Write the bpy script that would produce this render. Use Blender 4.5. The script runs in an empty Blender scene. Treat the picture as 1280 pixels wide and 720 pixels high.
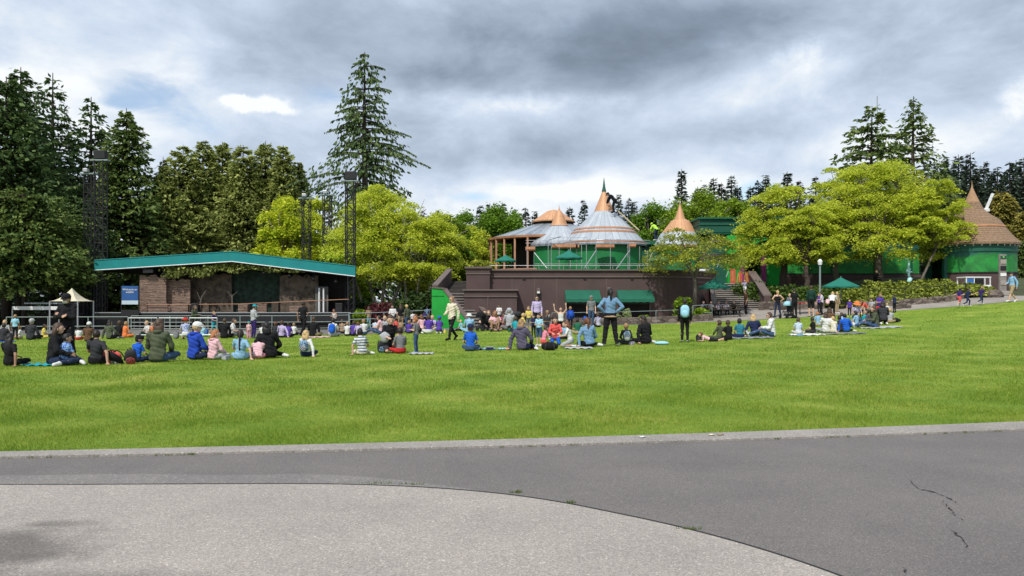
import bpy, bmesh, math, random
import numpy as np
from mathutils import Vector, Matrix, Euler
random.seed(7); RNG = np.random.default_rng(7)
SC = bpy.context.scene; COL = SC.collection
F = 930.0; CX = 640.0; HY = 375.0; EYE = 1.6
R = math.radians
def ss(x, a, b):
    t = min(1.0, max(0.0, (x-a)/(b-a))); return t*t*(3-2*t)
def H(X, Y):
    dip = -0.5*ss(Y, 15, 42)*(1-ss(X, -12, 2))
    t = min(1.0, max(0.0, (X-2)/29.0))
    rise = 1.55*(t**1.8)*ss(Y, 12, 46)
    rise += 0.55*ss(Y, 46, 51.5)*ss(X, 8, 15)
    rise += 1.4*ss(Y, 50.5, 60)*ss(X, 17, 21)
    return dip+rise
def P(px, py, Y):
    return Vector(((px-CX)/F*Y, Y, EYE+(HY-py)/F*Y))
def XF(px, Y): return (px-CX)/F*Y
def ZF(py, Y): return EYE+(HY-py)/F*Y
def G(px, py, dz=0.0):
    "point of the terrain seen at a pixel of the photograph"
    k = (px-CX)/F; s = (py-HY)/F; Y = 3.0
    while Y < 60:
        if EYE - s*Y <= H(k*Y, Y): break
        Y += 0.05
    return Vector((k*Y, Y, H(k*Y, Y)+dz))
def tag(o, label=None, cat=None, group=None, kind=None):
    if label: o['label'] = label
    if cat: o['category'] = cat
    if group: o['group'] = group
    if kind: o['kind'] = kind
    return o
def empty(name, loc=(0, 0, 0), rz=0.0, label=None, cat=None, group=None):
    o = bpy.data.objects.new(name, None); COL.objects.link(o)
    o.location = loc; o.rotation_euler = (0, 0, rz); o.empty_display_size = 0.2
    return tag(o, label, cat, group)
class MB:
    def __init__(s): s.v = []; s.f = []
    def add(s, vs, fs):
        n = len(s.v); s.v += [tuple(v) for v in vs]; s.f += [tuple(i+n for i in f) for f in fs]; return s
    def box(s, c, size, rz=0.0):
        cx, cy, cz = c; x, y, z = size[0]/2, size[1]/2, size[2]/2; ca, sa = math.cos(rz), math.sin(rz)
        vs = []
        for a, b, d in ((-1,-1,-1),(1,-1,-1),(1,1,-1),(-1,1,-1),(-1,-1,1),(1,-1,1),(1,1,1),(-1,1,1)):
            X, Y = a*x, b*y; vs.append((cx+X*ca-Y*sa, cy+X*sa+Y*ca, cz+d*z))
        return s.add(vs, [(0,3,2,1),(4,5,6,7),(0,1,5,4),(1,2,6,5),(2,3,7,6),(3,0,4,7)])
    def beam(s, a, b, w, h=None, up=(0,0,1)):
        a, b = Vector(a), Vector(b); h = h or w; d = (b-a).normalized(); u = Vector(up)
        if abs(d.dot(u)) > 0.95: u = Vector((0, 1, 0))
        r = d.cross(u).normalized(); u = r.cross(d).normalized(); vs = []
        for p in (a, b):
            for i, j in ((-1,-1),(1,-1),(1,1),(-1,1)): vs.append(p+r*i*w/2+u*j*h/2)
        return s.add(vs, [(0,1,2,3),(7,6,5,4),(0,4,5,1),(1,5,6,2),(2,6,7,3),(3,7,4,0)])
    def tube(s, pts, rad, n=8, cap=True):
        pts = [Vector(p) for p in pts]
        if not isinstance(rad, (list, tuple)): rad = [rad]*len(pts)
        vs = []; fs = []; pr = None
        for i, p in enumerate(pts):
            d = (pts[min(i+1, len(pts)-1)]-pts[max(i-1, 0)]).normalized()
            if pr is None:
                u = Vector((0,0,1)) if abs(d.z) < .9 else Vector((1,0,0)); pr = d.cross(u).normalized()
            pr = (pr-d*pr.dot(d)).normalized(); q = d.cross(pr)
            for k in range(n):
                a = 2*math.pi*k/n; vs.append(p+(pr*math.cos(a)+q*math.sin(a))*rad[i])
        for i in range(len(pts)-1):
            for k in range(n):
                a = i*n+k; b = i*n+(k+1) % n; fs.append((a, b, b+n, a+n))
        if cap: fs.append(tuple(reversed(range(n)))); fs.append(tuple(range((len(pts)-1)*n, len(pts)*n)))
        return s.add(vs, fs)
    def lathe(s, prof, c=(0,0,0), n=24, a0=0.0, a1=2*math.pi, sx=1, sy=1):
        full = abs(a1-a0-2*math.pi) < 1e-6; m = n if full else n+1; vs = []; fs = []
        for r, z in prof:
            for k in range(m):
                a = a0+(a1-a0)*k/n; vs.append((c[0]+r*math.cos(a)*sx, c[1]+r*math.sin(a)*sy, c[2]+z))
        for i in range(len(prof)-1):
            for k in range(n if full else m-1):
                k2 = (k+1) % m; fs.append((i*m+k, i*m+k2, (i+1)*m+k2, (i+1)*m+k))
        return s.add(vs, fs)
    def ball(s, c, r, nu=12, nv=8, M=None):
        if not isinstance(r, (tuple, list)): r = (r, r, r)
        vs = [Vector((0, 0, -r[2]))]; fs = []
        for j in range(1, nv):
            t = math.pi*j/nv
            for i in range(nu):
                a = 2*math.pi*i/nu; vs.append(Vector((r[0]*math.sin(t)*math.cos(a), r[1]*math.sin(t)*math.sin(a), -r[2]*math.cos(t))))
        vs.append(Vector((0, 0, r[2])))
        for i in range(nu): fs.append((0, 1+(i+1) % nu, 1+i)); fs.append((len(vs)-1, len(vs)-1-nu+i, len(vs)-1-nu+(i+1) % nu))
        for j in range(nv-2):
            for i in range(nu):
                a = 1+j*nu+i; b = 1+j*nu+(i+1) % nu; fs.append((a, b, b+nu, a+nu))
        if M is not None: vs = [M @ v for v in vs]
        c = Vector(c); return s.add([v+c for v in vs], fs)
    def prism(s, poly, z0, z1):
        n = len(poly)
        z0s = z0 if isinstance(z0, (list, tuple)) else [z0]*n; z1s = z1 if isinstance(z1, (list, tuple)) else [z1]*n
        vs = [(x, y, z) for (x, y), z in zip(poly, z0s)]+[(x, y, z) for (x, y), z in zip(poly, z1s)]
        fs = [tuple(reversed(range(n))), tuple(range(n, 2*n))]
        for i in range(n): j = (i+1) % n; fs.append((i, j, j+n, i+n))
        return s.add(vs, fs)
    def strip(s, pts, w, z0, z1):
        "a wall of thickness w along a plan polyline; z0 and z1 may be lists"
        n = len(pts); A = []; B = []
        for i in range(n):
            p = Vector(pts[i][:2]); d = (Vector(pts[min(i+1, n-1)][:2])-Vector(pts[max(i-1, 0)][:2])).normalized()
            q = Vector((-d.y, d.x))*w/2; A.append(p+q); B.append(p-q)
        z0 = z0 if isinstance(z0, list) else [z0]*n; z1 = z1 if isinstance(z1, list) else [z1]*n
        vs = []
        for i in range(n): vs += [(A[i].x, A[i].y, z0[i]), (B[i].x, B[i].y, z0[i]), (B[i].x, B[i].y, z1[i]), (A[i].x, A[i].y, z1[i])]
        fs = [(0,1,2,3), (4*n-1, 4*n-2, 4*n-3, 4*n-4)]
        for i in range(n-1):
            for k in range(4): a = 4*i+k; b = 4*i+(k+1) % 4; fs.append((a, a+4, b+4, b))
        return s.add(vs, fs)
    def mesh(s, name, smooth=False):
        me = bpy.data.meshes.new(name); me.from_pydata(s.v, [], s.f); me.update()
        bm = bmesh.new(); bm.from_mesh(me); bmesh.ops.recalc_face_normals(bm, faces=bm.faces); bm.to_mesh(me); bm.free()
        if smooth: me.polygons.foreach_set('use_smooth', [True]*len(me.polygons))
        return me
    def build(s, name, mat, parent=None, smooth=False, loc=None, bevel=0.0):
        me = s.mesh(name, smooth); me.materials.append(mat)
        o = bpy.data.objects.new(name, me); COL.objects.link(o)
        if parent: o.parent = parent
        if loc is not None: o.location = loc
        if bevel: m = o.modifiers.new('bevel', 'BEVEL'); m.width = bevel; m.segments = 2; m.limit_method = 'ANGLE'
        return o
def npmesh(name, V, Fq, mat, parent=None, rnd=None, smooth=False):
    "numpy arrays to a mesh object: V (n,3), Fq (m,k)"
    V = np.asarray(V, np.float32); Fq = np.asarray(Fq, np.int32); k = Fq.shape[1]
    me = bpy.data.meshes.new(name); me.vertices.add(len(V)); me.vertices.foreach_set('co', V.ravel())
    me.loops.add(Fq.size); me.loops.foreach_set('vertex_index', Fq.ravel())
    me.polygons.add(len(Fq)); me.polygons.foreach_set('loop_start', np.arange(0, Fq.size, k, dtype=np.int32))
    me.polygons.foreach_set('loop_total', np.full(len(Fq), k, np.int32))
    if smooth: me.polygons.foreach_set('use_smooth', np.ones(len(Fq), bool))
    me.update(calc_edges=True)
    if rnd is not None:
        at = me.attributes.new('tint', 'FLOAT', 'FACE'); at.data.foreach_set('value', np.asarray(rnd, np.float32))
    me.materials.append(mat); o = bpy.data.objects.new(name, me); COL.objects.link(o)
    if parent: o.parent = parent
    return o
def kids_of(o): return [c for c in o.children]
def copy_tree(o, parent=None):
    c = o.copy(); COL.objects.link(c); c.parent = parent
    for ch in list(o.children): copy_tree(ch, c)
    return c
# ---------------------------------------------------------------- materials
def nt(name):
    m = bpy.data.materials.new(name); m.use_nodes = True; t = m.node_tree; t.nodes.clear()
    out = t.nodes.new('ShaderNodeOutputMaterial'); return m, t, out
def nd(t, typ, **kw):
    n = t.nodes.new(typ)
    for k, v in kw.items():
        if k in n.inputs: n.inputs[k].default_value = v
        else: setattr(n, k, v)
    return n
def ramp(t, stops):
    r = t.nodes.new('ShaderNodeValToRGB'); e = r.color_ramp.elements
    while len(e) < len(stops): e.new(0.5)
    for el, (p, c) in zip(e, stops): el.position = p; el.color = (*c, 1) if len(c) == 3 else c
    return r
def c3(c, k=1.0): return (min(1, c[0]*k), min(1, c[1]*k), min(1, c[2]*k))
_MC = {}
def mat(name, col, rough=0.7, var=0.25, scale=4.0, bump=0.0, bscale=40.0, metal=0.0, spec=0.4, col2=None, detail=6.0):
    key = (name, tuple(col), rough, var, scale, bump)
    if key in _MC: return _MC[key]
    m, t, out = nt(name); L = t.links
    b = nd(t, 'ShaderNodeBsdfPrincipled', Roughness=rough, Metallic=metal); b.inputs['Specular IOR Level'].default_value = spec
    tc = nd(t, 'ShaderNodeTexCoord'); n = nd(t, 'ShaderNodeTexNoise', Scale=scale, Detail=detail, Roughness=0.65)
    L.new(tc.outputs['Object'], n.inputs['Vector'])
    r = ramp(t, [(0.25, c3(col, 1-var)), (0.75, c3(col2 or col, 1+var))]); L.new(n.outputs['Fac'], r.inputs['Fac'])
    L.new(r.outputs['Color'], b.inputs['Base Color'])
    if bump:
        n2 = nd(t, 'ShaderNodeTexNoise', Scale=bscale, Detail=4.0); L.new(tc.outputs['Object'], n2.inputs['Vector'])
        bp = nd(t, 'ShaderNodeBump', Strength=bump, Distance=0.02); L.new(n2.outputs['Fac'], bp.inputs['Height']); L.new(bp.outputs['Normal'], b.inputs['Normal'])
    L.new(b.outputs['BSDF'], out.inputs['Surface']); _MC[key] = m; return m
def leafmat(name, a, b, trans=0.35, scale=0.5):
    "leaf: two pigment tones mixed by leaf and by clump"
    m, t, out = nt(name); L = t.links
    at = nd(t, 'ShaderNodeAttribute', attribute_name='tint'); tc = nd(t, 'ShaderNodeTexCoord')
    n = nd(t, 'ShaderNodeTexNoise', Scale=scale, Detail=3.0); L.new(tc.outputs['Object'], n.inputs['Vector'])
    mm = nd(t, 'ShaderNodeMath', operation='ADD'); L.new(at.outputs['Fac'], mm.inputs[0]); L.new(n.outputs['Fac'], mm.inputs[1])
    m2 = nd(t, 'ShaderNodeMath', operation='MULTIPLY'); L.new(mm.outputs[0], m2.inputs[0]); m2.inputs[1].default_value = 0.5
    r = ramp(t, [(0.28, a), (0.72, b)]); L.new(m2.outputs[0], r.inputs['Fac'])
    d = nd(t, 'ShaderNodeBsdfPrincipled', Roughness=0.6); d.inputs['Specular IOR Level'].default_value = 0.25; L.new(r.outputs['Color'], d.inputs['Base Color'])
    tr = nd(t, 'ShaderNodeBsdfTranslucent'); L.new(r.outputs['Color'], tr.inputs['Color'])
    mx = nd(t, 'ShaderNodeMixShader'); mx.inputs[0].default_value = trans
    L.new(d.outputs[0], mx.inputs[1]); L.new(tr.outputs[0], mx.inputs[2]); L.new(mx.outputs[0], out.inputs['Surface'])
    return m
EXPO = 0.12
# ---------------------------------------------------------------- camera, sun, sky
cam_d = bpy.data.cameras.new('camera'); cam = bpy.data.objects.new('camera', cam_d); COL.objects.link(cam); SC.camera = cam
cam.location = (0, 0, EYE); cam.rotation_euler = (R(90), 0, 0)
cam_d.sensor_width = 36; cam_d.lens = 36*F/1280; cam_d.shift_y = 15.0/1280; cam_d.clip_end = 3000; cam_d.clip_start = 0.05
SUN_EL, SUN_AZ = 52.0, 205.0     # azimuth clockwise from +Y: behind the camera, a little to the left
sl = bpy.data.lights.new('sun', 'SUN'); sun = bpy.data.objects.new('sun', sl); COL.objects.link(sun)
sl.energy = 3.6; sl.angle = R(1.2); sl.color = (1.0, 0.95, 0.88)
sd = Vector((math.sin(R(SUN_AZ))*math.cos(R(SUN_EL)), math.cos(R(SUN_AZ))*math.cos(R(SUN_EL)), math.sin(R(SUN_EL))))
sun.rotation_euler = sd.to_track_quat('Z', 'Y').to_euler(); sun.location = sd*50
w = bpy.data.worlds.new('World'); SC.world = w; w.use_nodes = True; T = w.node_tree; T.nodes.clear(); L = T.links
wo = nd(T, 'ShaderNodeOutputWorld'); sky = nd(T, 'ShaderNodeTexSky'); sky.sky_type = 'NISHITA'; sky.sun_disc = False
sky.sun_elevation = R(SUN_EL); sky.sun_rotation = R(SUN_AZ)
bg = nd(T, 'ShaderNodeBackground', Strength=0.15); L.new(sky.outputs[0], bg.inputs['Color'])
tc = nd(T, 'ShaderNodeTexCoord'); nrm = nd(T, 'ShaderNodeVectorMath', operation='NORMALIZE'); L.new(tc.outputs['Generated'], nrm.inputs[0])
sep = nd(T, 'ShaderNodeSeparateXYZ'); L.new(nrm.outputs[0], sep.inputs[0])
def M2(op, a, b=None, c=None):
    n = nd(T, 'ShaderNodeMath', operation=op)
    for i, x in enumerate((a, b, c)):
        if x is None: continue
        if isinstance(x, (int, float)): n.inputs[i].default_value = x
        else: L.new(x, n.inputs[i])
    return n.outputs[0]
zc = M2('ADD', M2('MAXIMUM', sep.outputs['Z'], 0.0), 0.34)
comb = nd(T, 'ShaderNodeCombineXYZ'); L.new(M2('DIVIDE', sep.outputs['X'], zc), comb.inputs[0]); L.new(M2('DIVIDE', sep.outputs['Y'], zc), comb.inputs[1])
comb.inputs[2].default_value = 3.7
def noise(scale, detail, rough=0.55, vec=None, dist=0.0):
    n = nd(T, 'ShaderNodeTexNoise', Scale=scale, Detail=detail, Roughness=rough, Distortion=dist); L.new(vec or comb.outputs[0], n.inputs['Vector']); return n.outputs['Fac']
def blob(px, py, rx, ry, pw=1.0):
    "soft patch of cloud round a direction of the sky"
    d = Vector(((px-CX)/F, 1, (HY-py)/F)).normalized()
    s = nd(T, 'ShaderNodeVectorMath', operation='SUBTRACT'); L.new(nrm.outputs[0], s.inputs[0]); s.inputs[1].default_value = d
    k = nd(T, 'ShaderNodeVectorMath', operation='MULTIPLY'); L.new(s.outputs[0], k.inputs[0]); k.inputs[1].default_value = (F/rx, F/rx*0.5, F/ry)
    ln = nd(T, 'ShaderNodeVectorMath', operation='DOT_PRODUCT'); L.new(k.outputs[0], ln.inputs[0]); L.new(k.outputs[0], ln.inputs[1])
    return M2('MULTIPLY', M2('EXPONENT', M2('MULTIPLY', ln.outputs['Value'], -1.0)), pw)
n1 = noise(1.9, 10, 0.62, dist=0.25); n2 = noise(4.6, 10, 0.62, dist=0.6); n3 = noise(0.8, 5, 0.5, dist=0.3)
# thickness of the cloud (dark where thick)
dk = M2('ADD', M2('MULTIPLY', M2('SUBTRACT', n1, 0.5), 0.8), M2('MULTIPLY', M2('SUBTRACT', n2, 0.5), 0.5))
for b_ in ((700, 55, 300, 62, .62), (900, 20, 190, 38, .35), (620, 100, 130, 24, .3), (850, 168, 190, 22, .36), (730, 195, 90, 12, .15), (1190, 130, 90, 40, .22),
           (620, 195, 120, 25, .22), (1250, 40, 120, 60, .15), (360, 190, 110, 26, .2)):
    dk = M2('ADD', dk, blob(*b_))
for b_ in ((650, 130, 150, 15, .28), (1000, 75, 60, 26, .45), (750, 238, 170, 15, .4), (120, 60, 180, 45, .08), (930, 130, 90, 26, .3), (1120, 175, 70, 25, .3),
           (60, 110, 100, 22, .15), (1270, 130, 30, 30, .3)):
    dk = M2('SUBTRACT', dk, blob(*b_))
vz_ = nd(T, 'ShaderNodeVectorMath', operation='MULTIPLY'); L.new(nrm.outputs[0], vz_.inputs[0]); vz_.inputs[1].default_value = (1, 1, 1.9)
n4 = noise(20, 9, 0.66, vec=nrm.outputs[0], dist=0.3); n5 = noise(5.5, 10, 0.6, vec=vz_.outputs[0], dist=0.25)
dk = M2('ADD', dk, M2('MULTIPLY', M2('SUBTRACT', n5, 0.5), 1.6))
for b_ in ((325, 131, 46, 13, 1.0, .62), (292, 124, 24, 9, .9, .5), (355, 138, 30, 9, .8, .4), (995, 66, 46, 26, .8, .35), (1276, 120, 30, 34, .8, .35), (650, 128, 190, 20, .75, .22), (520, 118, 40, 16, .7, .25), (1120, 190, 60, 18, .7, .25), (740, 240, 200, 16, .75, .25), (60, 100, 110, 20, .7, .2)):
    e_ = nd(T, 'ShaderNodeMapRange'); e_.interpolation_type = 'SMOOTHSTEP'; e_.inputs['From Min'].default_value = .45; e_.inputs['From Max'].default_value = 1.0; e_.inputs['To Max'].default_value = b_[5]
    L.new(M2('ADD', blob(*b_[:5]), M2('MULTIPLY', M2('SUBTRACT', n4, 0.5), 1.6)), e_.inputs['Value']); dk = M2('SUBTRACT', dk, e_.outputs[0])
crc = ramp(T, [(0.0, (.95, .98, 1.0)), (0.26, (.62, .72, .86)), (0.5, (.44, .52, .65)), (0.78, (.265, .33, .42)), (1.0, (.18, .23, .295))])
L.new(M2('ADD', M2('MULTIPLY', M2('SUBTRACT', dk, M2('MULTIPLY', M2('EXPONENT', M2('MULTIPLY', sep.outputs['Z'], -7.0)), 0.34)), 0.62), 0.33), crc.inputs['Fac'])
bc = nd(T, 'ShaderNodeBackground', Strength=0.95); L.new(crc.outputs['Color'], bc.inputs['Color'])
cov = M2('ADD', M2('MULTIPLY', M2('SUBTRACT', n3, 0.5), 1.3), M2('MULTIPLY', M2('SUBTRACT', n2, 0.5), 1.5)); cov = M2('ADD', cov, 0.95)
for b_ in ((190, 112, 60, 22, .55), (230, 150, 55, 20, .55), (590, 245, 45, 9, .8), (945, 240, 28, 14, .6), (390, 118, 90, 26, .35), (150, 130, 20, 8, .45), (640, 200, 20, 6, .1)):
    cov = M2('SUBTRACT', cov, blob(*b_))
cv = nd(T, 'ShaderNodeMapRange'); cv.inputs['From Min'].default_value = 0.25; cv.inputs['From Max'].default_value = 0.8; cv.inputs['To Min'].default_value = 0.15; cv.inputs['To Max'].default_value = 1.0; cv.interpolation_type = 'SMOOTHSTEP'; L.new(cov, cv.inputs['Value'])
mx = nd(T, 'ShaderNodeMixShader'); L.new(cv.outputs[0], mx.inputs[0]); L.new(bg.outputs[0], mx.inputs[1]); L.new(bc.outputs[0], mx.inputs[2]); L.new(mx.outputs[0], wo.inputs['Surface'])
SC.view_settings.view_transform = 'Standard'; SC.view_settings.look = 'None'; SC.view_settings.exposure = EXPO; SC.view_settings.gamma = 1
# ---------------------------------------------------------------- ground materials
def pos(t):
    g = nd(t, 'ShaderNodeNewGeometry'); return g.outputs['Position']
def lawn_mat(name, blades):
    m, t, out = nt(name); L = t.links; p = pos(t)
    mp = nd(t, 'ShaderNodeMapping'); mp.inputs['Scale'].default_value = (0.8, 0.8, 1.0); L.new(p, mp.inputs['Vector'])
    a = nd(t, 'ShaderNodeTexNoise', Scale=0.7, Detail=8.0, Roughness=0.68); L.new(mp.outputs[0], a.inputs['Vector'])
    b = nd(t, 'ShaderNodeTexNoise', Scale=11.0, Detail=8.0, Roughness=0.8); L.new(p, b.inputs['Vector'])
    s = nd(t, 'ShaderNodeMath', operation='MULTIPLY_ADD'); L.new(b.outputs['Fac'], s.inputs[0]); s.inputs[1].default_value = 0.7
    if blades:
        at = nd(t, 'ShaderNodeAttribute', attribute_name='tint'); k = nd(t, 'ShaderNodeMath', operation='MULTIPLY_ADD'); L.new(at.outputs['Fac'], k.inputs[0]); k.inputs[1].default_value = 0.35; L.new(a.outputs['Fac'], k.inputs[2])
        k2 = nd(t, 'ShaderNodeMath', operation='SUBTRACT'); L.new(k.outputs[0], k2.inputs[0]); k2.inputs[1].default_value = 0.17; L.new(k2.outputs[0], s.inputs[2])
    else: L.new(a.outputs['Fac'], s.inputs[2])
    r = ramp(t, [(0.42, (.088, .172, .014)), (0.80, (.165, .262, .022)), (0.99, (.26, .335, .04)), (1.0, (.34, .37, .08))]); L.new(s.outputs[0], r.inputs['Fac'])
    d = nd(t, 'ShaderNodeBsdfPrincipled', Roughness=0.75); d.inputs['Specular IOR Level'].default_value = 0.2; L.new(r.outputs['Color'], d.inputs['Base Color'])
    if blades:
        tr = nd(t, 'ShaderNodeBsdfTranslucent'); L.new(r.outputs['Color'], tr.inputs['Color']); q = nd(t, 'ShaderNodeMixShader'); q.inputs[0].default_value = 0.3
        L.new(d.outputs[0], q.inputs[1]); L.new(tr.outputs[0], q.inputs[2]); L.new(q.outputs[0], out.inputs['Surface'])
    else:
        c = nd(t, 'ShaderNodeTexNoise', Scale=22.0, Detail=5.0, Roughness=0.8); L.new(p, c.inputs['Vector'])
        bp = nd(t, 'ShaderNodeBump', Strength=0.7, Distance=0.06); L.new(c.outputs['Fac'], bp.inputs['Height']); L.new(bp.outputs[0], d.inputs['Normal']); L.new(d.outputs[0], out.inputs['Surface'])
    return m
def paving_mat(name, dark, mid, light, sc=70.0, patch=None, blotches=None, dpt=0.004, big=0.25):
    m, t, out = nt(name); L = t.links; p = pos(t)
    v = nd(t, 'ShaderNodeTexNoise', Scale=sc, Detail=3.0, Roughness=0.9); L.new(p, v.inputs['Vector'])
    vo = nd(t, 'ShaderNodeTexVoronoi', Scale=sc*1.2); L.new(p, vo.inputs['Vector'])
    r = ramp(t, [(0.30, dark), (0.50, mid), (0.72, light)]); L.new(v.outputs['Fac'], r.inputs['Fac'])
    sp = nd(t, 'ShaderNodeSeparateColor'); L.new(vo.outputs['Color'], sp.inputs[0]); r2 = ramp(t, [(0.0, (.74,)*3), (0.5, (.97,)*3), (0.95, (1.08, 1.07, 1.05)), (1.0, (1.7, 1.66, 1.6))]); L.new(sp.outputs[0], r2.inputs['Fac'])
    mu = nd(t, 'ShaderNodeMix', data_type='RGBA', blend_type='MULTIPLY'); mu.inputs[0].default_value = 1.0; L.new(r.outputs['Color'], mu.inputs[6]); L.new(r2.outputs['Color'], mu.inputs[7])
    b = nd(t, 'ShaderNodeTexNoise', Scale=0.8, Detail=6.0, Roughness=0.6); L.new(p, b.inputs['Vector'])
    r3 = ramp(t, [(0.3, (1-big, 1-big, 1-big)), (0.7, (1+big, 1+big*0.92, 1+big*0.9))]); L.new(b.outputs['Fac'], r3.inputs['Fac'])
    mu2 = nd(t, 'ShaderNodeMix', data_type='RGBA', blend_type='MULTIPLY'); mu2.inputs[0].default_value = 1.0; L.new(mu.outputs[2], mu2.inputs[6]); L.new(r3.outputs['Color'], mu2.inputs[7])
    colr = mu2.outputs[2]
    for (cx, cy, rx, ry, col, amt) in (blotches or []):
        s = nd(t, 'ShaderNodeVectorMath', operation='SUBTRACT'); L.new(p, s.inputs[0]); s.inputs[1].default_value = (cx, cy, 0)
        k = nd(t, 'ShaderNodeVectorMath', operation='MULTIPLY'); L.new(s.outputs[0], k.inputs[0]); k.inputs[1].default_value = (1/rx, 1/ry, 0)
        ln = nd(t, 'ShaderNodeVectorMath', operation='LENGTH'); L.new(k.outputs[0], ln.inputs[0])
        nn = nd(t, 'ShaderNodeTexNoise', Scale=2.2, Detail=6.0, Roughness=0.7); L.new(p, nn.inputs['Vector'])
        ad = nd(t, 'ShaderNodeMath', operation='MULTIPLY_ADD'); L.new(nn.outputs['Fac'], ad.inputs[0]); ad.inputs[1].default_value = 1.6; L.new(ln.outputs['Value'], ad.inputs[2])
        mr = nd(t, 'ShaderNodeMapRange'); L.new(ad.outputs[0], mr.inputs['Value']); mr.inputs['From Min'].default_value = 1.2; mr.inputs['From Max'].default_value = 1.9; mr.inputs['To Min'].default_value = amt; mr.inputs['To Max'].default_value = 0.0
        q = nd(t, 'ShaderNodeMix', data_type='RGBA', blend_type='MULTIPLY'); L.new(mr.outputs[0], q.inputs[0]); L.new(colr, q.inputs[6]); q.inputs[7].default_value = (*col, 1); colr = q.outputs[2]
    d = nd(t, 'ShaderNodeBsdfPrincipled', Roughness=0.88); d.inputs['Specular IOR Level'].default_value = 0.3; L.new(colr, d.inputs['Base Color'])
    bp = nd(t, 'ShaderNodeBump', Strength=0.6, Distance=dpt); L.new(v.outputs['Fac'], bp.inputs['Height']); L.new(bp.outputs[0], d.inputs['Normal'])
    L.new(d.outputs[0], out.inputs['Surface']); return m
M_lawn = lawn_mat('lawn_turf', False); M_blade = lawn_mat('grass_blade', True)
M_asph = paving_mat('asphalt', (.088, .081, .076), (.154, .140, .134), (.24, .225, .212), 90, blotches=[(4.4, 4.6, 0.5, 0.25, (.75, .75, .76), .6), (5.0, 6.4, .6, .2, (.8, .8, .8), .5), (1.5, 7.2, 1.2, .3, (.85, .85, .85), .5)], big=0.12)
M_asph2 = paving_mat('worn_asphalt', (.15, .14, .132), (.195, .182, .172), (.235, .22, .21), 60, dpt=0.002, big=0.15)
M_conc = paving_mat('exposed_aggregate', (.195, .175, .155), (.33, .30, .268), (.47, .43, .385), 90, blotches=[(-3.35, 4.75, 0.75, 0.5, (.40, .40, .41), .9), (-2.6, 4.2, .9, .25, (.5, .5, .5), .7), (-3.2, 5.3, .3, .1, (.5, .5, .5), .7)], big=0.12)  # darker noise-edged blotches multiplied into the colour near the left corner
M_kerb = paving_mat('kerb_concrete', (.20, .185, .165), (.28, .26, .235), (.36, .335, .305), 60, big=0.2)
M_path = paving_mat('path_paving', (.21, .19, .17), (.29, .265, .235), (.36, .335, .30), 30, big=0.15)
M_plaza = paving_mat('plaza_paving', (.10, .095, .09), (.16, .15, .145), (.21, .20, .19), 30, big=0.15)
M_soil = mat('soil', (.05, .042, .03), 0.95, .4, 1.5, col2=(.055, .075, .025))
# ---------------------------------------------------------------- ground sheets
def sheet(name, xs, yfun, nv, mat_, dz):
    V = []; 
    for x in xs:
        y0, y1 = yfun(x)
        for j in range(nv+1):
            y = y0+(y1-y0)*j/nv; V.append((x, y, H(x, y)+dz))
    n = len(xs); Fq = [(i*(nv+1)+j, (i+1)*(nv+1)+j, (i+1)*(nv+1)+j+1, i*(nv+1)+j+1) for i in range(n-1) for j in range(nv)]
    return tag(npmesh(name, V, Fq, mat_, smooth=True), kind='structure')
def lin(a, b, n): return [a+(b-a)*i/n for i in range(n+1)]
def Kf(x):
    xc = max(-9.0, min(11.0, x)); y = 8.4+.155*xc+.0045*xc*xc
    return y+(.074*(x+9) if x < -9 else .25*(x-11) if x > 11 else 0)
def Kw(x): return max(.22, min(.5, .32+.02*x))
def interp(tab, x):
    if x <= tab[0][0]: return tab[0][1]
    for (a, b), (c, d) in zip(tab, tab[1:]):
        if x <= c: return b+(d-b)*(x-a)/(c-a)
    return tab[-1][1]
BT = [(-60, 44), (-9, 44.5), (-4, 43.4), (3, 44.8), (9, 46), (18, 46), (24, 45.9), (30, 45.3), (34, 44.8), (60, 42)]
def Bf(x): return interp(BT, x)
xs_far = [-900, -500, -300, -200, -140, -100]+lin(-80, 80, 80)+[100, 140, 200, 300, 500, 900]
ys_far = [-60, -20, 0, 8]+lin(10, 76, 44)+[85, 100, 130, 180, 260, 400, 700, 1200]
V = [(x, y, H(x, y)-0.06) for x in xs_far for y in ys_far]; ny = len(ys_far)
Fq = [(i*ny+j, (i+1)*ny+j, (i+1)*ny+j+1, i*ny+j+1) for i in range(len(xs_far)-1) for j in range(ny-1)]
tag(npmesh('ground', V, Fq, M_soil, smooth=True), kind='structure')
sheet('lawn', lin(-60, 60, 120), lambda x: (Kf(x)-0.02, Bf(x)), 60, M_lawn, 0.0)
# kerb: a real raised strip
kb = MB(); kx = lin(-26, 26, 104); kb.strip([(x, Kf(x)-Kw(x)/2) for x in kx], 0.33, -0.05, 0.035)
kv = []
kbm = MB()
for i, x in enumerate(kx):
    y1 = Kf(x); y0 = y1-Kw(x); kv += [(x, y0, -.05), (x, y1, -.05), (x, y1, .035), (x, y0, .03)]
n = len(kx); kf = [(0,1,2,3), (4*n-1, 4*n-2, 4*n-3, 4*n-4)]
for i in range(n-1):
    for k in range(4): a = 4*i+k; b = 4*i+(k+1) % 4; kf.append((a, a+4, b+4, b))
tag(kbm.add(kv, kf).build('kerb', M_kerb, bevel=0.01), kind='structure')
tag(sheet('road', lin(-60, 60, 60), lambda x: (-40, Kf(x)-Kw(x)+0.01), 4, M_asph, 0.0), kind='structure')
CB = [(-30, 6.9), (-9, 6.55), (-4.41, 6.42), (-2.6, 6.46), (-1.67, 6.47), (-.96, 6.39), (-.45, 6.27), (0, 6.10), (.4, 5.87), (.72, 5.62), (1.08, 5.33), (1.40, 5.01), (1.68, 4.66), (1.90, 4.31), (2.08, 3.9), (2.22, 3.3), (2.28, 2.4), (2.2, -10)]
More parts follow.
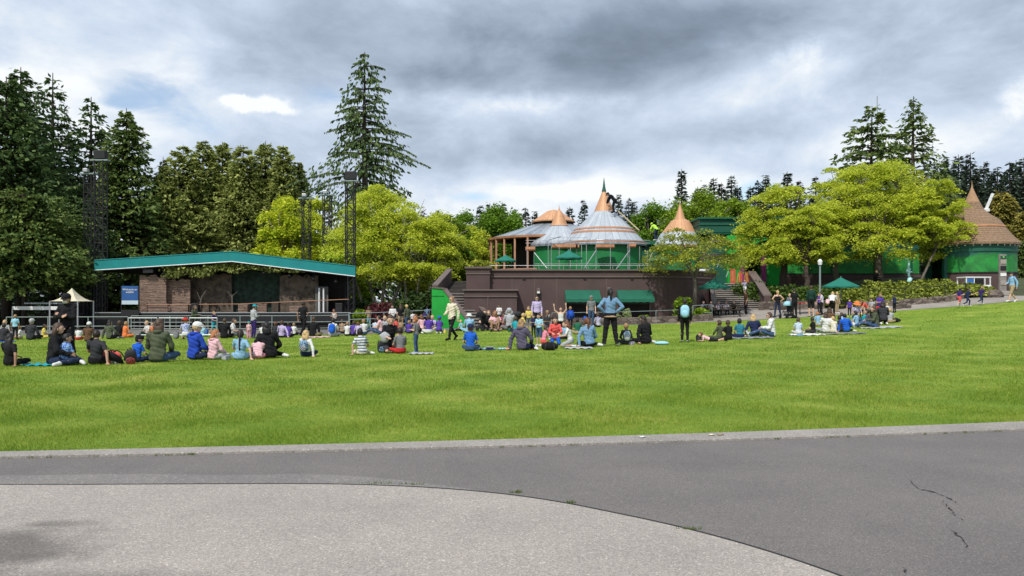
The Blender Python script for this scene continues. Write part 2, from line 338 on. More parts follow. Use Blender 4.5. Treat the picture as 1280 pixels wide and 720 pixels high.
# smooth the edge curve
def chaikin(p, k=2):
    for _ in range(k):
        q = [p[0]]
        for a, b in zip(p, p[1:]): q += [(a[0]*.75+b[0]*.25, a[1]*.75+b[1]*.25), (a[0]*.25+b[0]*.75, a[1]*.25+b[1]*.75)]
        p = q+[p[-1]]
    return p
CBs = chaikin(CB)
cp = MB(); poly = CBs+[(-30, -10)]
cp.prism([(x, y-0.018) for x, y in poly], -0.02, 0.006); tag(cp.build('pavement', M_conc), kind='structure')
tag(MB().strip(CBs, 0.045, -0.01, 0.0035).build('road_joint', mat('joint_tar', (.02, .018, .016), .9, .4, 9)), kind='structure')
# smoother band of older asphalt along the joint, left
ob = [(x, y+.02) for x, y in CBs if x < -.2 and x > -16]
up = [(x, y+ (.34 if x < -2 else .34*max(0, (-.2-x)/1.8)**.7)+.03*math.sin(x*3.1)) for x, y in ob]
bandm = MB(); bandm.add([(x, y, .004) for x, y in ob]+[(x, y, .004) for x, y in up], [(i, i+1, len(ob)+i+1, len(ob)+i) for i in range(len(ob)-1)])
tag(bandm.build('road_patch', M_asph2), kind='structure')
# cracks
def flat(px, py): Y = EYE*F/(py-HY); return ((px-CX)/F*Y, Y)
M_crack = mat('crack_dark', (.035, .032, .030), .95, .3, 20)
def crack(pts, w0):
    pts = [flat(*p) for p in pts]; q = []
    for a, b in zip(pts, pts[1:]):
        for k in range(6): u = k/6; q.append((a[0]*(1-u)+b[0]*u+random.uniform(-.012, .012), a[1]*(1-u)+b[1]*u+random.uniform(-.02, .02)))
    q.append(pts[-1]); m = MB(); n = len(q)
    vs = []
    for i, (x, y) in enumerate(q):
        wd = w0*(0.15+math.sin(math.pi*i/(n-1)))*random.uniform(.5, 1.2); vs += [(x, y-wd, .0045), (x, y+wd, .0045)]
    return m.add(vs, [(2*i, 2*i+2, 2*i+3, 2*i+1) for i in range(n-1)])
for pts, w_ in (([(1134, 598), (1150, 612), (1170, 616), (1188, 624), (1200, 632)], .02), ([(1178, 626), (1186, 636), (1192, 642)], .014), ([(1184, 640), (1196, 645), (1207, 652)], .012), ([(1188, 661), (1200, 672), (1212, 688)], .014), ([(1128, 710), (1133, 718)], .01)):
    tag(crack(pts, w_).build('road_crack', M_crack), kind='structure')
# path and plaza behind the lawn
def Df(x): return interp([(-60, 22), (8, 22), (9, 8), (19, 7.6), (20.5, 3.0), (24, 2.4), (28, 2.6), (31, 4), (60, 6)], x)
sheet('path', lin(8.6, 60, 80), lambda x: (Bf(x)-.02, Bf(x)+Df(x)), 14, M_path, 0.012)
sheet('plaza', lin(-60, 8.6, 90), lambda x: (Bf(x)-.02, Bf(x)+22), 12, M_plaza, 0.012)
# ---------------------------------------------------------------- grass blades
def blades():
    Vs = []; Fs = []; T_ = []; off = 0
    for (y0, y1, dens, hh, ww, half) in ((7.4, 10.5, 2900, .046, .0065, .78), (10.5, 14, 1500, .048, .009, .76), (14, 20, 560, .05, .014, .76), (20, 30, 200, .055, .022, .76), (30, 46, 45, .06, .035, .78)):
        xm = half*y1; n = int((y1-y0)*2*xm*dens)
        y = RNG.uniform(y0, y1, n); x = RNG.uniform(-xm, xm, n); k = np.abs(x) < half*y+.4
        xc = np.clip(x, -9, 11); kf_ = 8.4+.155*xc+.0045*xc*xc
        k &= y > kf_-0.01+RNG.uniform(-.015, .03, n)
        k &= y < 44.0
        x, y = x[k], y[k]; n = len(x)
        t1 = np.clip((y-15)/27, 0, 1); t2 = np.clip((x+12)/14, 0, 1); s1 = t1*t1*(3-2*t1); s2 = t2*t2*(3-2*t2)
        t3 = np.clip((x-2)/29, 0, 1); t4 = np.clip((y-12)/34, 0, 1); z = -.5*s1*(1-s2)+1.55*t3**1.8*t4*t4*(3-2*t4)
        h = hh*RNG.uniform(.5, 1.25, n)*(0.8+.3*np.sin(x*2.3+np.sin(y*1.7)*2)); a = RNG.uniform(0, 2*np.pi, n); wd = ww*RNG.uniform(.6, 1.2, n)
        lx = RNG.normal(0, .5, n)*h; ly = RNG.normal(0, .5, n)*h
        b = np.stack([x, y, z-.004], 1); d = np.stack([np.cos(a)*wd/2, np.sin(a)*wd/2, 0*x], 1)
        v = np.stack([b-d, b+d, b+np.stack([lx, ly, h], 1)], 1).reshape(-1, 3)
        Vs.append(v); Fs.append(np.arange(3*n).reshape(-1, 3)+off); off += 3*n; T_.append(RNG.uniform(0, 1, n))
    tag(npmesh('grass', np.concatenate(Vs), np.concatenate(Fs), M_blade, rnd=np.concatenate(T_)), 'short mown green grass covering the lawn', 'grass', kind='stuff')
blades()
# tufts of weed in the joints
Vs = []; n_ = 0
def tuft(x, y, r, n):
    global Vs
    for _ in range(n):
        a = random.uniform(0, 6.28); q = r*math.sqrt(random.random()); bx, by = x+math.cos(a)*q*1.8, y+math.sin(a)*q*.35; h = random.uniform(.012, .035); l = random.uniform(-.02, .02)
        Vs += [(bx-.003, by, .002), (bx+.003, by, .002), (bx+l, by+random.uniform(-.01, .01), h)]
for px, py, r in ((515, 606, .09), (470, 605, .12), (645, 616, .05), (714, 629, .03), (862, 662, .07)): tuft(*flat(px, py), r*.7, 40)
for _ in range(46):
    x = random.uniform(-6, 7); tuft(x, Kf(x)-Kw(x)-.005, random.uniform(.01, .06), random.randint(4, 16))
tag(npmesh('weeds', Vs, np.arange(len(Vs)).reshape(-1, 3), leafmat('weed_leaf', (.10, .15, .03), (.22, .25, .05), .3)), 'small weeds growing in the joints of the road and kerb', 'weeds', kind='stuff')
# ---------------------------------------------------------------- trees
M_bark = mat('bark_grey', (.13, .11, .09), .9, .4, 6, bump=.5, bscale=30)
M_barkd = mat('bark_dark', (.06, .045, .035), .95, .4, 6, bump=.5, bscale=30)
M_barkp = mat('bark_pale', (.30, .27, .22), .85, .3, 5, bump=.4, bscale=25)
LM = {'lime': leafmat('leaf_lime', (.34, .42, .03), (.76, .80, .10), .55), 'yellow': leafmat('leaf_yellow', (.32, .42, .02), (.74, .76, .06), .45),
      'mid': leafmat('leaf_mid', (.12, .21, .016), (.32, .44, .03), .4), 'green': leafmat('leaf_green', (.08, .17, .014), (.21, .36, .025), .38),
      'copper': leafmat('leaf_copper', (.17, .23, .02), (.46, .48, .06), .4), 'dark': leafmat('needle_dark', (.030, .070, .020), (.15, .22, .065), .28),
      'fir': leafmat('needle_fir', (.05, .095, .022), (.23, .30, .075), .28), 'cedar': leafmat('needle_cedar', (.15, .19, .05), (.48, .52, .15), .36),
      'far': leafmat('needle_far', (.035, .06, .04), (.09, .125, .075), .16), 'gold': leafmat('needle_gold', (.12, .12, .02), (.32, .27, .05), .2),
      'shrub': leafmat('leaf_shrub', (.04, .08, .012), (.12, .19, .028), .25), 'juniper': leafmat('leaf_juniper', (.12, .16, .02), (.36, .40, .06), .25),
      'bright': leafmat('leaf_bright', (.12, .22, .015), (.34, .48, .03), .35), 'red': leafmat('leaf_red', (.05, .012, .014), (.16, .035, .04), .25),
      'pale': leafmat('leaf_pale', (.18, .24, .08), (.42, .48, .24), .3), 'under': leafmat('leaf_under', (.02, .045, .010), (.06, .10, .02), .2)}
def leaves(C, size, flat=0.5, asp=1.6):
    "one rhombic leaf at each centre"
    n = len(C); nrm_ = RNG.normal(0, 1, (n, 3)); nrm_[:, 2] = np.abs(nrm_[:, 2])+flat*2; nrm_ /= np.linalg.norm(nrm_, axis=1)[:, None]
    a = RNG.normal(0, 1, (n, 3)); u = np.cross(nrm_, a); u /= np.linalg.norm(u, axis=1)[:, None]+1e-9; v = np.cross(nrm_, u)
    s = size*RNG.uniform(.55, 1.25, n)[:, None]; u = u*s*asp/2; v = v*s/2
    V = np.stack([C-u, C-v, C+u, C+v], 1).reshape(-1, 3); return V, np.arange(4*n).reshape(-1, 4)
def tree_root(name, x, y, z, label, group=None, cat='tree'):
    return empty(name, (x, y, z), 0, label, cat, group)
def curve(a, b, sag, n=5):
    a, b = Vector(a), Vector(b); out = []
    for i in range(n+1):
        t = i/n; p = a.lerp(b, t); p.z += sag*math.sin(math.pi*t); out.append(p)
    return out
def broadleaf(label, px, Y, top, bot, wpx, leaf='lime', bark=M_bark, nleaf=14000, size=.17, pads=70, group=None, name='broadleaf_tree', zb=None, fork=.35, stems=1, skew=0.0, flat=.28, seed=0, dome=1.0, depth=.85, lean=0.0, trunk_r=None, pad_r=.24, wood=True):
    global RNG
    RNG = np.random.default_rng(seed+int(px*7)); rr = random.Random(seed+int(px))
    x = XF(px, Y); z0 = H(x, Y) if zb is None else zb
    zt = ZF(top, Y)-z0; zc0 = ZF(bot, Y)-z0; rx = wpx/2/F*Y; ry = rx*depth; rz = (zt-zc0)
    root = tree_root(name, x, Y, z0, label, group); tb = MB(); tr = trunk_r or max(.12, rx*.055)
    hz = zc0+rz*fork
    # scaffold limbs
    limbs = []
    for s in range(stems):
        bx = (s-(stems-1)/2)*tr*2.2; ang0 = rr.uniform(0, 6.28)
        tx = bx*3.5+lean+skew*.3; tp = (tx, rr.uniform(-.2, .2)*rx*.2, hz*.8 if stems > 1 else max(zc0*.8, hz*.55))
        pts = curve((bx, 0, -.1), tp, 0, 4)
        for i in range(1, 4): pts[i].x += rr.uniform(-.5, .5)*tr; pts[i].y += rr.uniform(-.5, .5)*tr
        k = 1 if stems == 1 else .7; tb.tube(pts, [tr*1.35*k, tr*k, tr*.92*k, tr*.85*k, tr*.75*k], 9)
        nl = 8 if stems == 1 else 4
        for j in range(nl):
            a = ang0+6.283*j/nl+rr.uniform(-.3, .3); q = rr.uniform(.35, .65); e = (tx+skew*.5+math.cos(a)*rx*q, math.sin(a)*ry*q, zc0+rz*rr.uniform(.35, .78))
            lp = curve(tp, e, rz*.10, 5)
            for i in range(1, 5): lp[i].x += rr.uniform(-.3, .3)*tr*2; lp[i].y += rr.uniform(-.3, .3)*tr*2
            tb.tube(lp, [tr*.55*k, tr*.45*k, tr*.36*k, tr*.28*k, tr*.2*k, tr*.12*k], 6); limbs += lp[2:]
    C = []
    for i in range(pads):
        for _ in range(30):
            d = RNG.normal(0, 1, 3); d /= np.linalg.norm(d); d[2] = d[2]*.5+.5 if rr.random() < .8 else abs(d[2])*.25
            q = rr.uniform(.35, 1.0)**.45
            p = np.array([d[0]*rx*q*.86, d[1]*ry*q*.86, 0.0]); rad = math.hypot(d[0], d[1])*q
            top_z = zc0+rz*(1-.92*min(1, rad)**2.2*dome)
            p[2] = top_z-rz*rr.random()**1.7*.75*(1-.4*rad)-rz*.06
            if p[2] > zc0-.05*rz: break
        p[0] += lean+skew*(p[2]-zc0)/rz
        pr = rx*pad_r*rr.uniform(.6, 1.25)
        n = int(2.1*nleaf/pads*rr.uniform(.6, 1.4)); ang = RNG.uniform(0, 6.283, n); r_ = pr*RNG.uniform(0, 1, n)**.6
        r_ *= 1+.25*np.sin(ang*3+rr.uniform(0, 6))+.15*np.sin(ang*7+rr.uniform(0, 6))
        c = np.stack([p[0]+r_*np.cos(ang), p[1]+r_*np.sin(ang), p[2]+RNG.normal(0, pr*flat*.55, n)-(r_/pr)**2*pr*.32], 1); C.append(c)
        pv = Vector(p); near = min(limbs, key=lambda l: (l-pv).length+max(0, l.z-pv.z)*2)
        tb.tube(curve(near, pv, (pv-near).length*.08, 3), [tr*.16, tr*.12, tr*.08, tr*.04], 4, cap=False)
        for _ in range(3):
            a = rr.uniform(0, 6.28); tb.tube([pv.lerp(near, .25), pv+Vector((math.cos(a)*pr*.7, math.sin(a)*pr*.7, -pr*.05))], [tr*.06, tr*.02], 3, cap=False)
    C = np.concatenate(C); V, Fq = leaves(C, size*.64, .35)
    npmesh('crown', V, Fq, LM[leaf], root, rnd=RNG.uniform(0, 1, len(Fq)))
    if wood: tb.build('trunk', bark, root, smooth=True)
    return root
def conifer_mesh(h, rad, leaf, seed, zb=.06, droop=.25, dens=1.0, spray=.30, top_pow=.8, gappy=.0, width_var=.3, whorl=.028, narrow=0.0, hang=.35, bark=M_barkd, tipcurve=.0, nspray=26, fill=8000, irr=.14):
    rr = random.Random(seed); rg = np.random.default_rng(seed); tb = MB()
    tb.tube([(0, 0, -.2), (h*.004, 0, h*.3), (-h*.003, h*.003, h*.7), (0, 0, h)], [h*.02, h*.015, h*.008, h*.0015], 8)
    Vs = []; z = h*zb
    while z < h*.985:
        t = (z-h*zb)/(h*(1-zb)); L0 = rad*((1-t)**top_pow)*(1-narrow*math.exp(-(t/.12)**2))
        nb = max(4, int(6+5*(1-t)))
        for b in range(nb):
            if rr.random() < gappy: continue
            a = rr.uniform(0, 6.283); Lb = max(L0*(1+irr*math.sin(a*2+t*11+seed)+irr*.8*math.sin(a-t*23+seed*2))*rr.uniform(1-width_var, 1+width_var*.45), h*.012); zz = z+rr.uniform(-.5, .5)*h*whorl
            up = (.30*t-.04)*Lb; dr = -droop*Lb; ns = max(6, int(nspray*3.2*dens*(Lb/rad)**.8)+4)
            s = rg.uniform(.12, 1.0, ns)**.75; dx, dy = math.cos(a), math.sin(a)
            bx = np.stack([dx*Lb*s, dy*Lb*s, zz+up*s+dr*s**2+tipcurve*Lb*s**4], 1)
            if Lb > rad*.25: tb.tube([(0, 0, zz), (dx*Lb*.5, dy*Lb*.5, zz+up*.5+dr*.25), (dx*Lb*.95, dy*Lb*.95, zz+(up+dr)*.95+tipcurve*Lb*.8)], [h*.0035, h*.0022, h*.0008], 3, cap=False)
            side = rg.choice([-1, 1], ns); sl = spray*.5*rg.uniform(.6, 1.3, ns)*(1.15-.55*s)
            fx = rg.uniform(.25, 1.0, ns)
            dirv = np.stack([dx*fx-dy*side*(1.05-.6*s), dy*fx+dx*side*(1.05-.6*s), -hang+rg.normal(0, .22, ns)], 1); dirv /= np.linalg.norm(dirv, axis=1)[:, None]
            tip = bx+dirv*sl[:, None]; wv = np.cross(dirv, np.array([0, 0, 1.])+rg.normal(0, .5, (ns, 3))); wv /= np.linalg.norm(wv, axis=1)[:, None]+1e-9
            wd = wv*(sl*.22)[:, None]; midp = bx+dirv*(sl*.45)[:, None]+np.array([0, 0, 1.])*(sl*.06)[:, None]
            Vs.append(np.stack([bx, midp-wd, tip, midp+wd], 1).reshape(-1, 3))
        z += h*whorl*rr.uniform(.5, 1.1)/dens**.5
    # twigs filling the crown between the boughs, in uneven clumps
    nf = int(fill*dens)
    if nf:
        zz = zb+(1-zb)*(1-np.sqrt(rg.uniform(0, 1, nf)))*.99; t = (zz-zb)/(1-zb); a = rg.uniform(0, 6.283, nf); ph = rg.uniform(0, 6.28, 6)
        lump = .5+.18*np.sin(a*3+zz*17+ph[0])+.16*np.sin(a*5-zz*31+ph[1])+.14*np.sin(a*8+zz*53+ph[2])+.12*np.sin(zz*90+a*2+ph[3])
        L0 = rad*((1-t)**top_pow)*(1-narrow*np.exp(-(t/.12)**2))*(.62+.42*lump)*(1+irr*np.sin(a*2+t*11+seed)+irr*.8*np.sin(a-t*23+seed*2))+h*.006; rr_ = L0*rg.uniform(.45, 1.0, nf)**.55
        keep = rg.uniform(0, 1, nf) < np.clip(lump*1.5-.1, .08, 1); rr_, a, zz, L0 = rr_[keep], a[keep], zz[keep], L0[keep]; m_ = len(a)
        bx = np.stack([np.cos(a)*rr_, np.sin(a)*rr_, zz*h-droop*rr_*.5+rg.normal(0, .15, m_)], 1)
        dirv = np.stack([np.cos(a)*.8, np.sin(a)*.8, -hang*.8+0*a], 1)+rg.normal(0, .45, (m_, 3)); dirv /= np.linalg.norm(dirv, axis=1)[:, None]
        sl = spray*.48*rg.uniform(.5, 1.3, m_); tip = bx+dirv*sl[:, None]; wv = np.cross(dirv, np.array([0, 0, 1.])+rg.normal(0, .6, (m_, 3))); wv /= np.linalg.norm(wv, axis=1)[:, None]+1e-9
        wd = wv*(sl*.24)[:, None]; midp = bx+dirv*(sl*.45)[:, None]; Vs.append(np.stack([bx, midp-wd, tip, midp+wd], 1).reshape(-1, 3))
    V = np.concatenate(Vs); n = len(V)//4
    me = npmesh('crown', V, np.arange(4*n).reshape(-1, 4), LM[leaf], rnd=rg.uniform(0, 1, n))
    tr = tb.build('trunk', bark, smooth=True); return me, tr
def conifer(label, px, Y, top, wpx, leaf='fir', group=None, name='conifer_tree', zb_=None, **kw):
    x = XF(px, Y); z0 = H(x, Y) if zb_ is None else zb_; h = ZF(top, Y)-z0; rad = wpx/2/F*Y
    kw.setdefault('spray', max(.45, rad*.2)); root = tree_root(name, x, Y, z0, label, group)
    c, t = conifer_mesh(h, rad, leaf, int(px*13)+5, **kw); c.parent = root; t.parent = root; return root
GT = 'conifers along the left edge of the lawn'
conifer('tall dark spruce at the far left edge with layered boughs', 8, 62, 96, 220, 'dark', GT, dens=1.4, spray=1.2, droop=.10, top_pow=.72, zb=.17, gappy=.1, tipcurve=.1)
conifer('dark spruce with an arching broken looking top near the left edge', 26, 66, 84, 190, 'dark', GT, dens=1.2, spray=1.2, droop=.05, top_pow=.75, gappy=.2, tipcurve=-.1, zb=.18)
conifer('sparse topped dark fir second from the left edge with sky showing through', 66, 70, 91, 165, 'dark', GT, dens=.8, spray=1.2, droop=.2, top_pow=.85, gappy=.3, whorl=.035, zb=.18)
conifer('dark pointed fir behind the left lighting mast', 114, 74, 121, 175, 'dark', GT, dens=.9, spray=1.2, droop=.1, top_pow=.85, gappy=.2, whorl=.035)
conifer('full dark green fir right of the left lighting mast', 158, 70, 135, 165, 'fir', GT, dens=1.5, spray=1.2, droop=.15, top_pow=.8)
conifer('broad low spreading dark cedar with a thick trunk standing left behind the railing', 30, 54, 238, 190, 'fir', GT, dens=2.0, spray=.8, droop=.12, top_pow=.32, zb=.33, gappy=.05, hang=.2, tipcurve=-.05)
conifer('dark rounded cedar between the spreading cedar and the left lighting mast', 92, 62, 246, 96, 'dark', GT, dens=1.8, spray=.8, droop=.15, top_pow=.35, zb=.38)
conifer('small dark fir glimpsed between the tall fir and the olive cedars', 204, 95, 196, 60, 'far', GT, dens=1.2, spray=1.0)
GC = 'olive green cedars behind the stage'
for i, (px, top, w_, Y, lab) in enumerate(((206, 210, 62, 72, 'olive cedar at the left end of the row behind the stage'), (229, 181, 78, 74, 'olive cedar above the left half of the stage roof'), (254, 176, 66, 76, 'olive cedar left of the roof peak of the stage'),
        (278, 177, 62, 78, 'slim topped olive cedar above the stage roof peak'), (304, 181, 70, 75, 'olive cedar just right of the stage roof peak'), (332, 176, 66, 77, 'olive cedar beside the yellow maple, taller one'), (354, 181, 58, 76, 'olive cedar at the right end of the row above the yellow maple'), (372, 203, 44, 78, 'shortest olive cedar, at the right end of the row'))):
    conifer(lab, px, Y, top, w_*1.75, 'cedar', GC, dens=1.8, fill=11000, irr=.08, spray=.95, droop=.05, top_pow=.62, hang=.25, zb=.03, width_var=.4, nspray=30, gappy=.12)
conifer('very tall drooping fir with ragged boughs rising above the lime trees', 456, 78, 65, 150, 'dark', None, dens=1.2, spray=1.0, droop=.34, top_pow=.50, gappy=.30, hang=1.7, width_var=.75, zb=.1, nspray=30, fill=8500, irr=.30)
GL = 'lime green trees behind the stage and lawn'
B = broadleaf
B('yellow green maple just above the right half of the stage roof', 358, 66, 240, 345, 105, 'yellow', nleaf=13000, size=.26, pads=60, group=GL, flat=.5)
B('lime maple behind the two rear lighting masts', 402, 68, 236, 350, 100, 'lime', nleaf=12000, size=.26, pads=55, group=GL, flat=.4)
B('tall lime green maple with pale forked trunks right of the stage', 472, 63, 222, 350, 160, 'lime', M_barkp, nleaf=22000, size=.2, pads=95, group=GL, stems=4, fork=.22, trunk_r=.2, depth=.6)
B('airy lime maple leaning right with long pale bare stems', 512, 62, 240, 345, 125, 'lime', M_barkp, nleaf=15000, size=.2, pads=70, group=GL, stems=3, fork=.25, lean=1.0, trunk_r=.17)
B('soft green maple left of the brown terrace stairs', 552, 66, 252, 390, 110, 'mid', nleaf=15000, size=.24, pads=60, group=GL, flat=.4)
B('green maple just left of the timber framed pavilion', 590, 70, 266, 380, 90, 'lime', nleaf=12000, size=.24, pads=50, group=GL, flat=.45)
B('rounded mid green tree behind the timber framed pavilion', 632, 86, 252, 345, 105, 'green', nleaf=13000, size=.3, pads=60, group=GL, flat=.6, dome=.8)
B('rounded mid green tree left of the pavilion behind the maples', 582, 88, 254, 345, 90, 'green', nleaf=10000, size=.3, pads=50, group=GL, flat=.6)
B('lime green low tree below the masts at the right end of the stage', 430, 69, 300, 372, 80, 'bright', nleaf=8000, size=.24, pads=40, group=GL)
GR = 'round green trees behind the pavilions'
B('round green tree right of the tall copper spire', 822, 84, 242, 330, 104, 'green', nleaf=13000, size=.3, pads=50, group=GR, flat=.6)
B('broad round green tree behind the small copper cone', 872, 82, 236, 330, 130, 'mid', nleaf=17000, size=.3, pads=60, group=GR, flat=.6)
B('round green tree filling the gap left of the great lime trees', 918, 84, 242, 330, 112, 'mid', nleaf=13000, size=.3, pads=50, group=GR, flat=.6)
GB = 'great lime trees in front of the green mural wall'
B('great lime green tree nearest the portal of the green building', 980, 56.5, 218, 322, 150, 'lime', M_barkd, depth=.5, nleaf=17000, size=.17, pads=130, group=GB, trunk_r=.28, fork=.3, flat=.24, pad_r=.2)
B('lime tree with its trunk left of the street lamp', 1008, 54.5, 248, 322, 112, 'lime', M_barkd, depth=.55, nleaf=15000, size=.16, pads=110, group=GB, trunk_r=.2, fork=.25, flat=.22, pad_r=.2)
B('largest lime tree, its trunk dividing in front of the mural wall', 1097, 56, 184, 316, 215, 'lime', M_bark, depth=.5, nleaf=29000, size=.17, pads=170, group=GB, trunk_r=.3, fork=.28, flat=.24, pad_r=.18)
B('lime tree filling the gap between the great lime trees', 1046, 58.5, 204, 300, 120, 'lime', M_bark, depth=.4, nleaf=14000, size=.17, pads=80, group=GB, trunk_r=.2, flat=.24, pad_r=.2)
B('lime tree overhanging the thatched kiosk', 1143, 53.2, 216, 298, 104, 'lime', M_bark, depth=.5, nleaf=10000, size=.17, pads=80, group=GB, trunk_r=.09, lean=1.6, flat=.24, pad_r=.2)
B('small airy tree with a crooked trunk and copper tinted leaves before the brown wall', 868, 48.3, 272, 335, 140, 'copper', M_bark, nleaf=5000, size=.15, pads=75, trunk_r=.13, fork=.3, flat=.25, pad_r=.2)
GK = 'conifers above the great lime trees'
conifer('layered conifer with spreading boughs above the lime trees, the wider one', 1090, 78, 132, 150, 'fir', GK, dens=.8, spray=1.3, droop=.05, top_pow=.62, gappy=.15, tipcurve=-.22, whorl=.038, nspray=34, zb=.2, fill=4500)
conifer('layered pointed conifer above the lime trees, the taller one', 1142, 80, 120, 165, 'fir', GK, dens=.8, spray=1.2, droop=.03, top_pow=.95, gappy=.2, tipcurve=-.15, whorl=.038, nspray=34, zb=.2, fill=4500)
B('dark green tree between the tall conifers and the far wood', 1172, 84, 226, 330, 70, 'under', nleaf=7000, size=.3, pads=40)
conifer('golden green conifer beside the thatched kiosk', 1252, 66, 238, 70, 'gold', None, dens=1.5, spray=.9, top_pow=.5, hang=.6)
conifer('golden green conifer at the right edge of the picture', 1285, 62, 262, 66, 'gold', None, dens=1.4, spray=.9, top_pow=.5, hang=.6)
conifer('low bushy dark conifer right of the thatched kiosk', 1290, 60, 300, 70, 'fir', None, dens=1.4, spray=.8, top_pow=.4)
# far wood: shared meshes, each tree its own object
far_src = []
for i in range(4):
    h = 22; root = tree_root('conifer_tree', 0, 0, 0, None)
    c, t = conifer_mesh(h, 3.3+.3*i, 'far', 100+i, dens=.8, spray=1.3, top_pow=.9, gappy=.1, width_var=.35, nspray=14, droop=.12, hang=.2, fill=3500); c.parent = root; t.parent = root
    root['used'] = 0; far_src.append(root)
def far_tree(px, top, Y, label, group, z0=None, k=None, wk=1.0):
    i = random.randrange(4) if k is None else k; src = far_src[i]; o = src if not src['used'] else copy_tree(src); src['used'] = 1
    x = XF(px, Y); z0 = H(x, Y)-.5 if z0 is None else z0; s = (ZF(top, Y)-z0)/22.0
    o.location = (x, Y, z0); o.scale = (s*wk, s*wk, s); o.rotation_euler = (0, 0, random.uniform(0, 6)); tag(o, label, 'tree', group); return o
rw = random.Random(3)
pts = []
for px, top in ((1172, 205), (1180, 196), (1189, 206), (1198, 193), (1207, 208), (1213, 191), (1222, 212), (1230, 202), (1239, 214), (1247, 209), (1255, 216), (1262, 202), (1270, 200), (1280, 197), (1290, 204), (1218, 225), (1235, 232), (1252, 230), (1268, 226), (1282, 224), (1196, 228), (1182, 226)):
    far_tree(px, top, rw.uniform(118, 150), 'dark conifer in the far wood on the hill at right', 'far wood of dark conifers at right', wk=1.25)
for px, top, lab in ((852, 211, 'bushy dark conifer standing clear of the round green trees'), (730, 249, 'dark pointed conifer left of the tall copper spire'), (773, 243, 'dark conifer right of the tall copper spire'), (786, 247, 'dark conifer second right of the tall copper spire')):
    far_tree(px, top, 105, lab, 'dark conifers behind the pavilions', wk=1.1)
GF = 'small dark conifers on the skyline'
for px, top in ((600, 256), (612, 254), (628, 253), (644, 262), (657, 259), (668, 264), (880, 230), (892, 222), (902, 228), (914, 219), (922, 232), (938, 232), (948, 226), (957, 219), (970, 230), (984, 214), (872, 233), (793, 252), (1000, 225), (1060, 215), (1020, 220), (698, 262), (712, 258), (545, 262), (530, 262)):
    far_tree(px, top, rw.uniform(130, 165), 'small dark conifer on the distant skyline', GF, wk=1.3)
for i in range(60):
    px = rw.uniform(-60, 1340); far_tree(px, rw.uniform(290, 325), rw.uniform(92, 125), 'dark conifer deep in the wood behind everything', 'deep wood conifers', wk=1.7)
# ---------------------------------------------------------------- bushes
def bush(label, x, y, rx, ry, h, leaf, n=2500, size=.12, z=None, name='bush', group=None, clump=None, rz=0):
    z = H(x, y) if z is None else z; root = empty(name, (x, y, z), rz, label, 'bush', group)
    k = clump or max(8, int(rx*ry*7)); C = []
    stems = MB()
    for i in range(k):
        a = random.uniform(0, 6.283); q = math.sqrt(random.random()); cx, cy = math.cos(a)*q*rx*.85, math.sin(a)*q*ry*.85
        hh = h*(1-.45*q*q)*random.uniform(.6, 1.0); r = min(rx, ry)*random.uniform(.22, .42); m = max(10, n//k)
        d = RNG.normal(0, 1, (m, 3)); d /= np.linalg.norm(d, axis=1)[:, None]; d *= RNG.uniform(.6, 1.08, m)[:, None]
        C.append(np.stack([cx+d[:, 0]*r, cy+d[:, 1]*r, np.maximum(.03, hh-r*.6+d[:, 2]*r*.75)], 1))
        m2 = m//3; C.append(np.stack([cx+RNG.normal(0, r*.6, m2), cy+RNG.normal(0, r*.6, m2), RNG.uniform(.03, max(.06, hh-r*.5), m2)], 1))
        stems.tube([(cx*.3, cy*.3, -.05), (cx, cy, hh*.8)], [.03, .01], 4, cap=False)
    V, Fq = leaves(np.concatenate(C), size, .2); npmesh('foliage', V, Fq, LM[leaf], root, rnd=RNG.uniform(0, 1, len(Fq))); stems.build('stem', M_barkd, root)
    return root
GH = 'juniper bushes banked behind the path'
for i, (px, py_top, Y, w_, lf, lab) in enumerate((
    (945, 345, 53.5, 2.2, 'shrub', 'dark clipped bush right beside the top of the broad stairs'), (968, 356, 52, 1.9, 'shrub', 'dark green bush behind the woman with hands on hips'), (990, 350, 53, 2.2, 'shrub', 'dark spreading bush left of the lamp post'),
    (1015, 354, 52, 2.0, 'shrub', 'dark bush behind the green parasol, left of it'), (1040, 352, 53, 2.2, 'shrub', 'dark bush straight behind the low green parasol'), (1072, 360, 51.5, 1.8, 'juniper', 'yellow green juniper right below the low green parasol'),
    (1090, 350, 53, 2.1, 'juniper', 'yellow green juniper behind the crowd in red and purple'), (1112, 356, 51.5, 1.9, 'juniper', 'yellow green juniper behind the child standing in navy'), (1128, 349, 53, 2.2, 'juniper', 'yellow green juniper below the pale blue figure'),
    (1150, 352, 52, 2.0, 'juniper', 'yellow green juniper right of the pale blue figure'), (1166, 347, 53, 2.1, 'juniper', 'yellow green juniper before the kiosk doorway'), (1186, 352, 50.8, 1.9, 'juniper', 'yellow green juniper above the running children, left'),
    (1203, 351, 50.3, 1.7, 'juniper', 'yellow green juniper hiding the white cart'),
    (1226, 357, 50.0, 1.0, 'juniper', 'small juniper before the right end of the white cart'), (1215, 357, 49.6, 1.5, 'juniper', 'small juniper at the right end of the bank'),
    (1058, 372, 49.6, 1.4, 'juniper', 'low juniper behind the group in front of the parasol'), (1140, 368, 49.6, 1.7, 'juniper', 'low juniper behind the black rail, middle'), (1168, 366, 49.4, 1.6, 'juniper', 'low juniper behind the black rail, right'), (1110, 374, 49.6, 1.5, 'juniper', 'low juniper behind the black rail, left'))):
    x = XF(px, Y); z = H(x, Y); bush(lab, x, Y, w_, 1.4, max(.5, ZF(py_top, Y)-z), lf, 2600, .15, group=GH)
bush('bright green rounded bush beneath the crooked tree', XF(852, 47.6), 47.6, .95, .8, ZF(370, 47.6)-H(XF(852, 47.6), 47.6), 'bright', 3200, .11)
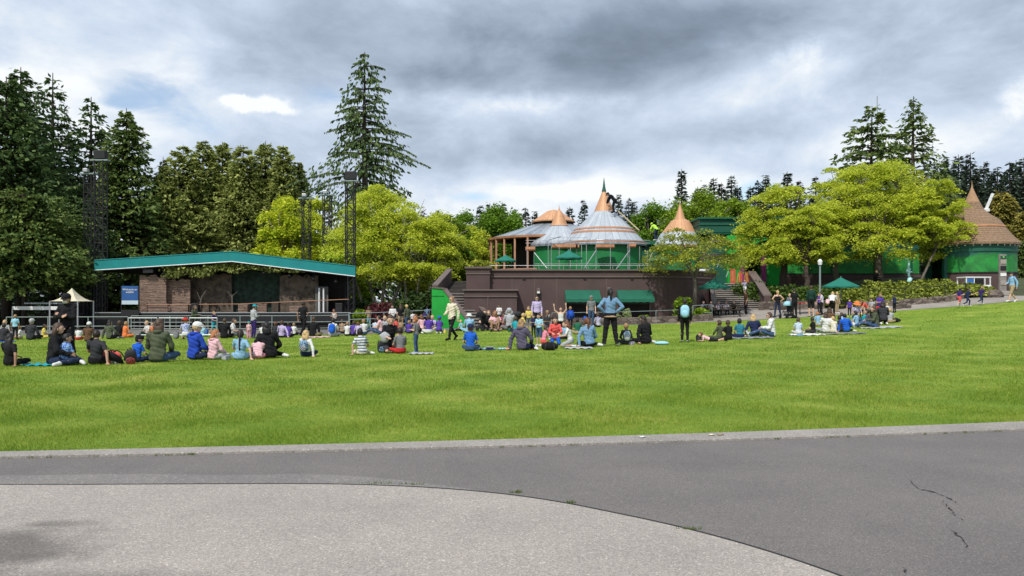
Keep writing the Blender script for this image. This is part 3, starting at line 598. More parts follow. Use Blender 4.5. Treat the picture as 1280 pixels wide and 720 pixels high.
bush('bright green bush right of the rounded one beneath the crooked tree', XF(872, 47.6), 47.6, .75, .7, ZF(380, 47.6)-H(XF(872, 47.6), 47.6), 'bright', 2200, .11)
bush('pale leafy shrub below the right green awning', XF(787, 48), 48, .6, .5, ZF(382, 48)-.1, 'pale', 1300, .1)
bush('small pale shrub right of the leafy one under the awning', XF(806, 48), 48, .5, .4, ZF(390, 48)-.1, 'bright', 900, .1)
bush('small pale shrub left of the leafy one under the awning', XF(773, 48), 48, .4, .4, ZF(390, 48)-.1, 'pale', 700, .1)
bush('dark red leaved maple bush right of the stage', XF(472, 56), 56, 2.0, 1.4, ZF(374, 56)+.4, 'red', 3500, .14)
bush('green bush at the right end of the stage', XF(449, 54), 54, 1.0, .9, ZF(377, 54)+.4, 'mid', 2200, .14)
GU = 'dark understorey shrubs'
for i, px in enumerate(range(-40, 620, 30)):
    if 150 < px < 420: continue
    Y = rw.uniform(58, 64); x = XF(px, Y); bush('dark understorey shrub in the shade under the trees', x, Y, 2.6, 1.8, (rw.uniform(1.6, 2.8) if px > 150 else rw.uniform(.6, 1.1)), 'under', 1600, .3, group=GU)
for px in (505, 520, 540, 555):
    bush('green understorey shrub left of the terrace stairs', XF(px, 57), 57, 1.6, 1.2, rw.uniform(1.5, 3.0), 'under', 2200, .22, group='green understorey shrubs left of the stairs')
# ---------------------------------------------------------------- materials of the buildings
M_brown = mat('brown_stucco', (.082, .053, .050), .85, .22, .8, bump=.25, bscale=60)
M_brown2 = mat('brown_trim', (.13, .098, .088), .7, .12, 1.2)
M_green = mat('bright_green_paint', (.012, .31, .040), .8, .28, .7)
M_teal = mat('teal_canvas', (.006, .20, .20), .75, .12, 1.2, bump=.3, bscale=6)
M_awn = mat('green_canvas', (.008, .105, .062), .8, .15, 1.5, bump=.2, bscale=10)
M_dgreen = mat('dark_green_paint', (.008, .085, .055), .6, .2, .8)
M_black = mat('black_paint', (.012, .012, .013), .6, .3, 3)
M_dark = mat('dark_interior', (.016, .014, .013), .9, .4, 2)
M_steel = mat('galvanised_steel', (.42, .43, .44), .45, .15, 5, metal=.6)
M_rail = mat('grey_rail_paint', (.22, .27, .265), .5, .15, 5)
M_white = mat('white_paint', (.72, .73, .72), .5, .08, 3)
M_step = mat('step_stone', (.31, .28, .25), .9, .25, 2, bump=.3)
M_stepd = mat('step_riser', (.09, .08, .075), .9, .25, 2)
M_deck = mat('deck_slab', (.22, .2, .19), .9, .2, 1)
M_timber = mat('raw_timber', (.42, .22, .13), .75, .25, 1.5)
M_ply = mat('orange_plank', (.46, .22, .11), .75, .3, 1.5)
def seam_mat(name, c1, c2, dark, n, rough=.35, metal=.0, blot=.3):
    "roof sheets with radial seams: the seams follow the angle round the cone's own axis"
    m, t, out = nt(name); L = t.links; tc = nd(t, 'ShaderNodeTexCoord'); s = nd(t, 'ShaderNodeSeparateXYZ'); L.new(tc.outputs['Object'], s.inputs[0])
    a = nd(t, 'ShaderNodeMath', operation='ARCTAN2'); L.new(s.outputs['Y'], a.inputs[0]); L.new(s.outputs['X'], a.inputs[1])
    b = nd(t, 'ShaderNodeMath', operation='MULTIPLY'); L.new(a.outputs[0], b.inputs[0]); b.inputs[1].default_value = n/6.28318
    f = nd(t, 'ShaderNodeMath', operation='FRACT'); L.new(b.outputs[0], f.inputs[0])
    fl = nd(t, 'ShaderNodeMath', operation='FLOOR'); L.new(b.outputs[0], fl.inputs[0]); wn = nd(t, 'ShaderNodeTexWhiteNoise', noise_dimensions='1D'); L.new(fl.outputs[0], wn.inputs['W'])
    ns = nd(t, 'ShaderNodeTexNoise', Scale=1.6, Detail=6.0, Roughness=.7); L.new(tc.outputs['Object'], ns.inputs['Vector'])
    ad = nd(t, 'ShaderNodeMath', operation='MULTIPLY_ADD'); L.new(wn.outputs[0], ad.inputs[0]); ad.inputs[1].default_value = blot; L.new(ns.outputs['Fac'], ad.inputs[2])
    r = ramp(t, [(.35, c1), (.85, c2)]); L.new(ad.outputs[0], r.inputs['Fac'])
    g = nd(t, 'ShaderNodeMath', operation='LESS_THAN'); L.new(f.outputs[0], g.inputs[0]); g.inputs[1].default_value = .1
    mx = nd(t, 'ShaderNodeMix', data_type='RGBA'); L.new(g.outputs[0], mx.inputs[0]); L.new(r.outputs[0], mx.inputs[6]); mx.inputs[7].default_value = (*dark, 1)
    p = nd(t, 'ShaderNodeBsdfPrincipled', Roughness=rough, Metallic=metal); L.new(mx.outputs[2], p.inputs['Base Color']); L.new(p.outputs[0], out.inputs['Surface']); return m
M_cop = seam_mat('new_copper', (.46, .23, .115), (.60, .34, .18), (.33, .155, .085), 26, .6, .1)
M_mem = seam_mat('roof_membrane', (.27, .31, .35), (.44, .48, .52), (.25, .28, .32), 34, .45, 0)
M_slate = seam_mat('grey_roof_sheet', (.12, .145, .17), (.30, .34, .38), (.42, .46, .50), 44, .3, .2, .5)
def thatch_mat():
    m, t, out = nt('brown_shingle'); L = t.links; tc = nd(t, 'ShaderNodeTexCoord')
    mp = nd(t, 'ShaderNodeMapping'); mp.inputs['Scale'].default_value = (5, 5, 1.2); L.new(tc.outputs['Object'], mp.inputs[0])
    n = nd(t, 'ShaderNodeTexNoise', Scale=1.6, Detail=8.0, Roughness=.8); L.new(mp.outputs[0], n.inputs['Vector'])
    wv = nd(t, 'ShaderNodeTexWave', Scale=2.2, Distortion=1.5, Detail=2.0); wv.bands_direction = 'Z'; L.new(tc.outputs['Object'], wv.inputs['Vector'])
    ad = nd(t, 'ShaderNodeMath', operation='MULTIPLY_ADD'); L.new(wv.outputs['Fac'], ad.inputs[0]); ad.inputs[1].default_value = .18; L.new(n.outputs['Fac'], ad.inputs[2])
    r = ramp(t, [(.35, (.10, .062, .040)), (.6, (.22, .14, .085)), (.85, (.36, .24, .15))]); L.new(ad.outputs[0], r.inputs[0])
    p = nd(t, 'ShaderNodeBsdfPrincipled', Roughness=.9); L.new(r.outputs[0], p.inputs['Base Color']); bp = nd(t, 'ShaderNodeBump', Strength=.8, Distance=.05); L.new(ad.outputs[0], bp.inputs['Height']); L.new(bp.outputs[0], p.inputs['Normal'])
    L.new(p.outputs[0], out.inputs['Surface']); return m
M_thatch = thatch_mat()
def mural_mat(zsplit, amp, sc):
    "painted wall: bright green hills under a darker blue green painted sky"
    m, t, out = nt('green_mural'); L = t.links; g = nd(t, 'ShaderNodeNewGeometry'); s = nd(t, 'ShaderNodeSeparateXYZ'); L.new(g.outputs['Position'], s.inputs[0])
    n = nd(t, 'ShaderNodeTexNoise', Scale=sc, Detail=3.0); L.new(g.outputs['Position'], n.inputs['Vector'])
    n2 = nd(t, 'ShaderNodeTexNoise', Scale=1.1, Detail=7.0, Roughness=.7, Distortion=.6); L.new(g.outputs['Position'], n2.inputs['Vector'])
    h = nd(t, 'ShaderNodeMath', operation='MULTIPLY_ADD'); L.new(n.outputs['Fac'], h.inputs[0]); h.inputs[1].default_value = amp; L.new(s.outputs['Z'], h.inputs[2])
    mr = nd(t, 'ShaderNodeMapRange'); L.new(h.outputs[0], mr.inputs['Value']); mr.inputs['From Min'].default_value = zsplit+amp*.5-.12; mr.inputs['From Max'].default_value = zsplit+amp*.5+.12
    a = ramp(t, [(.32, (.006, .10, .018)), (.5, (.012, .20, .030)), (.68, (.020, .32, .045))]); L.new(n2.outputs['Fac'], a.inputs[0])
    b = ramp(t, [(.3, (.004, .055, .045)), (.7, (.010, .12, .085))]); L.new(n2.outputs['Fac'], b.inputs[0])
    mx = nd(t, 'ShaderNodeMix', data_type='RGBA'); L.new(mr.outputs[0], mx.inputs[0]); L.new(a.outputs[0], mx.inputs[6]); L.new(b.outputs[0], mx.inputs[7])
    p = nd(t, 'ShaderNodeBsdfPrincipled', Roughness=.6); L.new(mx.outputs[2], p.inputs['Base Color']); L.new(p.outputs[0], out.inputs['Surface']); return m
def stone_mat():
    m, t, out = nt('dry_stone'); L = t.links; tc = nd(t, 'ShaderNodeTexCoord'); mp = nd(t, 'ShaderNodeMapping'); mp.inputs['Scale'].default_value = (2.2, 2.2, 4.5); L.new(tc.outputs['Object'], mp.inputs[0])
    v = nd(t, 'ShaderNodeTexVoronoi', Scale=1.2); L.new(mp.outputs[0], v.inputs['Vector']); v2 = nd(t, 'ShaderNodeTexVoronoi', Scale=1.2, feature='DISTANCE_TO_EDGE'); L.new(mp.outputs[0], v2.inputs['Vector'])
    sp = nd(t, 'ShaderNodeSeparateColor'); L.new(v.outputs['Color'], sp.inputs[0]); r = ramp(t, [(0, (.07, .055, .045)), (.5, (.14, .11, .09)), (1, (.22, .18, .15))]); L.new(sp.outputs[0], r.inputs[0])
    e = ramp(t, [(0, (.25,)*3), (.08, (1,)*3)]); L.new(v2.outputs['Distance'], e.inputs[0]); mu = nd(t, 'ShaderNodeMix', data_type='RGBA', blend_type='MULTIPLY'); mu.inputs[0].default_value = 1; L.new(r.outputs[0], mu.inputs[6]); L.new(e.outputs[0], mu.inputs[7])
    p = nd(t, 'ShaderNodeBsdfPrincipled', Roughness=.9); L.new(mu.outputs[2], p.inputs['Base Color']); bp = nd(t, 'ShaderNodeBump', Strength=.7, Distance=.04); L.new(v2.outputs['Distance'], bp.inputs['Height']); L.new(bp.outputs[0], p.inputs['Normal']); L.new(p.outputs[0], out.inputs['Surface']); return m
M_stone = stone_mat()
# ---------------------------------------------------------------- brown terrace building
DZ = 2.80
tb = empty('terrace_building', (0, 50, 0), 0, 'long dark brown terrace building with a flat top, stepped cornice and two green awnings', 'building')
def loc(o): o.location = (-tb.location[0], -tb.location[1], -tb.location[2]); return o
front = [(XF(612, 50), 50), (XF(828, 50), 50.0), (XF(856, 51.2), 51.2), (XF(886, 53.5), 53.5), (XF(893, 55.5), 55.5)]
back = [(20.3, 62.0), (22.0, 74), (-5.0, 74), (-3.2, 53.2), (XF(612, 50), 52.6)]
pl = front+back
# building body as one closed prism
loc(MB().prism(pl, -1.0, DZ).build('wall', M_brown, tb))
ins = [(x, y+.004) for x, y in front]
loc(MB().strip([(x, y+.15) for x, y in front], .3, DZ-.01, 3.56).build('parapet', M_brown, tb))
loc(MB().strip([(x, y+.12) for x, y in front], .5, 3.562, 3.66).build('coping', M_brown2, tb, bevel=.01))
loc(MB().strip([(x, y+.06) for x, y in front], .30, 3.12, 3.20).build('cornice', M_brown2, tb, bevel=.01))
loc(MB().strip([(x, y+.02) for x, y in front], .14, .12, .22).build('skirting', M_brown2, tb))
# raised square block at the left corner
bx0, bx1 = XF(583, 49.6), XF(612, 49.6)
loc(MB().box(((bx0+bx1)/2, 51.3, 1.35), (bx1-bx0+.02, 3.4, 4.7)).build('corner_block', M_brown, tb))
loc(MB().box(((bx0+bx1)/2, 51.3, 3.76), (bx1-bx0+.22, 3.62, .12)).build('corner_coping', M_brown2, tb, bevel=.01))
loc(MB().box(((bx0+bx1)/2, 51.3, 3.36), (bx1-bx0+.1, 3.5, .08)).build('corner_cornice', M_brown2, tb))
# projecting low block with its ledges
lx0, lx1 = XF(580, 48), XF(646, 48)
loc(MB().box(((lx0+lx1)/2, 49.0, .55), (lx1-lx0, 1.96, 3.3)).build('low_block', M_brown, tb))
loc(MB().box(((lx0+lx1)/2, 48.98, 2.24), (lx1-lx0+.2, 2.16, .09)).build('low_coping', M_brown2, tb, bevel=.01))
loc(MB().box(((lx0+lx1)/2, 48.98, 1.83), (lx1-lx0+.1, 2.06, .07)).build('low_ledge', M_brown2, tb))
loc(MB().box((XF(610, 47.99), 47.985, .9), (.05, .05, 1.9)).build('downpipe', M_brown2, tb))
for px in (640, 668, 696, 758, 824):
    loc(MB().box((XF(px, 49.99), 49.994, 1.66), (.035, .02, 2.85)).build('wall_joint', M_brown2, tb))
for px in (655, 731, 790): loc(MB().box((XF(px, 49.98), 49.975, 3.0), (.18, .05, .10)).build('scupper', M_dark, tb))
# wall lamps, service openings, awnings
for px, py in ((673, 364), (761, 363)):
    l = loc(MB().box((XF(px, 49.9), 49.88, ZF(py, 49.9)), (.24, .22, .42)).build('wall_lamp', M_brown2, tb, bevel=.03))
    o = MB().prism([(-.09, -.06), (.09, -.06), (.09, .06), (-.09, .06)], 0, .12).build('lamp_glass', M_white, l); o.location = (XF(px, 49.9), 49.74, ZF(py, 49.9)-.14)
for a, b in ((706, 749), (771, 814)):
    x0, x1 = XF(a, 49.97), XF(b, 49.97)
    win = loc(MB().box(((x0+x1)/2, 49.985, 1.1), (x1-x0-.25, .05, 1.95)).build('service_window', M_dark, tb))
    fr = MB()
    for xx in (x0+.08, x1-.08): fr.box((xx, 49.96, 1.1), (.1, .12, 2.0))
    fr.box(((x0+x1)/2, 49.93, .42), (x1-x0, .3, .08)); fr.box(((x0+x1)/2, 49.96, .15), (x1-x0, .1, .5)); fr.box(((x0+x1)/2, 49.955, 1.35), (x1-x0-.2, .05, .05))
    fr.build('frame', M_brown2, win)
    aw = MB(); zt, zb = ZF(363, 49.9), ZF(374, 49); y0, y1 = 49.93, 48.75
    n = 10; vs = []
    for i in range(n+1):
        x = x0+(x1-x0)*i/n
        vs += [(x, y0, zt), (x, y1, zb+.012*math.sin(i*2.1)), (x, y1-.01, zb-.2+.02*math.sin(i*3.3)), (x, y0, zt-.02), (x, y1+.02, zb-.02)]
    fs = []
    for i in range(n): a_ = 5*i; c_ = a_+5; fs += [(a_, c_, c_+1, a_+1), (a_+1, c_+1, c_+2, a_+2)]
    for e in (0, 5*n): fs.append((e, e+1, e+4)) ; 
    aw.add(vs, fs); ee = [(x0, y0, zt-.03), (x0, y1, zb-.2), (x0, y0, zb-.2)]; aw.add(ee, [(0, 1, 2)]); aw.add([(x1, y, z) for x, y, z in ee], [(0, 2, 1)])
    ao = loc(aw.build('awning', M_awn, tb)); so = ao.modifiers.new('thickness', 'SOLIDIFY'); so.thickness = .02
# thin glass-and-metal rail along the terrace edge
rl = empty('railing', (0, 50.3, DZ), 0, 'thin metal railing along the edge of the brown terrace', 'railing')
rm = MB(); pp = [(x, y+.02) for x, y in front]
for i in range(len(pp)-1):
    a, b = pp[i], pp[i+1]; n = max(1, int(math.dist(a, b)/1.6))
    rm.tube([(a[0], a[1]-50.3+.1, 1.12), (b[0], b[1]-50.3+.1, 1.12)], .018, 6)
    for k in range(n+1):
        x = a[0]+(b[0]-a[0])*k/n; y = a[1]+(b[1]-a[1])*k/n-50.3+.1; rm.tube([(x, y, .86), (x, y, 1.12)], .015, 5)
rm.build('top_rail', M_steel, rl)
# ---------------------------------------------------------------- left stairs
st = empty('left_stairs', (-2.4, 47, 0), 0, 'left flight of stairs with a bright green side wall climbing to the terrace', 'stairs')
st.name = 'stairs'
def sloc(o): o.location = (2.4, -47, 0); return o
Bp = Vector((XF(601, 46.2), 46.2)); Lp = Vector((XF(566, 50.2), 50.2)); d1 = (Lp-Bp); n1_ = 12; z0s, z1s = -.12, 2.05
q1 = Vector((d1.y, -d1.x)).normalized(); W1 = 1.35
sm = MB(); rs = MB()
for i in range(n1_):
    a = Bp+d1*(i/n1_); b = Bp+d1*((i+1.35)/n1_); z = z0s+(z1s-z0s)*(i+1)/n1_
    c0, c1, c2, c3_ = a-q1*W1/2, a+q1*W1/2, b+q1*W1/2, b-q1*W1/2
    rs.prism([tuple(c0), tuple(c1), tuple(c2), tuple(c3_)], -.6, z-.06); 
    e = (a-d1.normalized()*.04); e0, e1 = e-q1*W1/2, e+q1*W1/2; sm.prism([tuple(e0), tuple(e1), tuple(c2), tuple(c3_)], z-.058, z)
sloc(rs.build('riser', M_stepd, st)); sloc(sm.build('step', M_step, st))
n2_ = 9; U0 = Lp+d1.normalized()*.1; U1 = Vector((XF(572, 54), 54.0)); d2 = U1-U0; q2 = Vector((d2.y, -d2.x)).normalized(); W2 = 2.0; sm = MB(); rs = MB()
for i in range(n2_):
    a = U0+d2*(i/n2_); b = U0+d2*((i+1.3)/n2_); z = z1s+(2.95-z1s)*(i+1)/n2_
    rs.prism([tuple(a-q2*W2/2), tuple(a+q2*W2/2), tuple(b+q2*W2/2), tuple(b-q2*W2/2)], -.6, z-.05); sm.prism([tuple(a-q2*W2/2-d2.normalized()*.03), tuple(a+q2*W2/2-d2.normalized()*.03), tuple(b+q2*W2/2), tuple(b-q2*W2/2)], z-.048, z)
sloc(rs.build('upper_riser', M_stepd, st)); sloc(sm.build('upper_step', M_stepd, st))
def cheek(a, b, za, zb, w_, name, m_, capm=M_brown2, zlow=-.7):
    a, b = Vector(a), Vector(b); pts = [tuple(a), tuple(b)]
    o = sloc(MB().strip(pts, w_, [zlow]*2, [za, zb]).build(name, m_, st))
    sloc(MB().strip(pts, w_+.12, [za+.002, zb+.002], [za+.1, zb+.1]).build('cheek_coping', capm, st)); return o
# right cheek
ra, rb = Bp+q1*(W1/2+.12), Lp+q1*(W1/2+.12)+d1.normalized()*-.9
cheek(ra-d1.normalized()*.3, rb, .2, 1.95, .2, 'right_cheek', M_brown)
# green left side: sloping part and level part
la, lb = Bp-q1*(W1/2+.12)-d1.normalized()*.35, Vector((XF(556, 47.6), 47.6)); lc = Vector((XF(540, 47.6), 47.6))
cheek(la, lb, .12, 2.25, .22, 'green_side', M_green); cheek(lb-Vector((-.02, 0)), lc, 2.28, 2.36, .22, 'green_end', M_green)
sloc(MB().strip([tuple(la+Vector((0, -.13))), tuple(lb+Vector((0, -.13)))], .04, [-.1, 1.85], [-.02, 1.95]).build('green_ledge', M_green, st))
sloc(MB().strip([tuple(lb+Vector((0, -.13))), tuple(lc+Vector((0, -.13)))], .04, 1.86, 1.95).build('green_ledge', M_green, st))
sloc(MB().strip([tuple(la+Vector((-.0, -.13))), tuple(lc+Vector((0, -.13)))], .04, [.0, .28], [.06, .36]).build('green_ledge', M_green, st))
cheek((XF(544, 48.2), 48.2), (XF(562, 53.5), 53.5), 2.5, 3.75, .28, 'upper_cheek', M_brown)
# ---------------------------------------------------------------- right stairs
rsx0, rsx1 = XF(888, 52), XF(953, 50.6)
st2 = empty('stairs', (14.5, 50.6, .9), 0, 'broad stone stairs climbing to the orange sign at the right end of the terrace', 'stairs')
z_b = H(15, 50.8)+.02; n = 14; sm = MB(); rs = MB(); yb = 50.6; run = 4.9; xl0, xl1, xr0, xr1 = 13.7, 14.9, XF(952, 50.6), XF(936, 55.5)
for i in range(n):
    t0 = i/n; t1 = (i+1.15)/n; y0 = yb+run*t0; y1 = yb+run*t1 if i < n-1 else yb+run; z = z_b+(DZ+.03-z_b)*(i+1)/n
    A = [(xl0+(xl1-xl0)*t0, y0), (xr0+(xr1-xr0)*t0, y0), (xr0+(xr1-xr0)*min(1, t1), y1), (xl0+(xl1-xl0)*min(1, t1), y1)]
    A = [(x-14.5, y-50.6) for x, y in A]; rs.prism(A, -1.5, z-.9-.05); B_ = [(A[0][0], A[0][1]-.05), (A[1][0], A[1][1]-.05), A[2], A[3]]; sm.prism(B_, z-.9-.048, z-.9)
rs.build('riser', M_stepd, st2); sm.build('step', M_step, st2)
for (xa, xb, nm) in ((xr0+.12, xr1+.12, 'right_cheek'), (xl0-.15, xl1-.15, 'left_cheek')):
    w_ = .42 if nm == 'right_cheek' else .2; za, zb2 = z_b+.95, DZ+.85
    if nm == 'left_cheek': za, zb2 = z_b+.3, DZ+.3
    pa, pb = (xa+.1-14.5, -.5), (xb+.1-14.5, run)
    MB().strip([pa, pb], w_, [-1.5]*2, [za-.9, zb2-.9]).build(nm, M_brown, st2); MB().strip([pa, pb], w_+.14, [za-.898, zb2-.898], [za-.8, zb2-.8]).build('cheek_coping', M_brown2, st2)
MB().tube([(xl0-.1-14.5, -.2, z_b+.15), (xl0+.7-14.5, 3.2, 2.1)], .025, 6).build('handrail', M_steel, st2)
# orange sign at the head of the stairs
og = empty('sign', (XF(926, 55.6), 55.6, DZ), 0, 'orange cut-out sign standing at the head of the broad stairs', 'sign')
M_or = mat('orange_paint', (.50, .085, .05), .6, .25, 3); M_ye = mat('yellow_paint', (.48, .26, .07), .6, .15, 3)
ox = [(-.78, .38), (-.2, .32), (.36, .42)]
for (x, wd), h in zip(ox, (1.12, .95, .9)):
    MB().prism([(x, -.03), (x+wd, -.03), (x+wd, .03), (x, .03)], 0.02, h).build('panel', M_or, og, bevel=.02)
for x in (-.32, .22):
    z_ = MB(); z_.beam((x, -.05, .05), (x+.14, -.05, .95), .06, .04); z_.beam((x+.14, -.05, .95), (x+.22, -.05, .1), .06, .04); z_.build('stripe', M_ye, og)
z_ = MB(); z_.beam((.42, -.05, .85), (.52, -.05, .15), .05, .04); z_.beam((-.62, -.05, .95), (-.6, -.05, .2), .05, .04); z_.build('stripe', M_ye, og)
MB().box((0, 0, .01), (1.7, .3, .04)).build('base', M_black, og)
# ---------------------------------------------------------------- green building with the portal
gb = empty('green_building', (20, 62, DZ), 0, 'long bright green mural building with a dark green parapet behind the lime trees', 'building')
MUR = mural_mat(5.75, 1.6, .28)
x0, x1 = XF(962, 62), XF(1166, 60)
MB().box(((x0+x1)/2-20, 3.0, 1.9), (x1-x0, 6, 4.4)).build('wall', MUR, gb)
MB().box(((x0+x1)/2-20, -.07, .42), (x1-x0+.1, .12, 1.0)).build('plinth', M_brown, gb)
MB().box(((x0+x1)/2-20, -.06, .97), (x1-x0+.1, .16, .08)).build('plinth_cap', M_dark, gb)
MB().box(((x0+x1)/2-20, 2.9, 4.16), (x1-x0+.3, 6.5, .12)).build('eaves', M_dgreen, gb, bevel=.01)
MB().box(((x0+x1)/2-20, 2.9, 4.28), (x1-x0+.1, 6.2, .12)).build('roof', M_awn, gb)
for px in (1094, 1040, 1140):
    MB().box((XF(px, 61.9)-20, -.09, 2.6), (.12, .1, 3.1)).build('pilaster', M_dgreen, gb)
# upper parapet block over the portal (left)
pa, pb = XF(879, 60), XF(1000, 60)
MB().box(((pa+pb)/2-20, 1.2, 4.9), (pb-pa, 4.2, 1.1)).build('parapet', M_dgreen, gb)
MB().box(((pa+pb)/2-20, 1.2, 5.50), (pb-pa+.3, 4.6, .14)).build('parapet_cap', M_awn, gb, bevel=.02)
MB().box(((pa+pb)/2-20, 1.2, 5.0), (pb-pa+.15, 4.36, .08)).build('parapet_band', M_awn, gb)
MB().box(((pa+pb)/2-20, 1.15, 4.3), (pb-pa-.3, 4.0, .16)).build('parapet_band', M_awn, gb)
pc = XF(916, 59.4); pd = XF(990, 59.4)
dl, dr_ = XF(934, 59), XF(967, 59)
MB().box(((pc+dl)/2-20, .6, 2.05), (dl-pc, 3.6, 4.1)).build('portal_pier', M_green, gb)
MB().box(((dr_+pd)/2-20, .6, 2.05), (pd-dr_, 3.6, 4.1)).build('portal_pier', M_green, gb)
MB().box(((dl+dr_)/2-20, .6, 3.55), (dr_-dl-.02, 3.6, 1.1)).build('portal_lintel', M_green, gb)
M_mag = mat('magenta_paint', (.24, .035, .16), .6, .15, 2)
dm = MB(); dm.box((dl-20+.14, -1.28, 1.5), (.3, .2, 3.0)); dm.box((dr_-20-.2, -1.28, 1.5), (.4, .2, 3.0)); dm.box(((dl+dr_)/2-20, -1.28, 3.02), (dr_-dl, .2, .2)); dm.build('door_frame', M_mag, gb)
MB().box(((dl+dr_)/2-20, 1.6, 1.5), (dr_-dl-.05, .1, 3.0)).build('doorway', M_dark, gb)
MB().box(((dl+dr_)/2-20-.3, .4, 1.9), (.9, .05, 1.1)).build('interior_window', mat('pale_window', (.10, .11, .12), .3, .2, 3), gb)
MB().box((XF(898, 60)-20, .3, 1.8), (XF(916, 60)-XF(880, 60)-.1, 2.0, 3.6)).build('recess', M_dgreen, gb)
# ---------------------------------------------------------------- pavilions under re-roofing
def pavilion(label, px, Y, eave_r, z_eave, prof_roof, prof_cop, spire, wallm, name='pavilion', zb=DZ, green_spire=False, wr=None, roofm=None):
    x = XF(px, Y); root = empty(name, (x, Y, zb), 0, label, 'pavilion'); wr = wr or eave_r*.9
    MB().lathe([(wr, 0), (wr, z_eave-zb-.05)], n=40).build('wall', wallm, root, smooth=True)
    MB().lathe([(wr+.03, 0), (wr+.03, .25), (wr, .26)], n=40).build('plinth', M_dgreen, root, smooth=True)
    MB().lathe([(wr*.5, z_eave-zb-.06), (eave_r+.02, z_eave-zb-.06), (eave_r+.05, z_eave-zb+.12), (eave_r-.02, z_eave-zb+.13)], n=40).build('eaves', M_ply if roofm is None else M_dgreen, root)
    MB().lathe([(r, z-zb) for r, z in prof_roof], n=40).build('roof', roofm or M_mem, root)
    if prof_cop: MB().lathe([(r, z-zb) for r, z in prof_cop], n=26).build('copper_cap', M_cop, root)
    if spire: MB().lathe([(r, z-zb) for r, z in spire], n=12).build('spire', M_dgreen if green_spire else M_cop, root)
    return root
Y = 62; u = Y/F
Z = lambda py, Y=62: ZF(py, Y)
M_gw = mat('green_wall_paint', (.008, .17, .045), .6, .3, .7)
pv = pavilion('large round pavilion with a white membrane roof, copper cone and tall green spire', 755, 62, 52*u, Z(306),
    [(51*u, Z(306)), (50*u, Z(303)), (42*u, Z(294)), (40*u, Z(292)), (37*u, Z(288)), (14*u, Z(266)), (13*u, Z(265))],
    [(13*u, Z(266)), (12.5*u, Z(264.5)), (3.2*u, Z(242)), (2.6*u, Z(240))], [(2.4*u, Z(240.5)), (2.8*u, Z(239)), (1.5*u, Z(233)), (.2*u, Z(222))], M_gw, green_spire=True)
MB().lathe([(40.5*u, Z(294)-DZ), (41.5*u, Z(293)-DZ), (41*u, Z(291)-DZ), (37*u, Z(290)-DZ)], n=40).build('roof_ring', M_timber, pv)
MB().lathe([(36*u, Z(289)-DZ), (38*u, Z(288.5)-DZ), (37.5*u, Z(286.8)-DZ), (35*u, Z(286.2)-DZ)], n=40).build('roof_ring', M_timber, pv)
MB().lathe([(52.5*u, Z(309)-DZ), (53*u, Z(307)-DZ), (50.5*u, Z(303)-DZ)], n=40).build('gutter', M_slate, pv)
ld = MB()
for s in (0, .35): ld.beam((14*u+s*.4, -.9+s, Z(264)-DZ), (39*u+s*.4, -1.6+s, Z(291)-DZ+.1), .06, .06)
for i in range(10): t = i/9; ld.beam((14*u+(25*u)*t, -.9-.7*t, Z(264)-DZ+(Z(291)-Z(264))*t), (14*u+.14+(25*u)*t, -.55-.7*t, Z(264)-DZ+(Z(291)-Z(264))*t), .05)
ld.build('roof_ladder', mat('pale_timber', (.48, .40, .25), .8, .2, 3), pv)
# smaller pavilion with copper cap on its left
Y2 = 66; u2 = Y2/F; Z2 = lambda py: ZF(py, Y2)
pv2 = pavilion('smaller round pavilion with a white membrane roof and a bell shaped copper cap', 699, Y2, 36*u2, Z2(308), [(36*u2, Z2(307)), (34*u2, Z2(303)), (11*u2, Z2(283)), (10*u2, Z2(281.5))],
    [(11.5*u2, Z2(282.5)), (10*u2, Z2(280.5)), (6*u2, Z2(270)), (3.2*u2, Z2(264.5)), (1.0*u2, Z2(262.5))], [(1.0*u2, Z2(263)), (1.3*u2, Z2(262)), (.5*u2, Z2(260)), (.1*u2, Z2(256))], M_gw)
MB().lathe([(36.5*u2, Z2(309.5)-DZ), (37*u2, Z2(307)-DZ), (34.5*u2, Z2(304)-DZ)], n=40).build('gutter', M_slate, pv2)
# timber framed round hall on the far left
Y3 = 70; u3 = Y3/F; Z3 = lambda py: ZF(py, Y3); hx = XF(692, Y3)
hall = empty('timber_hall', (hx, Y3, DZ), 0, 'open timber framed hall with a wide conical grey roof and a faceted copper top', 'building')
nseg = 20; Re = 88*u3
MB().lathe([(Re, Z3(300)-DZ), (Re-.2, Z3(298.5)-DZ), (27*u3, Z3(281)-DZ), (26*u3, Z3(280.5)-DZ)], n=nseg*2, sx=.93, sy=.8).build('roof', M_slate, hall)
MB().lathe([(Re-1.2, Z3(301.5)-DZ), (Re+.05, Z3(301.5)-DZ), (Re+.1, Z3(299)-DZ), (Re-.1, Z3(298.8)-DZ)], n=nseg, sx=.93, sy=.8).build('eaves_beam', M_ply, hall)
MB().lathe([(24*u3, Z3(282)-DZ), (24*u3, Z3(278)-DZ)], n=12).build('clerestory', M_dark, hall)
MB().lathe([(27*u3, Z3(278.6)-DZ), (27.5*u3, Z3(277.2)-DZ), (8*u3, Z3(264)-DZ), (0, Z3(262)-DZ)], n=12).build('copper_top', M_cop, hall)
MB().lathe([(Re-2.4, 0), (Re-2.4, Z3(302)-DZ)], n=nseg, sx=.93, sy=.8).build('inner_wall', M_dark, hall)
for k in range(-9, 2):
    a = math.radians(270+k*12.5); x = (Re-.15)*math.cos(a)*.93; y = (Re-.15)*math.sin(a)*.8
    MB().beam((x, y, 0), (x, y, Z3(301.6)-DZ), .16, .14).build('post', M_timber, hall)
mb = MB()
for zz in (1.55,):
    prev = None
    for k in range(-9, 2):
        a = math.radians(270+k*12.5); p_ = ((Re-.02)*math.cos(a)*.93, (Re-.02)*math.sin(a)*.8, zz)
        if prev: mb.beam(prev, p_, .09, .09)
        prev = p_
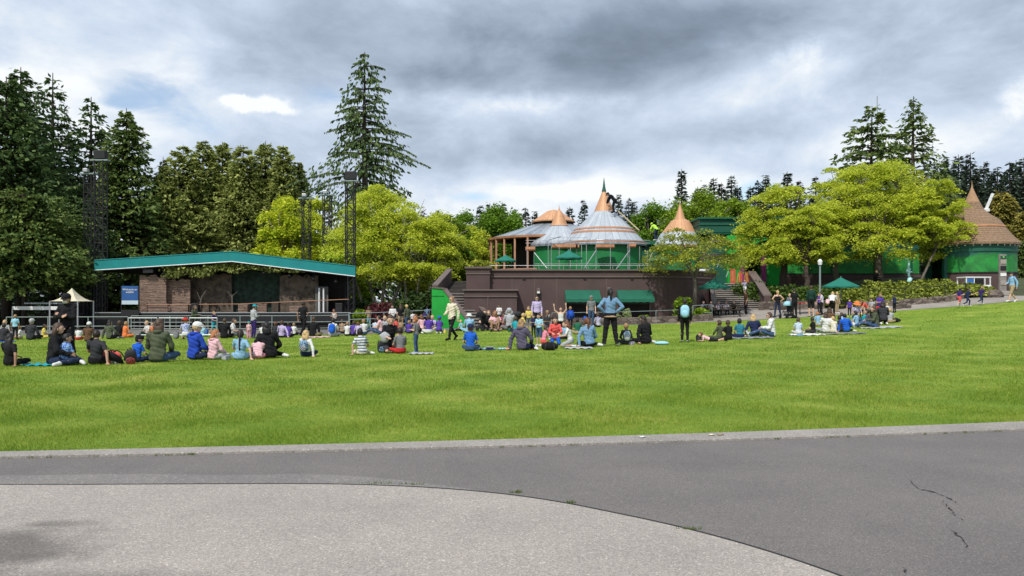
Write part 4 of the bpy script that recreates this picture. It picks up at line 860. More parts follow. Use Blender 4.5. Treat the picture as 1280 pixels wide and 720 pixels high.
mb.build('mid_rail', M_timber, hall)
# right pavilion with bell copper cone
Y4 = 64; u4 = Y4/F; Z4 = lambda py: ZF(py, Y4)
pv4 = pavilion('round pavilion with a flared copper roof partly hidden by the crooked tree', 850, Y4, 32*u4, Z4(310), [(32*u4, Z4(309)), (31*u4, Z4(305)), (24*u4, Z4(292)), (22*u4, Z4(291))],
    [(24*u4, Z4(293.5)), (23*u4, Z4(291.5)), (14*u4, Z4(280)), (11*u4, Z4(276)), (6.5*u4, Z4(274)), (1.6*u4, Z4(259)), (.9*u4, Z4(257))], [(.9*u4, Z4(257)), (.2*u4, Z4(251))], M_gw)
# low dark green link building behind
lk = empty('link_building', (XF(830, 70), 70, DZ), 0, 'low dark green building between the round pavilions', 'building')
MB().box((0, 0, 1.9), (16, 4, 3.8)).build('wall', M_dgreen, lk); MB().box((0, -.1, 4.0), (16.6, 4.6, .3)).build('roof', M_awn, lk)
# ---------------------------------------------------------------- scaffold round the pavilions
sc_ = empty('scaffold', (XF(745, 57.5), 57.5, DZ), 0, 'steel scaffold with orange plank decks standing before the round pavilions', 'scaffold')
sx0 = XF(745, 57.5); Zs = lambda py: ZF(py, 57.5)-DZ; X_ = lambda px: XF(px, 57.5)-sx0
for px, top in ((659, 303), (668, 306), (686, 300), (690, 306), (699, 306), (713, 298), (727, 306), (745, 297), (763, 298), (785, 305), (787, 306), (802, 307), (812, 312), (733, 306), (722, 306)):
    MB().tube([(X_(px), 0 if px % 2 else .9, 0), (X_(px), 0 if px % 2 else .9, Zs(top))], .028, 6).build('pole', M_steel, sc_)
for a, b, c, d in ((668, 316, 683, 336), (745, 313, 728, 337), (787, 313, 768, 337), (815, 316, 805, 337), (686, 300, 700, 297), (902, 318, 892, 335), (919, 317, 903, 347), (862, 330, 856, 338)):
    MB().tube([(X_(a), -.1, Zs(b)), (X_(c), -1.0, Zs(d)-.0)], .035, 6).build('brace', M_steel, sc_)
for a, b, z in ((657, 669, 312), (690, 722, 309), (745, 768, 309), (786, 795, 308), (720, 724, 309)):
    MB().box(((X_(a)+X_(b))/2, .45, Zs(z)), (X_(b)-X_(a), .9, .09)).build('plank_deck', M_ply, sc_)
    MB().box(((X_(a)+X_(b))/2, -.02, Zs(z)+.12), (X_(b)-X_(a), .04, .2)).build('toe_board', M_ply, sc_)
for a, b, z in ((657, 812, 300.5), (657, 812, 304), (687, 735, 297), (668, 812, 330)):
    MB().tube([(X_(a), .0, Zs(z)), (X_(b), .0, Zs(z))], .018, 5).build('ledger', M_steel, sc_)
# ---------------------------------------------------------------- thatched kiosk
Yk = 52; uk = Yk/F; zk = H(XF(1220, Yk), Yk)-.1; Zk = lambda py: ZF(py, Yk)-zk
kx_ = XF(1219, Yk+2); kyc = Yk+2.9
kk = empty('kiosk', (XF(1215, kyc), kyc, zk), 0, 'round kiosk with a tiered brown shingle roof and green mural walls', 'kiosk')
uk = kyc/F*.945; Zk = lambda py: ZF(py, kyc)-zk; wr = 50*uk
def arc(r0, z0, z1, a0, a1, n=20, th=.15): 
    m = MB(); m.lathe([(r0, z0), (r0, z1), (r0-th, z1), (r0-th, z0), (r0, z0)], n=n, a0=R(a0), a1=R(a1)); return m
MURK = mural_mat(ZF(322, kyc), .9, .5)
arc(wr, Zk(342), Zk(316), 203, 510, 36).build('wall', MURK, kk, smooth=False)
arc(wr, 0, Zk(342), 203, 510, 36).build('plinth', M_brown, kk)
arc(wr+.05, Zk(343), Zk(341.5), 203, 510, 36).build('ledge', M_dark, kk)
MB().lathe([(wr+.02, Zk(317.5)), (wr+.06, Zk(317)), (wr+.06, Zk(313)), (wr+.02, Zk(312.5)), (wr+.02, Zk(305)), (wr-.3, Zk(305))], n=40).build('frieze', M_dgreen, kk)
for a in (152, 202): MB().box((wr*math.cos(R(a)), wr*math.sin(R(a)), Zk(317)/2), (.3, .3, Zk(317))).build('post', M_dgreen, kk)
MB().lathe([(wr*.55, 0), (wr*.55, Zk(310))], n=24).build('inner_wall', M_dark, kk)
MB().lathe([(wr*.4, Zk(308)), (54.5*uk, Zk(308.5)), (54.8*uk, Zk(306)), (46*uk, Zk(297)), (38*uk, Zk(286.5)), (36*uk, Zk(285.6))], n=44).build('roof_skirt', M_thatch, kk, smooth=False)
MB().lathe([(36.5*uk, Zk(286.5)), (37.8*uk, Zk(285.4)), (37.2*uk, Zk(284)), (33*uk, Zk(283.5))], n=44).build('roof_ring', M_ply, kk)
MB().lathe([(36.8*uk, Zk(284)), (31*uk, Zk(276)), (22*uk, Zk(270)), (14*uk, Zk(263)), (11*uk, Zk(257)), (9*uk, Zk(253))], n=44).build('upper_roof', M_thatch, kk)
MB().lathe([(9.4*uk, Zk(254)), (4.5*uk, Zk(243)), (1.6*uk, Zk(236)), (.9*uk, Zk(233)), (.1*uk, Zk(226))], n=16).build('spire', mat('tan_shingle', (.34, .21, .12), .9, .25, 5), kk)
for a in range(150, 330, 10): MB().ball(((wr+.12)*math.cos(R(a)), (wr+.12)*math.sin(R(a)), Zk(309.5)), .05, 8, 6).build('eaves_lamp', M_white, kk)
# ---------------------------------------------------------------- sign totem by the kiosk
tt = P(1253, 366, 49.5); tx, ty = tt.x, 49.5; tz = H(tx, ty)
to = empty('totem_sign', (tx, ty, tz), 0, 'grey totem sign with stacked panels and a small green top plate by the kiosk', 'sign')
zt = ZF(318, ty)-tz
MB().box((0, 0, zt*.5), (.46, .16, zt)).build('post', mat('weathered_board', (.22, .20, .18), .8, .25, 3), to, bevel=.02)
for z_, hh, mm_ in ((.93, .18, M_dgreen), (.82, .28, M_step), (.66, .3, M_black), (.5, .2, M_white), (.3, .3, M_step)):
    MB().box((0, -.1, zt*z_), (.38, .04, hh)).build('panel', mm_, to)
MB().ball((0, -.13, zt*.93), (.06, .02, .06), 10, 6).build('emblem', mat('emblem_green', (.25, .5, .1), .5, .1, 3), to)
MB().box((0, 0, .12), (.75, .4, .3)).build('base', M_step, to, bevel=.03)
bo = MB(); 
MB_ = MB().ball((0, 0, .22), (.75, .42, .36), 14, 8); vs = [Vector(v)*(1+random.uniform(-.07, .07)) for v in MB_.v]; MB_.v = [tuple(v) for v in vs]
o = MB_.build('boulder', M_stone); o.location = (XF(1241, 48.6), 48.6, H(XF(1241, 48.6), 48.6)-.1); tag(o, 'pale boulder at the foot of the totem sign', 'rock')
# ---------------------------------------------------------------- white cart behind the bank
cx_ = XF(1217, 51); cz = H(cx_, 51)-.25
ct = empty('utility_cart', (cx_, 51.0, cz), 0, 'white roofed utility cart with a blue side panel parked behind the junipers', 'cart')
zc_ = ZF(347, 51)-cz
MB().box((0, 0, zc_), (1.75, 1.1, .09)).build('roof', M_white, ct, bevel=.03)
for x in (-.82, -.28, .45, .82):
    for y in (-.5, .5): MB().beam((x, y, .5), (x*.98, y, zc_-.04), .06).build('post', M_white, ct)
MB().box((0, 0, .55), (1.8, 1.1, .45)).build('body', M_white, ct, bevel=.06)
MB().box((-.55, -.5, zc_-.35), (.5, .03, .5)).build('side_panel', mat('blue_panel', (.03, .14, .42), .4, .1, 3), ct)
MB().box((.1, -.3, .95), (.5, .5, .5)).build('seat', M_black, ct, bevel=.05)
for x in (-.6, .6):
    for y in (-.5, .5):
        m = MB(); m.tube([(x, y-.08, .26), (x, y+.08, .26)], .26, 16); m.build('wheel', M_black, ct)
# ---------------------------------------------------------------- pale blue climbing figure sculpture
sx_ = XF(1136, 53.5); szz = H(sx_, 53.5)
M_pb = mat('pale_blue_enamel', (.22, .55, .58), .4, .45, 9, col2=(.45, .75, .75))
fg = empty('sculpture', (sx_, 53.5, szz+.4), 0, 'pale blue stacked figure sculpture rising above the junipers', 'sculpture')
def zz(py): return ZF(py, 53.5)-szz-.4
def xx(px): return XF(px, 53.5)-sx_
m = MB()
m.tube([(xx(1134), 0, zz(358)), (xx(1136), 0, zz(352)), (xx(1137.5), 0, zz(349)), (xx(1137), 0, zz(347))], [.10, .15, .17, .10], 10)
m.tube([(xx(1137), 0, zz(348)), (xx(1141), 0, zz(348.3))], [.08, .03], 8); m.tube([(xx(1137), 0, zz(347)), (xx(1135.8), .0, zz(343)), (xx(1136), 0, zz(340)), (xx(1134), 0, zz(337))], [.09, .09, .14, .1], 10)
m.tube([(xx(1136), 0, zz(339)), (xx(1141), 0, zz(340.5))], [.07, .03], 8); m.ball((xx(1136), 0, zz(336.5)), (.16, .12, .09), 12, 8)
m.tube([(xx(1135.8), 0, zz(336)), (xx(1135.5), 0, zz(332)), (xx(1136), 0, zz(328)), (xx(1134.5), 0, zz(324.5)), (xx(1131.5), 0, zz(323)), (xx(1131), 0, zz(326))], [.06, .09, .07, .06, .08, .03], 10)
m.tube([(xx(1133), 0, zz(358)), (xx(1132.5), 0, zz(354)), (xx(1135), 0, zz(351))], [.03, .06, .08], 8)
m.build('figure', M_pb, fg, smooth=True)
MB().lathe([(.3, -.5), (.3, 0), (.2, .06), (0, .06)], n=16).build('base', M_step, fg)
# ---------------------------------------------------------------- parasols
def parasol(label, px, top, rim, Y, wpx, zb, n=8):
    x = XF(px, Y); r = wpx/2/F*Y; zt = ZF(top, Y)-zb; zr = ZF(rim, Y)-zb; rt = empty('parasol', (x, Y, zb), .2, label, 'parasol', 'dark green market parasols')
    m = MB(); vs = [(0, 0, zt)]; 
    for ring in range(1, 5):
        t = ring/4
        for k in range(n*2):
            a = math.pi*k/n; s = .97 if k % 2 else 1.0; vs.append((r*t*s*math.cos(a), r*t*s*math.sin(a), zt+(zr-zt)*t**.92-(.03*t if k % 2 else 0)))
    n2 = n*2; fs = [(0, 1+k, 1+(k+1) % n2) for k in range(n2)]
    for j in range(3):
        for k in range(n2): a = 1+j*n2+k; b = 1+j*n2+(k+1) % n2; fs.append((a, a+n2, b+n2, b))
    m.add(vs, fs); c = m.build('canopy', mat('parasol_canvas', (.008, .15, .105), .8, .12, 2), rt); c.modifiers.new('thickness', 'SOLIDIFY').thickness = .01
    vl = MB(); 
    for k in range(n2):
        a, b = Vector(vs[1+3*n2+k]), Vector(vs[1+3*n2+(k+1) % n2]); vl.add([a, b, b-Vector((0, 0, .1)), a-Vector((0, 0, .1))], [(0, 1, 2, 3)])
    v = vl.build('valance', mat('parasol_canvas', (.008, .15, .105), .8, .12, 2), rt); v.modifiers.new('thickness', 'SOLIDIFY').thickness = .008
    MB().tube([(0, 0, 0), (0, 0, zt+.06)], .025, 8).build('pole', M_rail, rt)
    rb = MB()
    for k in range(n): a = 2*math.pi*k/n; rb.beam((0, 0, zt-.04), (r*.97*math.cos(a), r*.97*math.sin(a), zr-.01), .015, .02)
    rb.build('ribs', M_rail, rt); MB().lathe([(.28, 0), (.28, .06), (.05, .1), (0, .1)], n=20).build('base', M_black, rt); return rt
parasol('small green parasol in front of the timber framed hall', 632, 318.5, 325.5, 57, 27, DZ)
parasol('green parasol on the terrace before the smaller white roofed pavilion', 711, 312.5, 322, 56, 35, DZ)
parasol('dark green parasol on the terrace half hidden by the crooked tree', 826, 318, 325, 57, 32, DZ)
parasol('green parasol over the picnic table at the foot of the broad stairs', 893, 347.5, 359, 49.5, 41, H(XF(893, 49.5), 49.5))
parasol('wide low green parasol in front of the hedge by the lamp post', 1051, 346.5, 357.5, 48.8, 43, H(XF(1051, 48.8), 48.8))
# lamp post
lx_ = XF(1025, 50); lz_ = H(lx_, 50); lp = empty('street_lamp', (lx_, 50, lz_), 0, 'slim grey lamp post with a small white head beside the low parasol', 'street lamp')
MB().tube([(0, 0, 0), (0, 0, ZF(331, 50)-lz_)], [.07, .055], 10).build('pole', M_rail, lp); MB().lathe([(.0, 0), (.12, .02), (.16, .25), (.09, .38), (0, .42)], (0, 0, ZF(331.5, 50)-lz_), 12).build('lamp_head', M_white, lp)
# ---------------------------------------------------------------- stone walls, rails
def swall(label, pts, h, w_=.35):
    p3 = [(x, y) for x, y in pts]; zs = [H(x, y) for x, y in p3]; o = MB().strip([(x-p3[0][0], y-p3[0][1]) for x, y in p3], w_, [z-.3-zs[0] for z in zs], [z+h-zs[0] for z in zs]).build('stone_wall', M_stone, bevel=.03)
    o.location = (p3[0][0], p3[0][1], zs[0]); return tag(o, label, 'stone wall')
swall('low brown stone planter wall before the brown terrace wall', [(XF(700, 46.4), 46.4), (XF(800, 46.7), 46.7), (XF(860, 46.9), 46.9), (XF(890, 47.2), 47.2)], .42)
swall('low stone wall at the foot of the broad stairs, right side', [(XF(948, 50.2), 50.2), (XF(985, 49.6), 49.6), (XF(1030, 49.2), 49.2)], .55)
def bx(x): return Bf(x)+Df(x)+.1
swall('long low stone wall edging the path below the junipers', [(x, bx(x)) for x in (21.5, 23.5, 26, 28.3, 29.5)], .38)
swall('short stepped block of stone wall left of the running children', [(XF(1118, 47.3), 47.3), (XF(1137, 47.2), 47.2)], .28, .6)
def rail(label, pts, h, col_, step=2.0, n_rails=2, r=.02, name='railing'):
    x0, y0 = pts[0]; z0 = H(x0, y0); rt = empty(name, (x0, y0, z0), 0, label, 'railing'); tops = []
    for a, b in zip(pts, pts[1:]):
        n = max(1, round(math.dist(a, b)/step))
        for k in range(n+(1 if b == pts[-1] else 0)):
            x = a[0]+(b[0]-a[0])*k/n; y = a[1]+(b[1]-a[1])*k/n; z = H(x, y); MB().tube([(x-x0, y-y0, z-z0-.05), (x-x0, y-y0, z-z0+h)], r*1.2, 6).build('post', col_, rt); tops.append((x-x0, y-y0, z-z0))
    for j in range(n_rails):
        hh = h*(1-j/(n_rails+.0)) if n_rails > 1 else h; MB().tube([(x, y, z+hh) for x, y, z in tops], r, 6).build('rail', col_, rt)
    return rt
rail('black metal rail running through the junipers on the right', [(23.6, 49.2), (26, 49.2), (28.4, 48.8), (29.8, 48.9)], .95, M_black)
rail('thin grey handrail above the stone planter wall', [(XF(690, 46.2), 46.2), (XF(760, 46.3), 46.3), (XF(820, 46.6), 46.6), (XF(855, 46.8), 46.8)], .8, M_rail, 2.4, 1, .018)
rail('grey ramp rail at the picnic table below the stairs', [(XF(866, 47.2), 47.2), (XF(890, 47.2), 47.2)], 1.0, M_rail, 1.2, 2)
rail('long grey tube railing behind the lawn at the left', [(XF(8, 43.5), 43.5), (XF(60, 43.8), 43.8), (XF(160, 44.2), 44.2)], 1.1, M_rail, 2.2, 2, .022)
rail('long grey tube railing between the lawn and the stage', [(XF(164, 44.3), 44.3), (XF(260, 44.6), 44.6), (XF(340, 44.8), 44.8), (XF(437, 45.5), 45.5)], 1.15, M_rail, 2.5, 3, .022)
rail('grey tube railing right of the stage behind the standing visitors', [(XF(436, 49), 49), (XF(480, 49.4), 49.4), (XF(540, 49.8), 49.8)], 1.2, M_rail, 2.2, 3, .026)
# light crowd barriers
M_alu = mat('aluminium_barrier', (.40, .43, .44), .45, .1, 5, metal=.4)
def barrier(px0, px1, Y):
    x0, x1 = XF(px0, Y), XF(px1, Y); z = H(x0, Y); rt = empty('crowd_barrier', ((x0+x1)/2, Y, z), 0, None, 'barrier', 'light metal crowd barriers in front of the stage'); w_ = (x1-x0)/2-.03
    m = MB()
    for zz_ in (.12, 1.08): m.tube([(-w_, 0, zz_), (w_, 0, zz_)], .025, 6)
    for x in (-w_, w_): m.tube([(x, 0, .02), (x, 0, 1.08)], .025, 6)
    m.build('frame', M_alu, rt); b = MB(); n = 5
    for i in range(1, n): x = -w_+2*w_*i/n; b.tube([(x, 0, .12), (x, 0, 1.08)], .008, 5)
    b.tube([(-w_, 0, .62), (w_, 0, .62)], .012, 5)
    b.build('bars', M_alu, rt)
    for x in (-w_*.8, w_*.8): MB().beam((x, -.28, .03), (x, .28, .03), .05, .04).build('foot', M_alu, rt)
    return rt
for (a, b), lab in zip(((160, 197), (198, 235), (236, 272)), ('light metal crowd barrier left of the blue bag, first of three', 'middle of the three light metal crowd barriers', 'right one of the three light metal crowd barriers, beside the boy in navy')):
    barrier(a, b, 42.2)['label'] = lab
# ---------------------------------------------------------------- stage
YS = 54.0
sg = empty('stage', (XF(280, YS), YS, -.5), 0, 'open air stage with a teal canvas roof, rustic timber set and black deck', 'stage'); sxx = sg.location.x
XS = lambda px, Y=YS: XF(px, Y)-sxx
ZS = lambda py, Y=YS: ZF(py, Y)+.5
xl, xr, xm_ = XS(118), XS(444), XS(290); dep = 8.5
def gable(zl, zm_, zr, th, y0, y1, name, m_, ex=0.0):
    vs = []
    for y in (y0, y1):
        xr_ = xr-.5*y/1.0*.62; vs += [(xl-ex, y, zl), (xm_-y*.3, y, zm_), (xr_+ex, y, zr), (xr_+ex, y, zr-th), (xm_-y*.3, y, zm_-th), (xl-ex, y, zl-th)]
    fs = [(0, 1, 4, 5), (1, 2, 3, 4), (6, 11, 10, 7), (7, 10, 9, 8), (0, 6, 7, 1), (1, 7, 8, 2), (5, 4, 10, 11), (4, 3, 9, 10), (0, 5, 11, 6), (2, 8, 9, 3)]
    return MB().add(vs, fs).build(name, m_, sg)
zl, zm_, zr = ZS(325.5), ZS(314.5), ZS(333)
gable(zl, zm_, zr, .72, 0, .06, 'roof_fascia', M_teal)
gable(zl, zm_, zr, .08, .07, dep, 'roof_top', M_teal)
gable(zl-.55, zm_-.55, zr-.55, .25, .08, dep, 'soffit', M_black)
BR = .31
for x, z, k_ in ((xl, zl, 0), (xr, zr, BR)): MB().beam((x, .1, z-.36), (x-k_*dep, dep, z-.36), .05, .72).build('side_fascia', M_teal, sg)
# rippled hem and lacing
hm = MB()
for a, b, za, zb in ((xl, xm_, zl, zm_), (xm_, xr, zm_, zr)):
    n = 26
    for i in range(n):
        t = (i+.5)/n; x = a+(b-a)*t; z = za+(zb-za)*t-.74; hm.box((x, -.0, z), (.04, .08, .09))

MB().tube([(xl, -.03, zl-.72), (xm_, -.03, zm_-.72), (xr, -.03, zr-.72)], .035, 6).build('edge_tube', M_white, sg)
MB().tube([(xl, -.0, zl), (xm_, -.0, zm_), (xr, -.0, zr)], .04, 6).build('ridge_tube', M_teal, sg)
zd = ZS(391)
MB().prism([(xl+.4, -.6), (xr-.2, -.6), (xr-.2-BR*dep, dep), (xl+.4, dep)], 0, zd).build('deck', M_black, sg)
MB().box(((xl+xr)/2+.1, -.62, zd+.02), (xr-xl-.6, .08, .06)).build('deck_edge', M_steel, sg)
for i, z in enumerate((.25, .55)):
    MB().box(((xl+xr)/2+.8, -.9-.35*(1-i), z), (xr-xl-3, .35, .1)).build('front_step', M_dark, sg)
for x in (xl+.35, xr-.35):
    for y in (.25, dep-.3):
        m = MB()
        x = x-(BR*dep if x > 0 and y > 3 and x > xr-.5 else 0)
        for dx in (-.2, .2):
            for dy in (-.2, .2): m.tube([(x+dx, y+dy, 0), (x+dx, y+dy, (zl if x < 0 else zr)-.6)], .04, 6)
        for k in range(10):
            z = .3+k*.42
            for s in (-1, 1): m.tube([(x-.2, y+s*.2, z), (x+.2, y+s*.2, z+.4)], .02, 5); m.tube([(x+s*.2, y-.2, z), (x+s*.2, y+.2, z+.4)], .02, 5)
        m.build('corner_truss', M_black, sg)
# scenery
def plank_mat():
    m, t, out = nt('rustic_planks'); L = t.links; g = nd(t, 'ShaderNodeTexCoord'); mp = nd(t, 'ShaderNodeMapping'); mp.inputs['Scale'].default_value = (.5, .5, 5); L.new(g.outputs['Object'], mp.inputs[0])
    n = nd(t, 'ShaderNodeTexNoise', Scale=2.2, Detail=8.0, Roughness=.8, Distortion=1.6); L.new(mp.outputs[0], n.inputs['Vector'])
    s = nd(t, 'ShaderNodeSeparateXYZ'); L.new(g.outputs['Object'], s.inputs[0]); k = nd(t, 'ShaderNodeMath', operation='MULTIPLY'); L.new(s.outputs['Z'], k.inputs[0]); k.inputs[1].default_value = 5.2
    ad = nd(t, 'ShaderNodeMath', operation='MULTIPLY_ADD'); L.new(n.outputs['Fac'], ad.inputs[0]); ad.inputs[1].default_value = 2.4; L.new(k.outputs[0], ad.inputs[2]); f = nd(t, 'ShaderNodeMath', operation='FRACT'); L.new(ad.outputs[0], f.inputs[0])
    r = ramp(t, [(.3, (.10, .06, .042)), (.5, (.30, .20, .15)), (.75, (.66, .47, .37))]); L.new(n.outputs['Fac'], r.inputs[0]); e = ramp(t, [(0, (.15,)*3), (.18, (1,)*3), (.9, (1,)*3), (1, (.4,)*3)]); L.new(f.outputs[0], e.inputs[0])
    mu = nd(t, 'ShaderNodeMix', data_type='RGBA', blend_type='MULTIPLY'); mu.inputs[0].default_value = 1; L.new(r.outputs[0], mu.inputs[6]); L.new(e.outputs[0], mu.inputs[7])
    p = nd(t, 'ShaderNodeBsdfPrincipled', Roughness=.85); L.new(mu.outputs[2], p.inputs['Base Color']); bp = nd(t, 'ShaderNodeBump', Strength=.8, Distance=.06); L.new(f.outputs[0], bp.inputs['Height']); L.new(bp.outputs[0], p.inputs['Normal']); L.new(p.outputs[0], out.inputs['Surface']); return m
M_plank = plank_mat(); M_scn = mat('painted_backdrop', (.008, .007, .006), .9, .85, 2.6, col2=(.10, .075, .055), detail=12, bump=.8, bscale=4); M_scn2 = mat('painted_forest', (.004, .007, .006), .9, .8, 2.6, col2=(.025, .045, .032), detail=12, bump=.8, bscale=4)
def flatp(name, a, b, top, m_, y=.9, th=.12, jag=.15, seed=1):
    rr = random.Random(seed); x0, x1 = XS(a, YS+y), XS(b, YS+y); z1 = ZS(top, YS+y); n = 10; pts = [(x0, zd-.02)]; pts += [(x1, zd-.02)]
    for i in range(n+1): pts.append((x1+(x0-x1)*i/n, z1+rr.uniform(-jag, jag)))
    vs = [(x, y-th/2, z) for x, z in pts]+[(x, y+th/2, z) for x, z in pts]; k = len(pts); fs = [tuple(range(k)), tuple(reversed(range(k, 2*k)))]+[(i, (i+1) % k, (i+1) % k+k, i+k) for i in range(k)]
    return MB().add(vs, fs).build(name, m_, sg)
flatp('timber_flat', 175, 208, 345, M_plank, .6, seed=2); flatp('timber_flat', 208.5, 238, 349, M_plank, 1.1, seed=3)
flatp('stone_flat', 184, 210, 379, M_plank, -.1, .1, .06, seed=4); flatp('stone_flat', 214, 236, 381, M_plank, .3, .3, .1, seed=6)
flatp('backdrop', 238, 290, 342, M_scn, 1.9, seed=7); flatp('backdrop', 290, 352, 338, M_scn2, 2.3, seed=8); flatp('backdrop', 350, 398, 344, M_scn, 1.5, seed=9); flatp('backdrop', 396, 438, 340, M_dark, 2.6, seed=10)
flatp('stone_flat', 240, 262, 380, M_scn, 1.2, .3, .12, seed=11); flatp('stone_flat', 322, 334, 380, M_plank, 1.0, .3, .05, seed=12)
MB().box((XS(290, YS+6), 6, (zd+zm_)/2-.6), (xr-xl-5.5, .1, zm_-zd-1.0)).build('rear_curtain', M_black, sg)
for px in (399, 404.5): MB().tube([(XS(px, 54.9), .9, zd), (XS(px, 54.9), .9, ZS(360, 54.9))], .06, 10).build('column', M_white, sg)
MB().box((XS(402, 55.1), 1.15, (zd+ZS(358))/2), (.95, .06, ZS(358)-zd)).build('door', mat('grey_door', (.10, .10, .09), .8, .3, 2), sg)
gm = MB(); gm.tube([(XS(248, YS+.9), .9, zd), (XS(252, YS+.9), .9, ZS(372)), (XS(258, YS+.9), .9, ZS(362))], [.08, .05, .02], 6); gm.tube([(XS(251, YS+.9), .9, ZS(376)), (XS(246, YS+.9), .9, ZS(364))], [.04, .01], 5)
gm.build('prop_tree', M_bark, sg); gm = MB(); gm.tube([(XS(291, YS+.9), .9, zd), (XS(290, YS+.9), .9, ZS(368))], [.06, .04], 6); gm.tube([(XS(290, YS+.9), .9, ZS(372)), (XS(284, YS+.9), .9, ZS(363))], [.03, .01], 5); gm.tube([(XS(290, YS+.9), .9, ZS(371)), (XS(297, YS+.9), .9, ZS(364))], [.03, .01], 5)
gm.build('prop_tree', M_bark, sg)
MB().tube([(XS(176), -.3, ZS(381)), (XS(300), -.3, ZS(380)), (XS(437), -.3, ZS(374))], .025, 6).build('rope', M_timber, sg)
MB().box((XS(184), .3, ZS(338.5)), (.72, .4, .28)).build('hung_speaker', M_black, sg)
for k_, (px, w_) in enumerate(((150, .3), (205, .25), (232, .25), (262, .25), (300, .3), (330, .25), (362, .25), (392, .3), (420, .25))):
    hx_ = XS(px, YS+.5); hz_ = (zl+(zm_-zl)*(px-118)/172 if px < 290 else zm_+(zr-zm_)*(px-290)/154)-.85
    m = MB(); m.tube([(hx_, .5, hz_), (hx_, .5, hz_-.25)], .02, 6); m.tube([(hx_, .5, hz_-.25), (hx_+.04, .3, hz_-.5)], [.09, .12], 10); m.build('stage_light', M_black, sg)
for px in (246, 425): MB().box((XS(px, YS), -.2, zd+.35), (.5, .4, .7)).build('floor_speaker', M_black, sg, bevel=.03)
for px, w_, h_ in ((216, .9, .5), (305, .7, .6), (345, .5, .8), (372, 1.1, .5)): MB().box((XS(px, YS+.6), .6, zd+h_/2), (w_, .5, h_)).build('prop_crate', M_plank if px != 345 else M_barkd, sg, bevel=.02)
# foliage garland hanging under the roof
C = []
for i in range(150):
    t = i/149; px = 205+t*(385-205); top = 333+3*math.sin(t*9)-(2 if t < .5 else 0); hang_ = (16 if t < .55 else 9)*(.4+.6*abs(math.sin(t*14+1)))*(1-.5*t); 
    for _ in range(22): C.append((XS(px, YS+.5)+random.gauss(0, .12), .5+random.gauss(0, .2), ZS(top+random.random()*hang_, YS+.5)))
V, Fq = leaves(np.array(C), .17, .1); npmesh('garland', V, Fq, LM['cedar'], sg, rnd=RNG.uniform(0, 1, len(Fq)))
# banner
bn = empty('banner', (XF(162.5, 53.2), 53.2, H(XF(162.5, 53.2), 53.2)), 0, 'blue banner with white lettering and pale lower band at the left end of stage', 'banner'); bz = bn.location.z
MB().box((0, 0, (ZF(357.5, 53.2)+ZF(375.5, 53.2))/2-bz), (XF(173, 53.2)-XF(152.5, 53.2), .04, ZF(357.5, 53.2)-ZF(375.5, 53.2))).build('blue_panel', mat('banner_blue', (.018, .085, .26), .6, .25, 1.5), bn)
MB().box((0, 0, (ZF(375.6, 53.2)+ZF(380.5, 53.2))/2-bz), (XF(173, 53.2)-XF(152.5, 53.2), .04, .28)).build('pale_band', mat('banner_pale', (.45, .55, .60), .6, .08, 1.5), bn)
for s in (-1, 1): MB().beam((s*.62, 0, 0), (s*.62, 0, ZF(357, 53.2)-bz), .04).build('post', M_black, bn)
MB().box((0, 0, 1.1), (1.2, .05, .6)).build('backing', M_black, bn)
def text(s, size, x, y, z, m_, parent, name):
    cu = bpy.data.curves.new(name, 'FONT'); cu.body = s; cu.size = size; cu.align_x = 'CENTER'; cu.extrude = .006; o = bpy.data.objects.new(name, cu); COL.objects.link(o)
    dg = bpy.context.evaluated_depsgraph_get(); me = bpy.data.meshes.new_from_object(o.evaluated_get(dg)); bpy.data.objects.remove(o); me.materials.clear(); me.materials.append(m_)
    q = bpy.data.objects.new(name, me); COL.objects.link(q); q.parent = parent; q.location = (x, y, z); q.rotation_euler = (R(90), 0, 0); return q
text('Welcome to', .2, 0, -.035, ZF(363, 53.2)-bz, M_white, bn, 'lettering'); text('wildlife', .2, 0, -.035, ZF(366.3, 53.2)-bz, M_white, bn, 'lettering')
# lighting masts
def mast(label, px, Y, top, w_=.62, floods=1, big=True):
    x = XF(px, Y); z = H(x, Y); h = ZF(top, Y)-z; rt = empty('lighting_mast', (x, Y, z), 0, label, 'lighting mast', 'black lattice lighting masts'); m = MB(); r = w_/2
    for dx in (-r, r):
        for dy in (-r, r): m.tube([(dx, dy, 0), (dx, dy, h-.3)], .045, 6)
    k = 0; z_ = .1
    while z_ < h-.9:
        for s in (-1, 1):
            m.tube([(-r, s*r, z_ if k % 2 else z_+.6), (r, s*r, z_+.6 if k % 2 else z_)], .026, 5); m.tube([(s*r, -r, z_ if k % 2 else z_+.6), (s*r, r, z_+.6 if k % 2 else z_)], .026, 5)
            m.tube([(-r, s*r, z_), (r, s*r, z_)], .024, 5)
        z_ += .62; k += 1
    m.build('lattice', M_black, rt)
    MB().box((0, -.1, h-.28), (w_*2.1, .4, .10)).build('head_frame', M_rail, rt)
    if big: MB().box((.05, -.1, h+.12), (w_*1.35, .5, .62)).build('floodlight', M_black, rt, bevel=.04)
    else: MB().box((-.1, -.3, h-.05), (.35, .3, .25)).build('floodlight', M_steel, rt, bevel=.03)
    MB().box((0, 0, .06), (w_*1.8, w_*1.8, .12)).build('base', M_black, rt); return rt
mast('tall lattice mast at the left front corner of the stage, square floodlight on top', 126, 54.9, 196); mast('shorter lattice mast left of the tall one with small bright lamps', 112, 55, 213, .55, big=False)
mast('lattice mast at the right end of the stage with a square floodlight', 438, 56, 222); mast('lattice mast rising behind the stage roof, left of the pair', 383, 63.5, 244, .6, big=False); mast('lattice mast rising behind the stage roof, right of the pair', 409, 63.5, 240, .6, big=False)
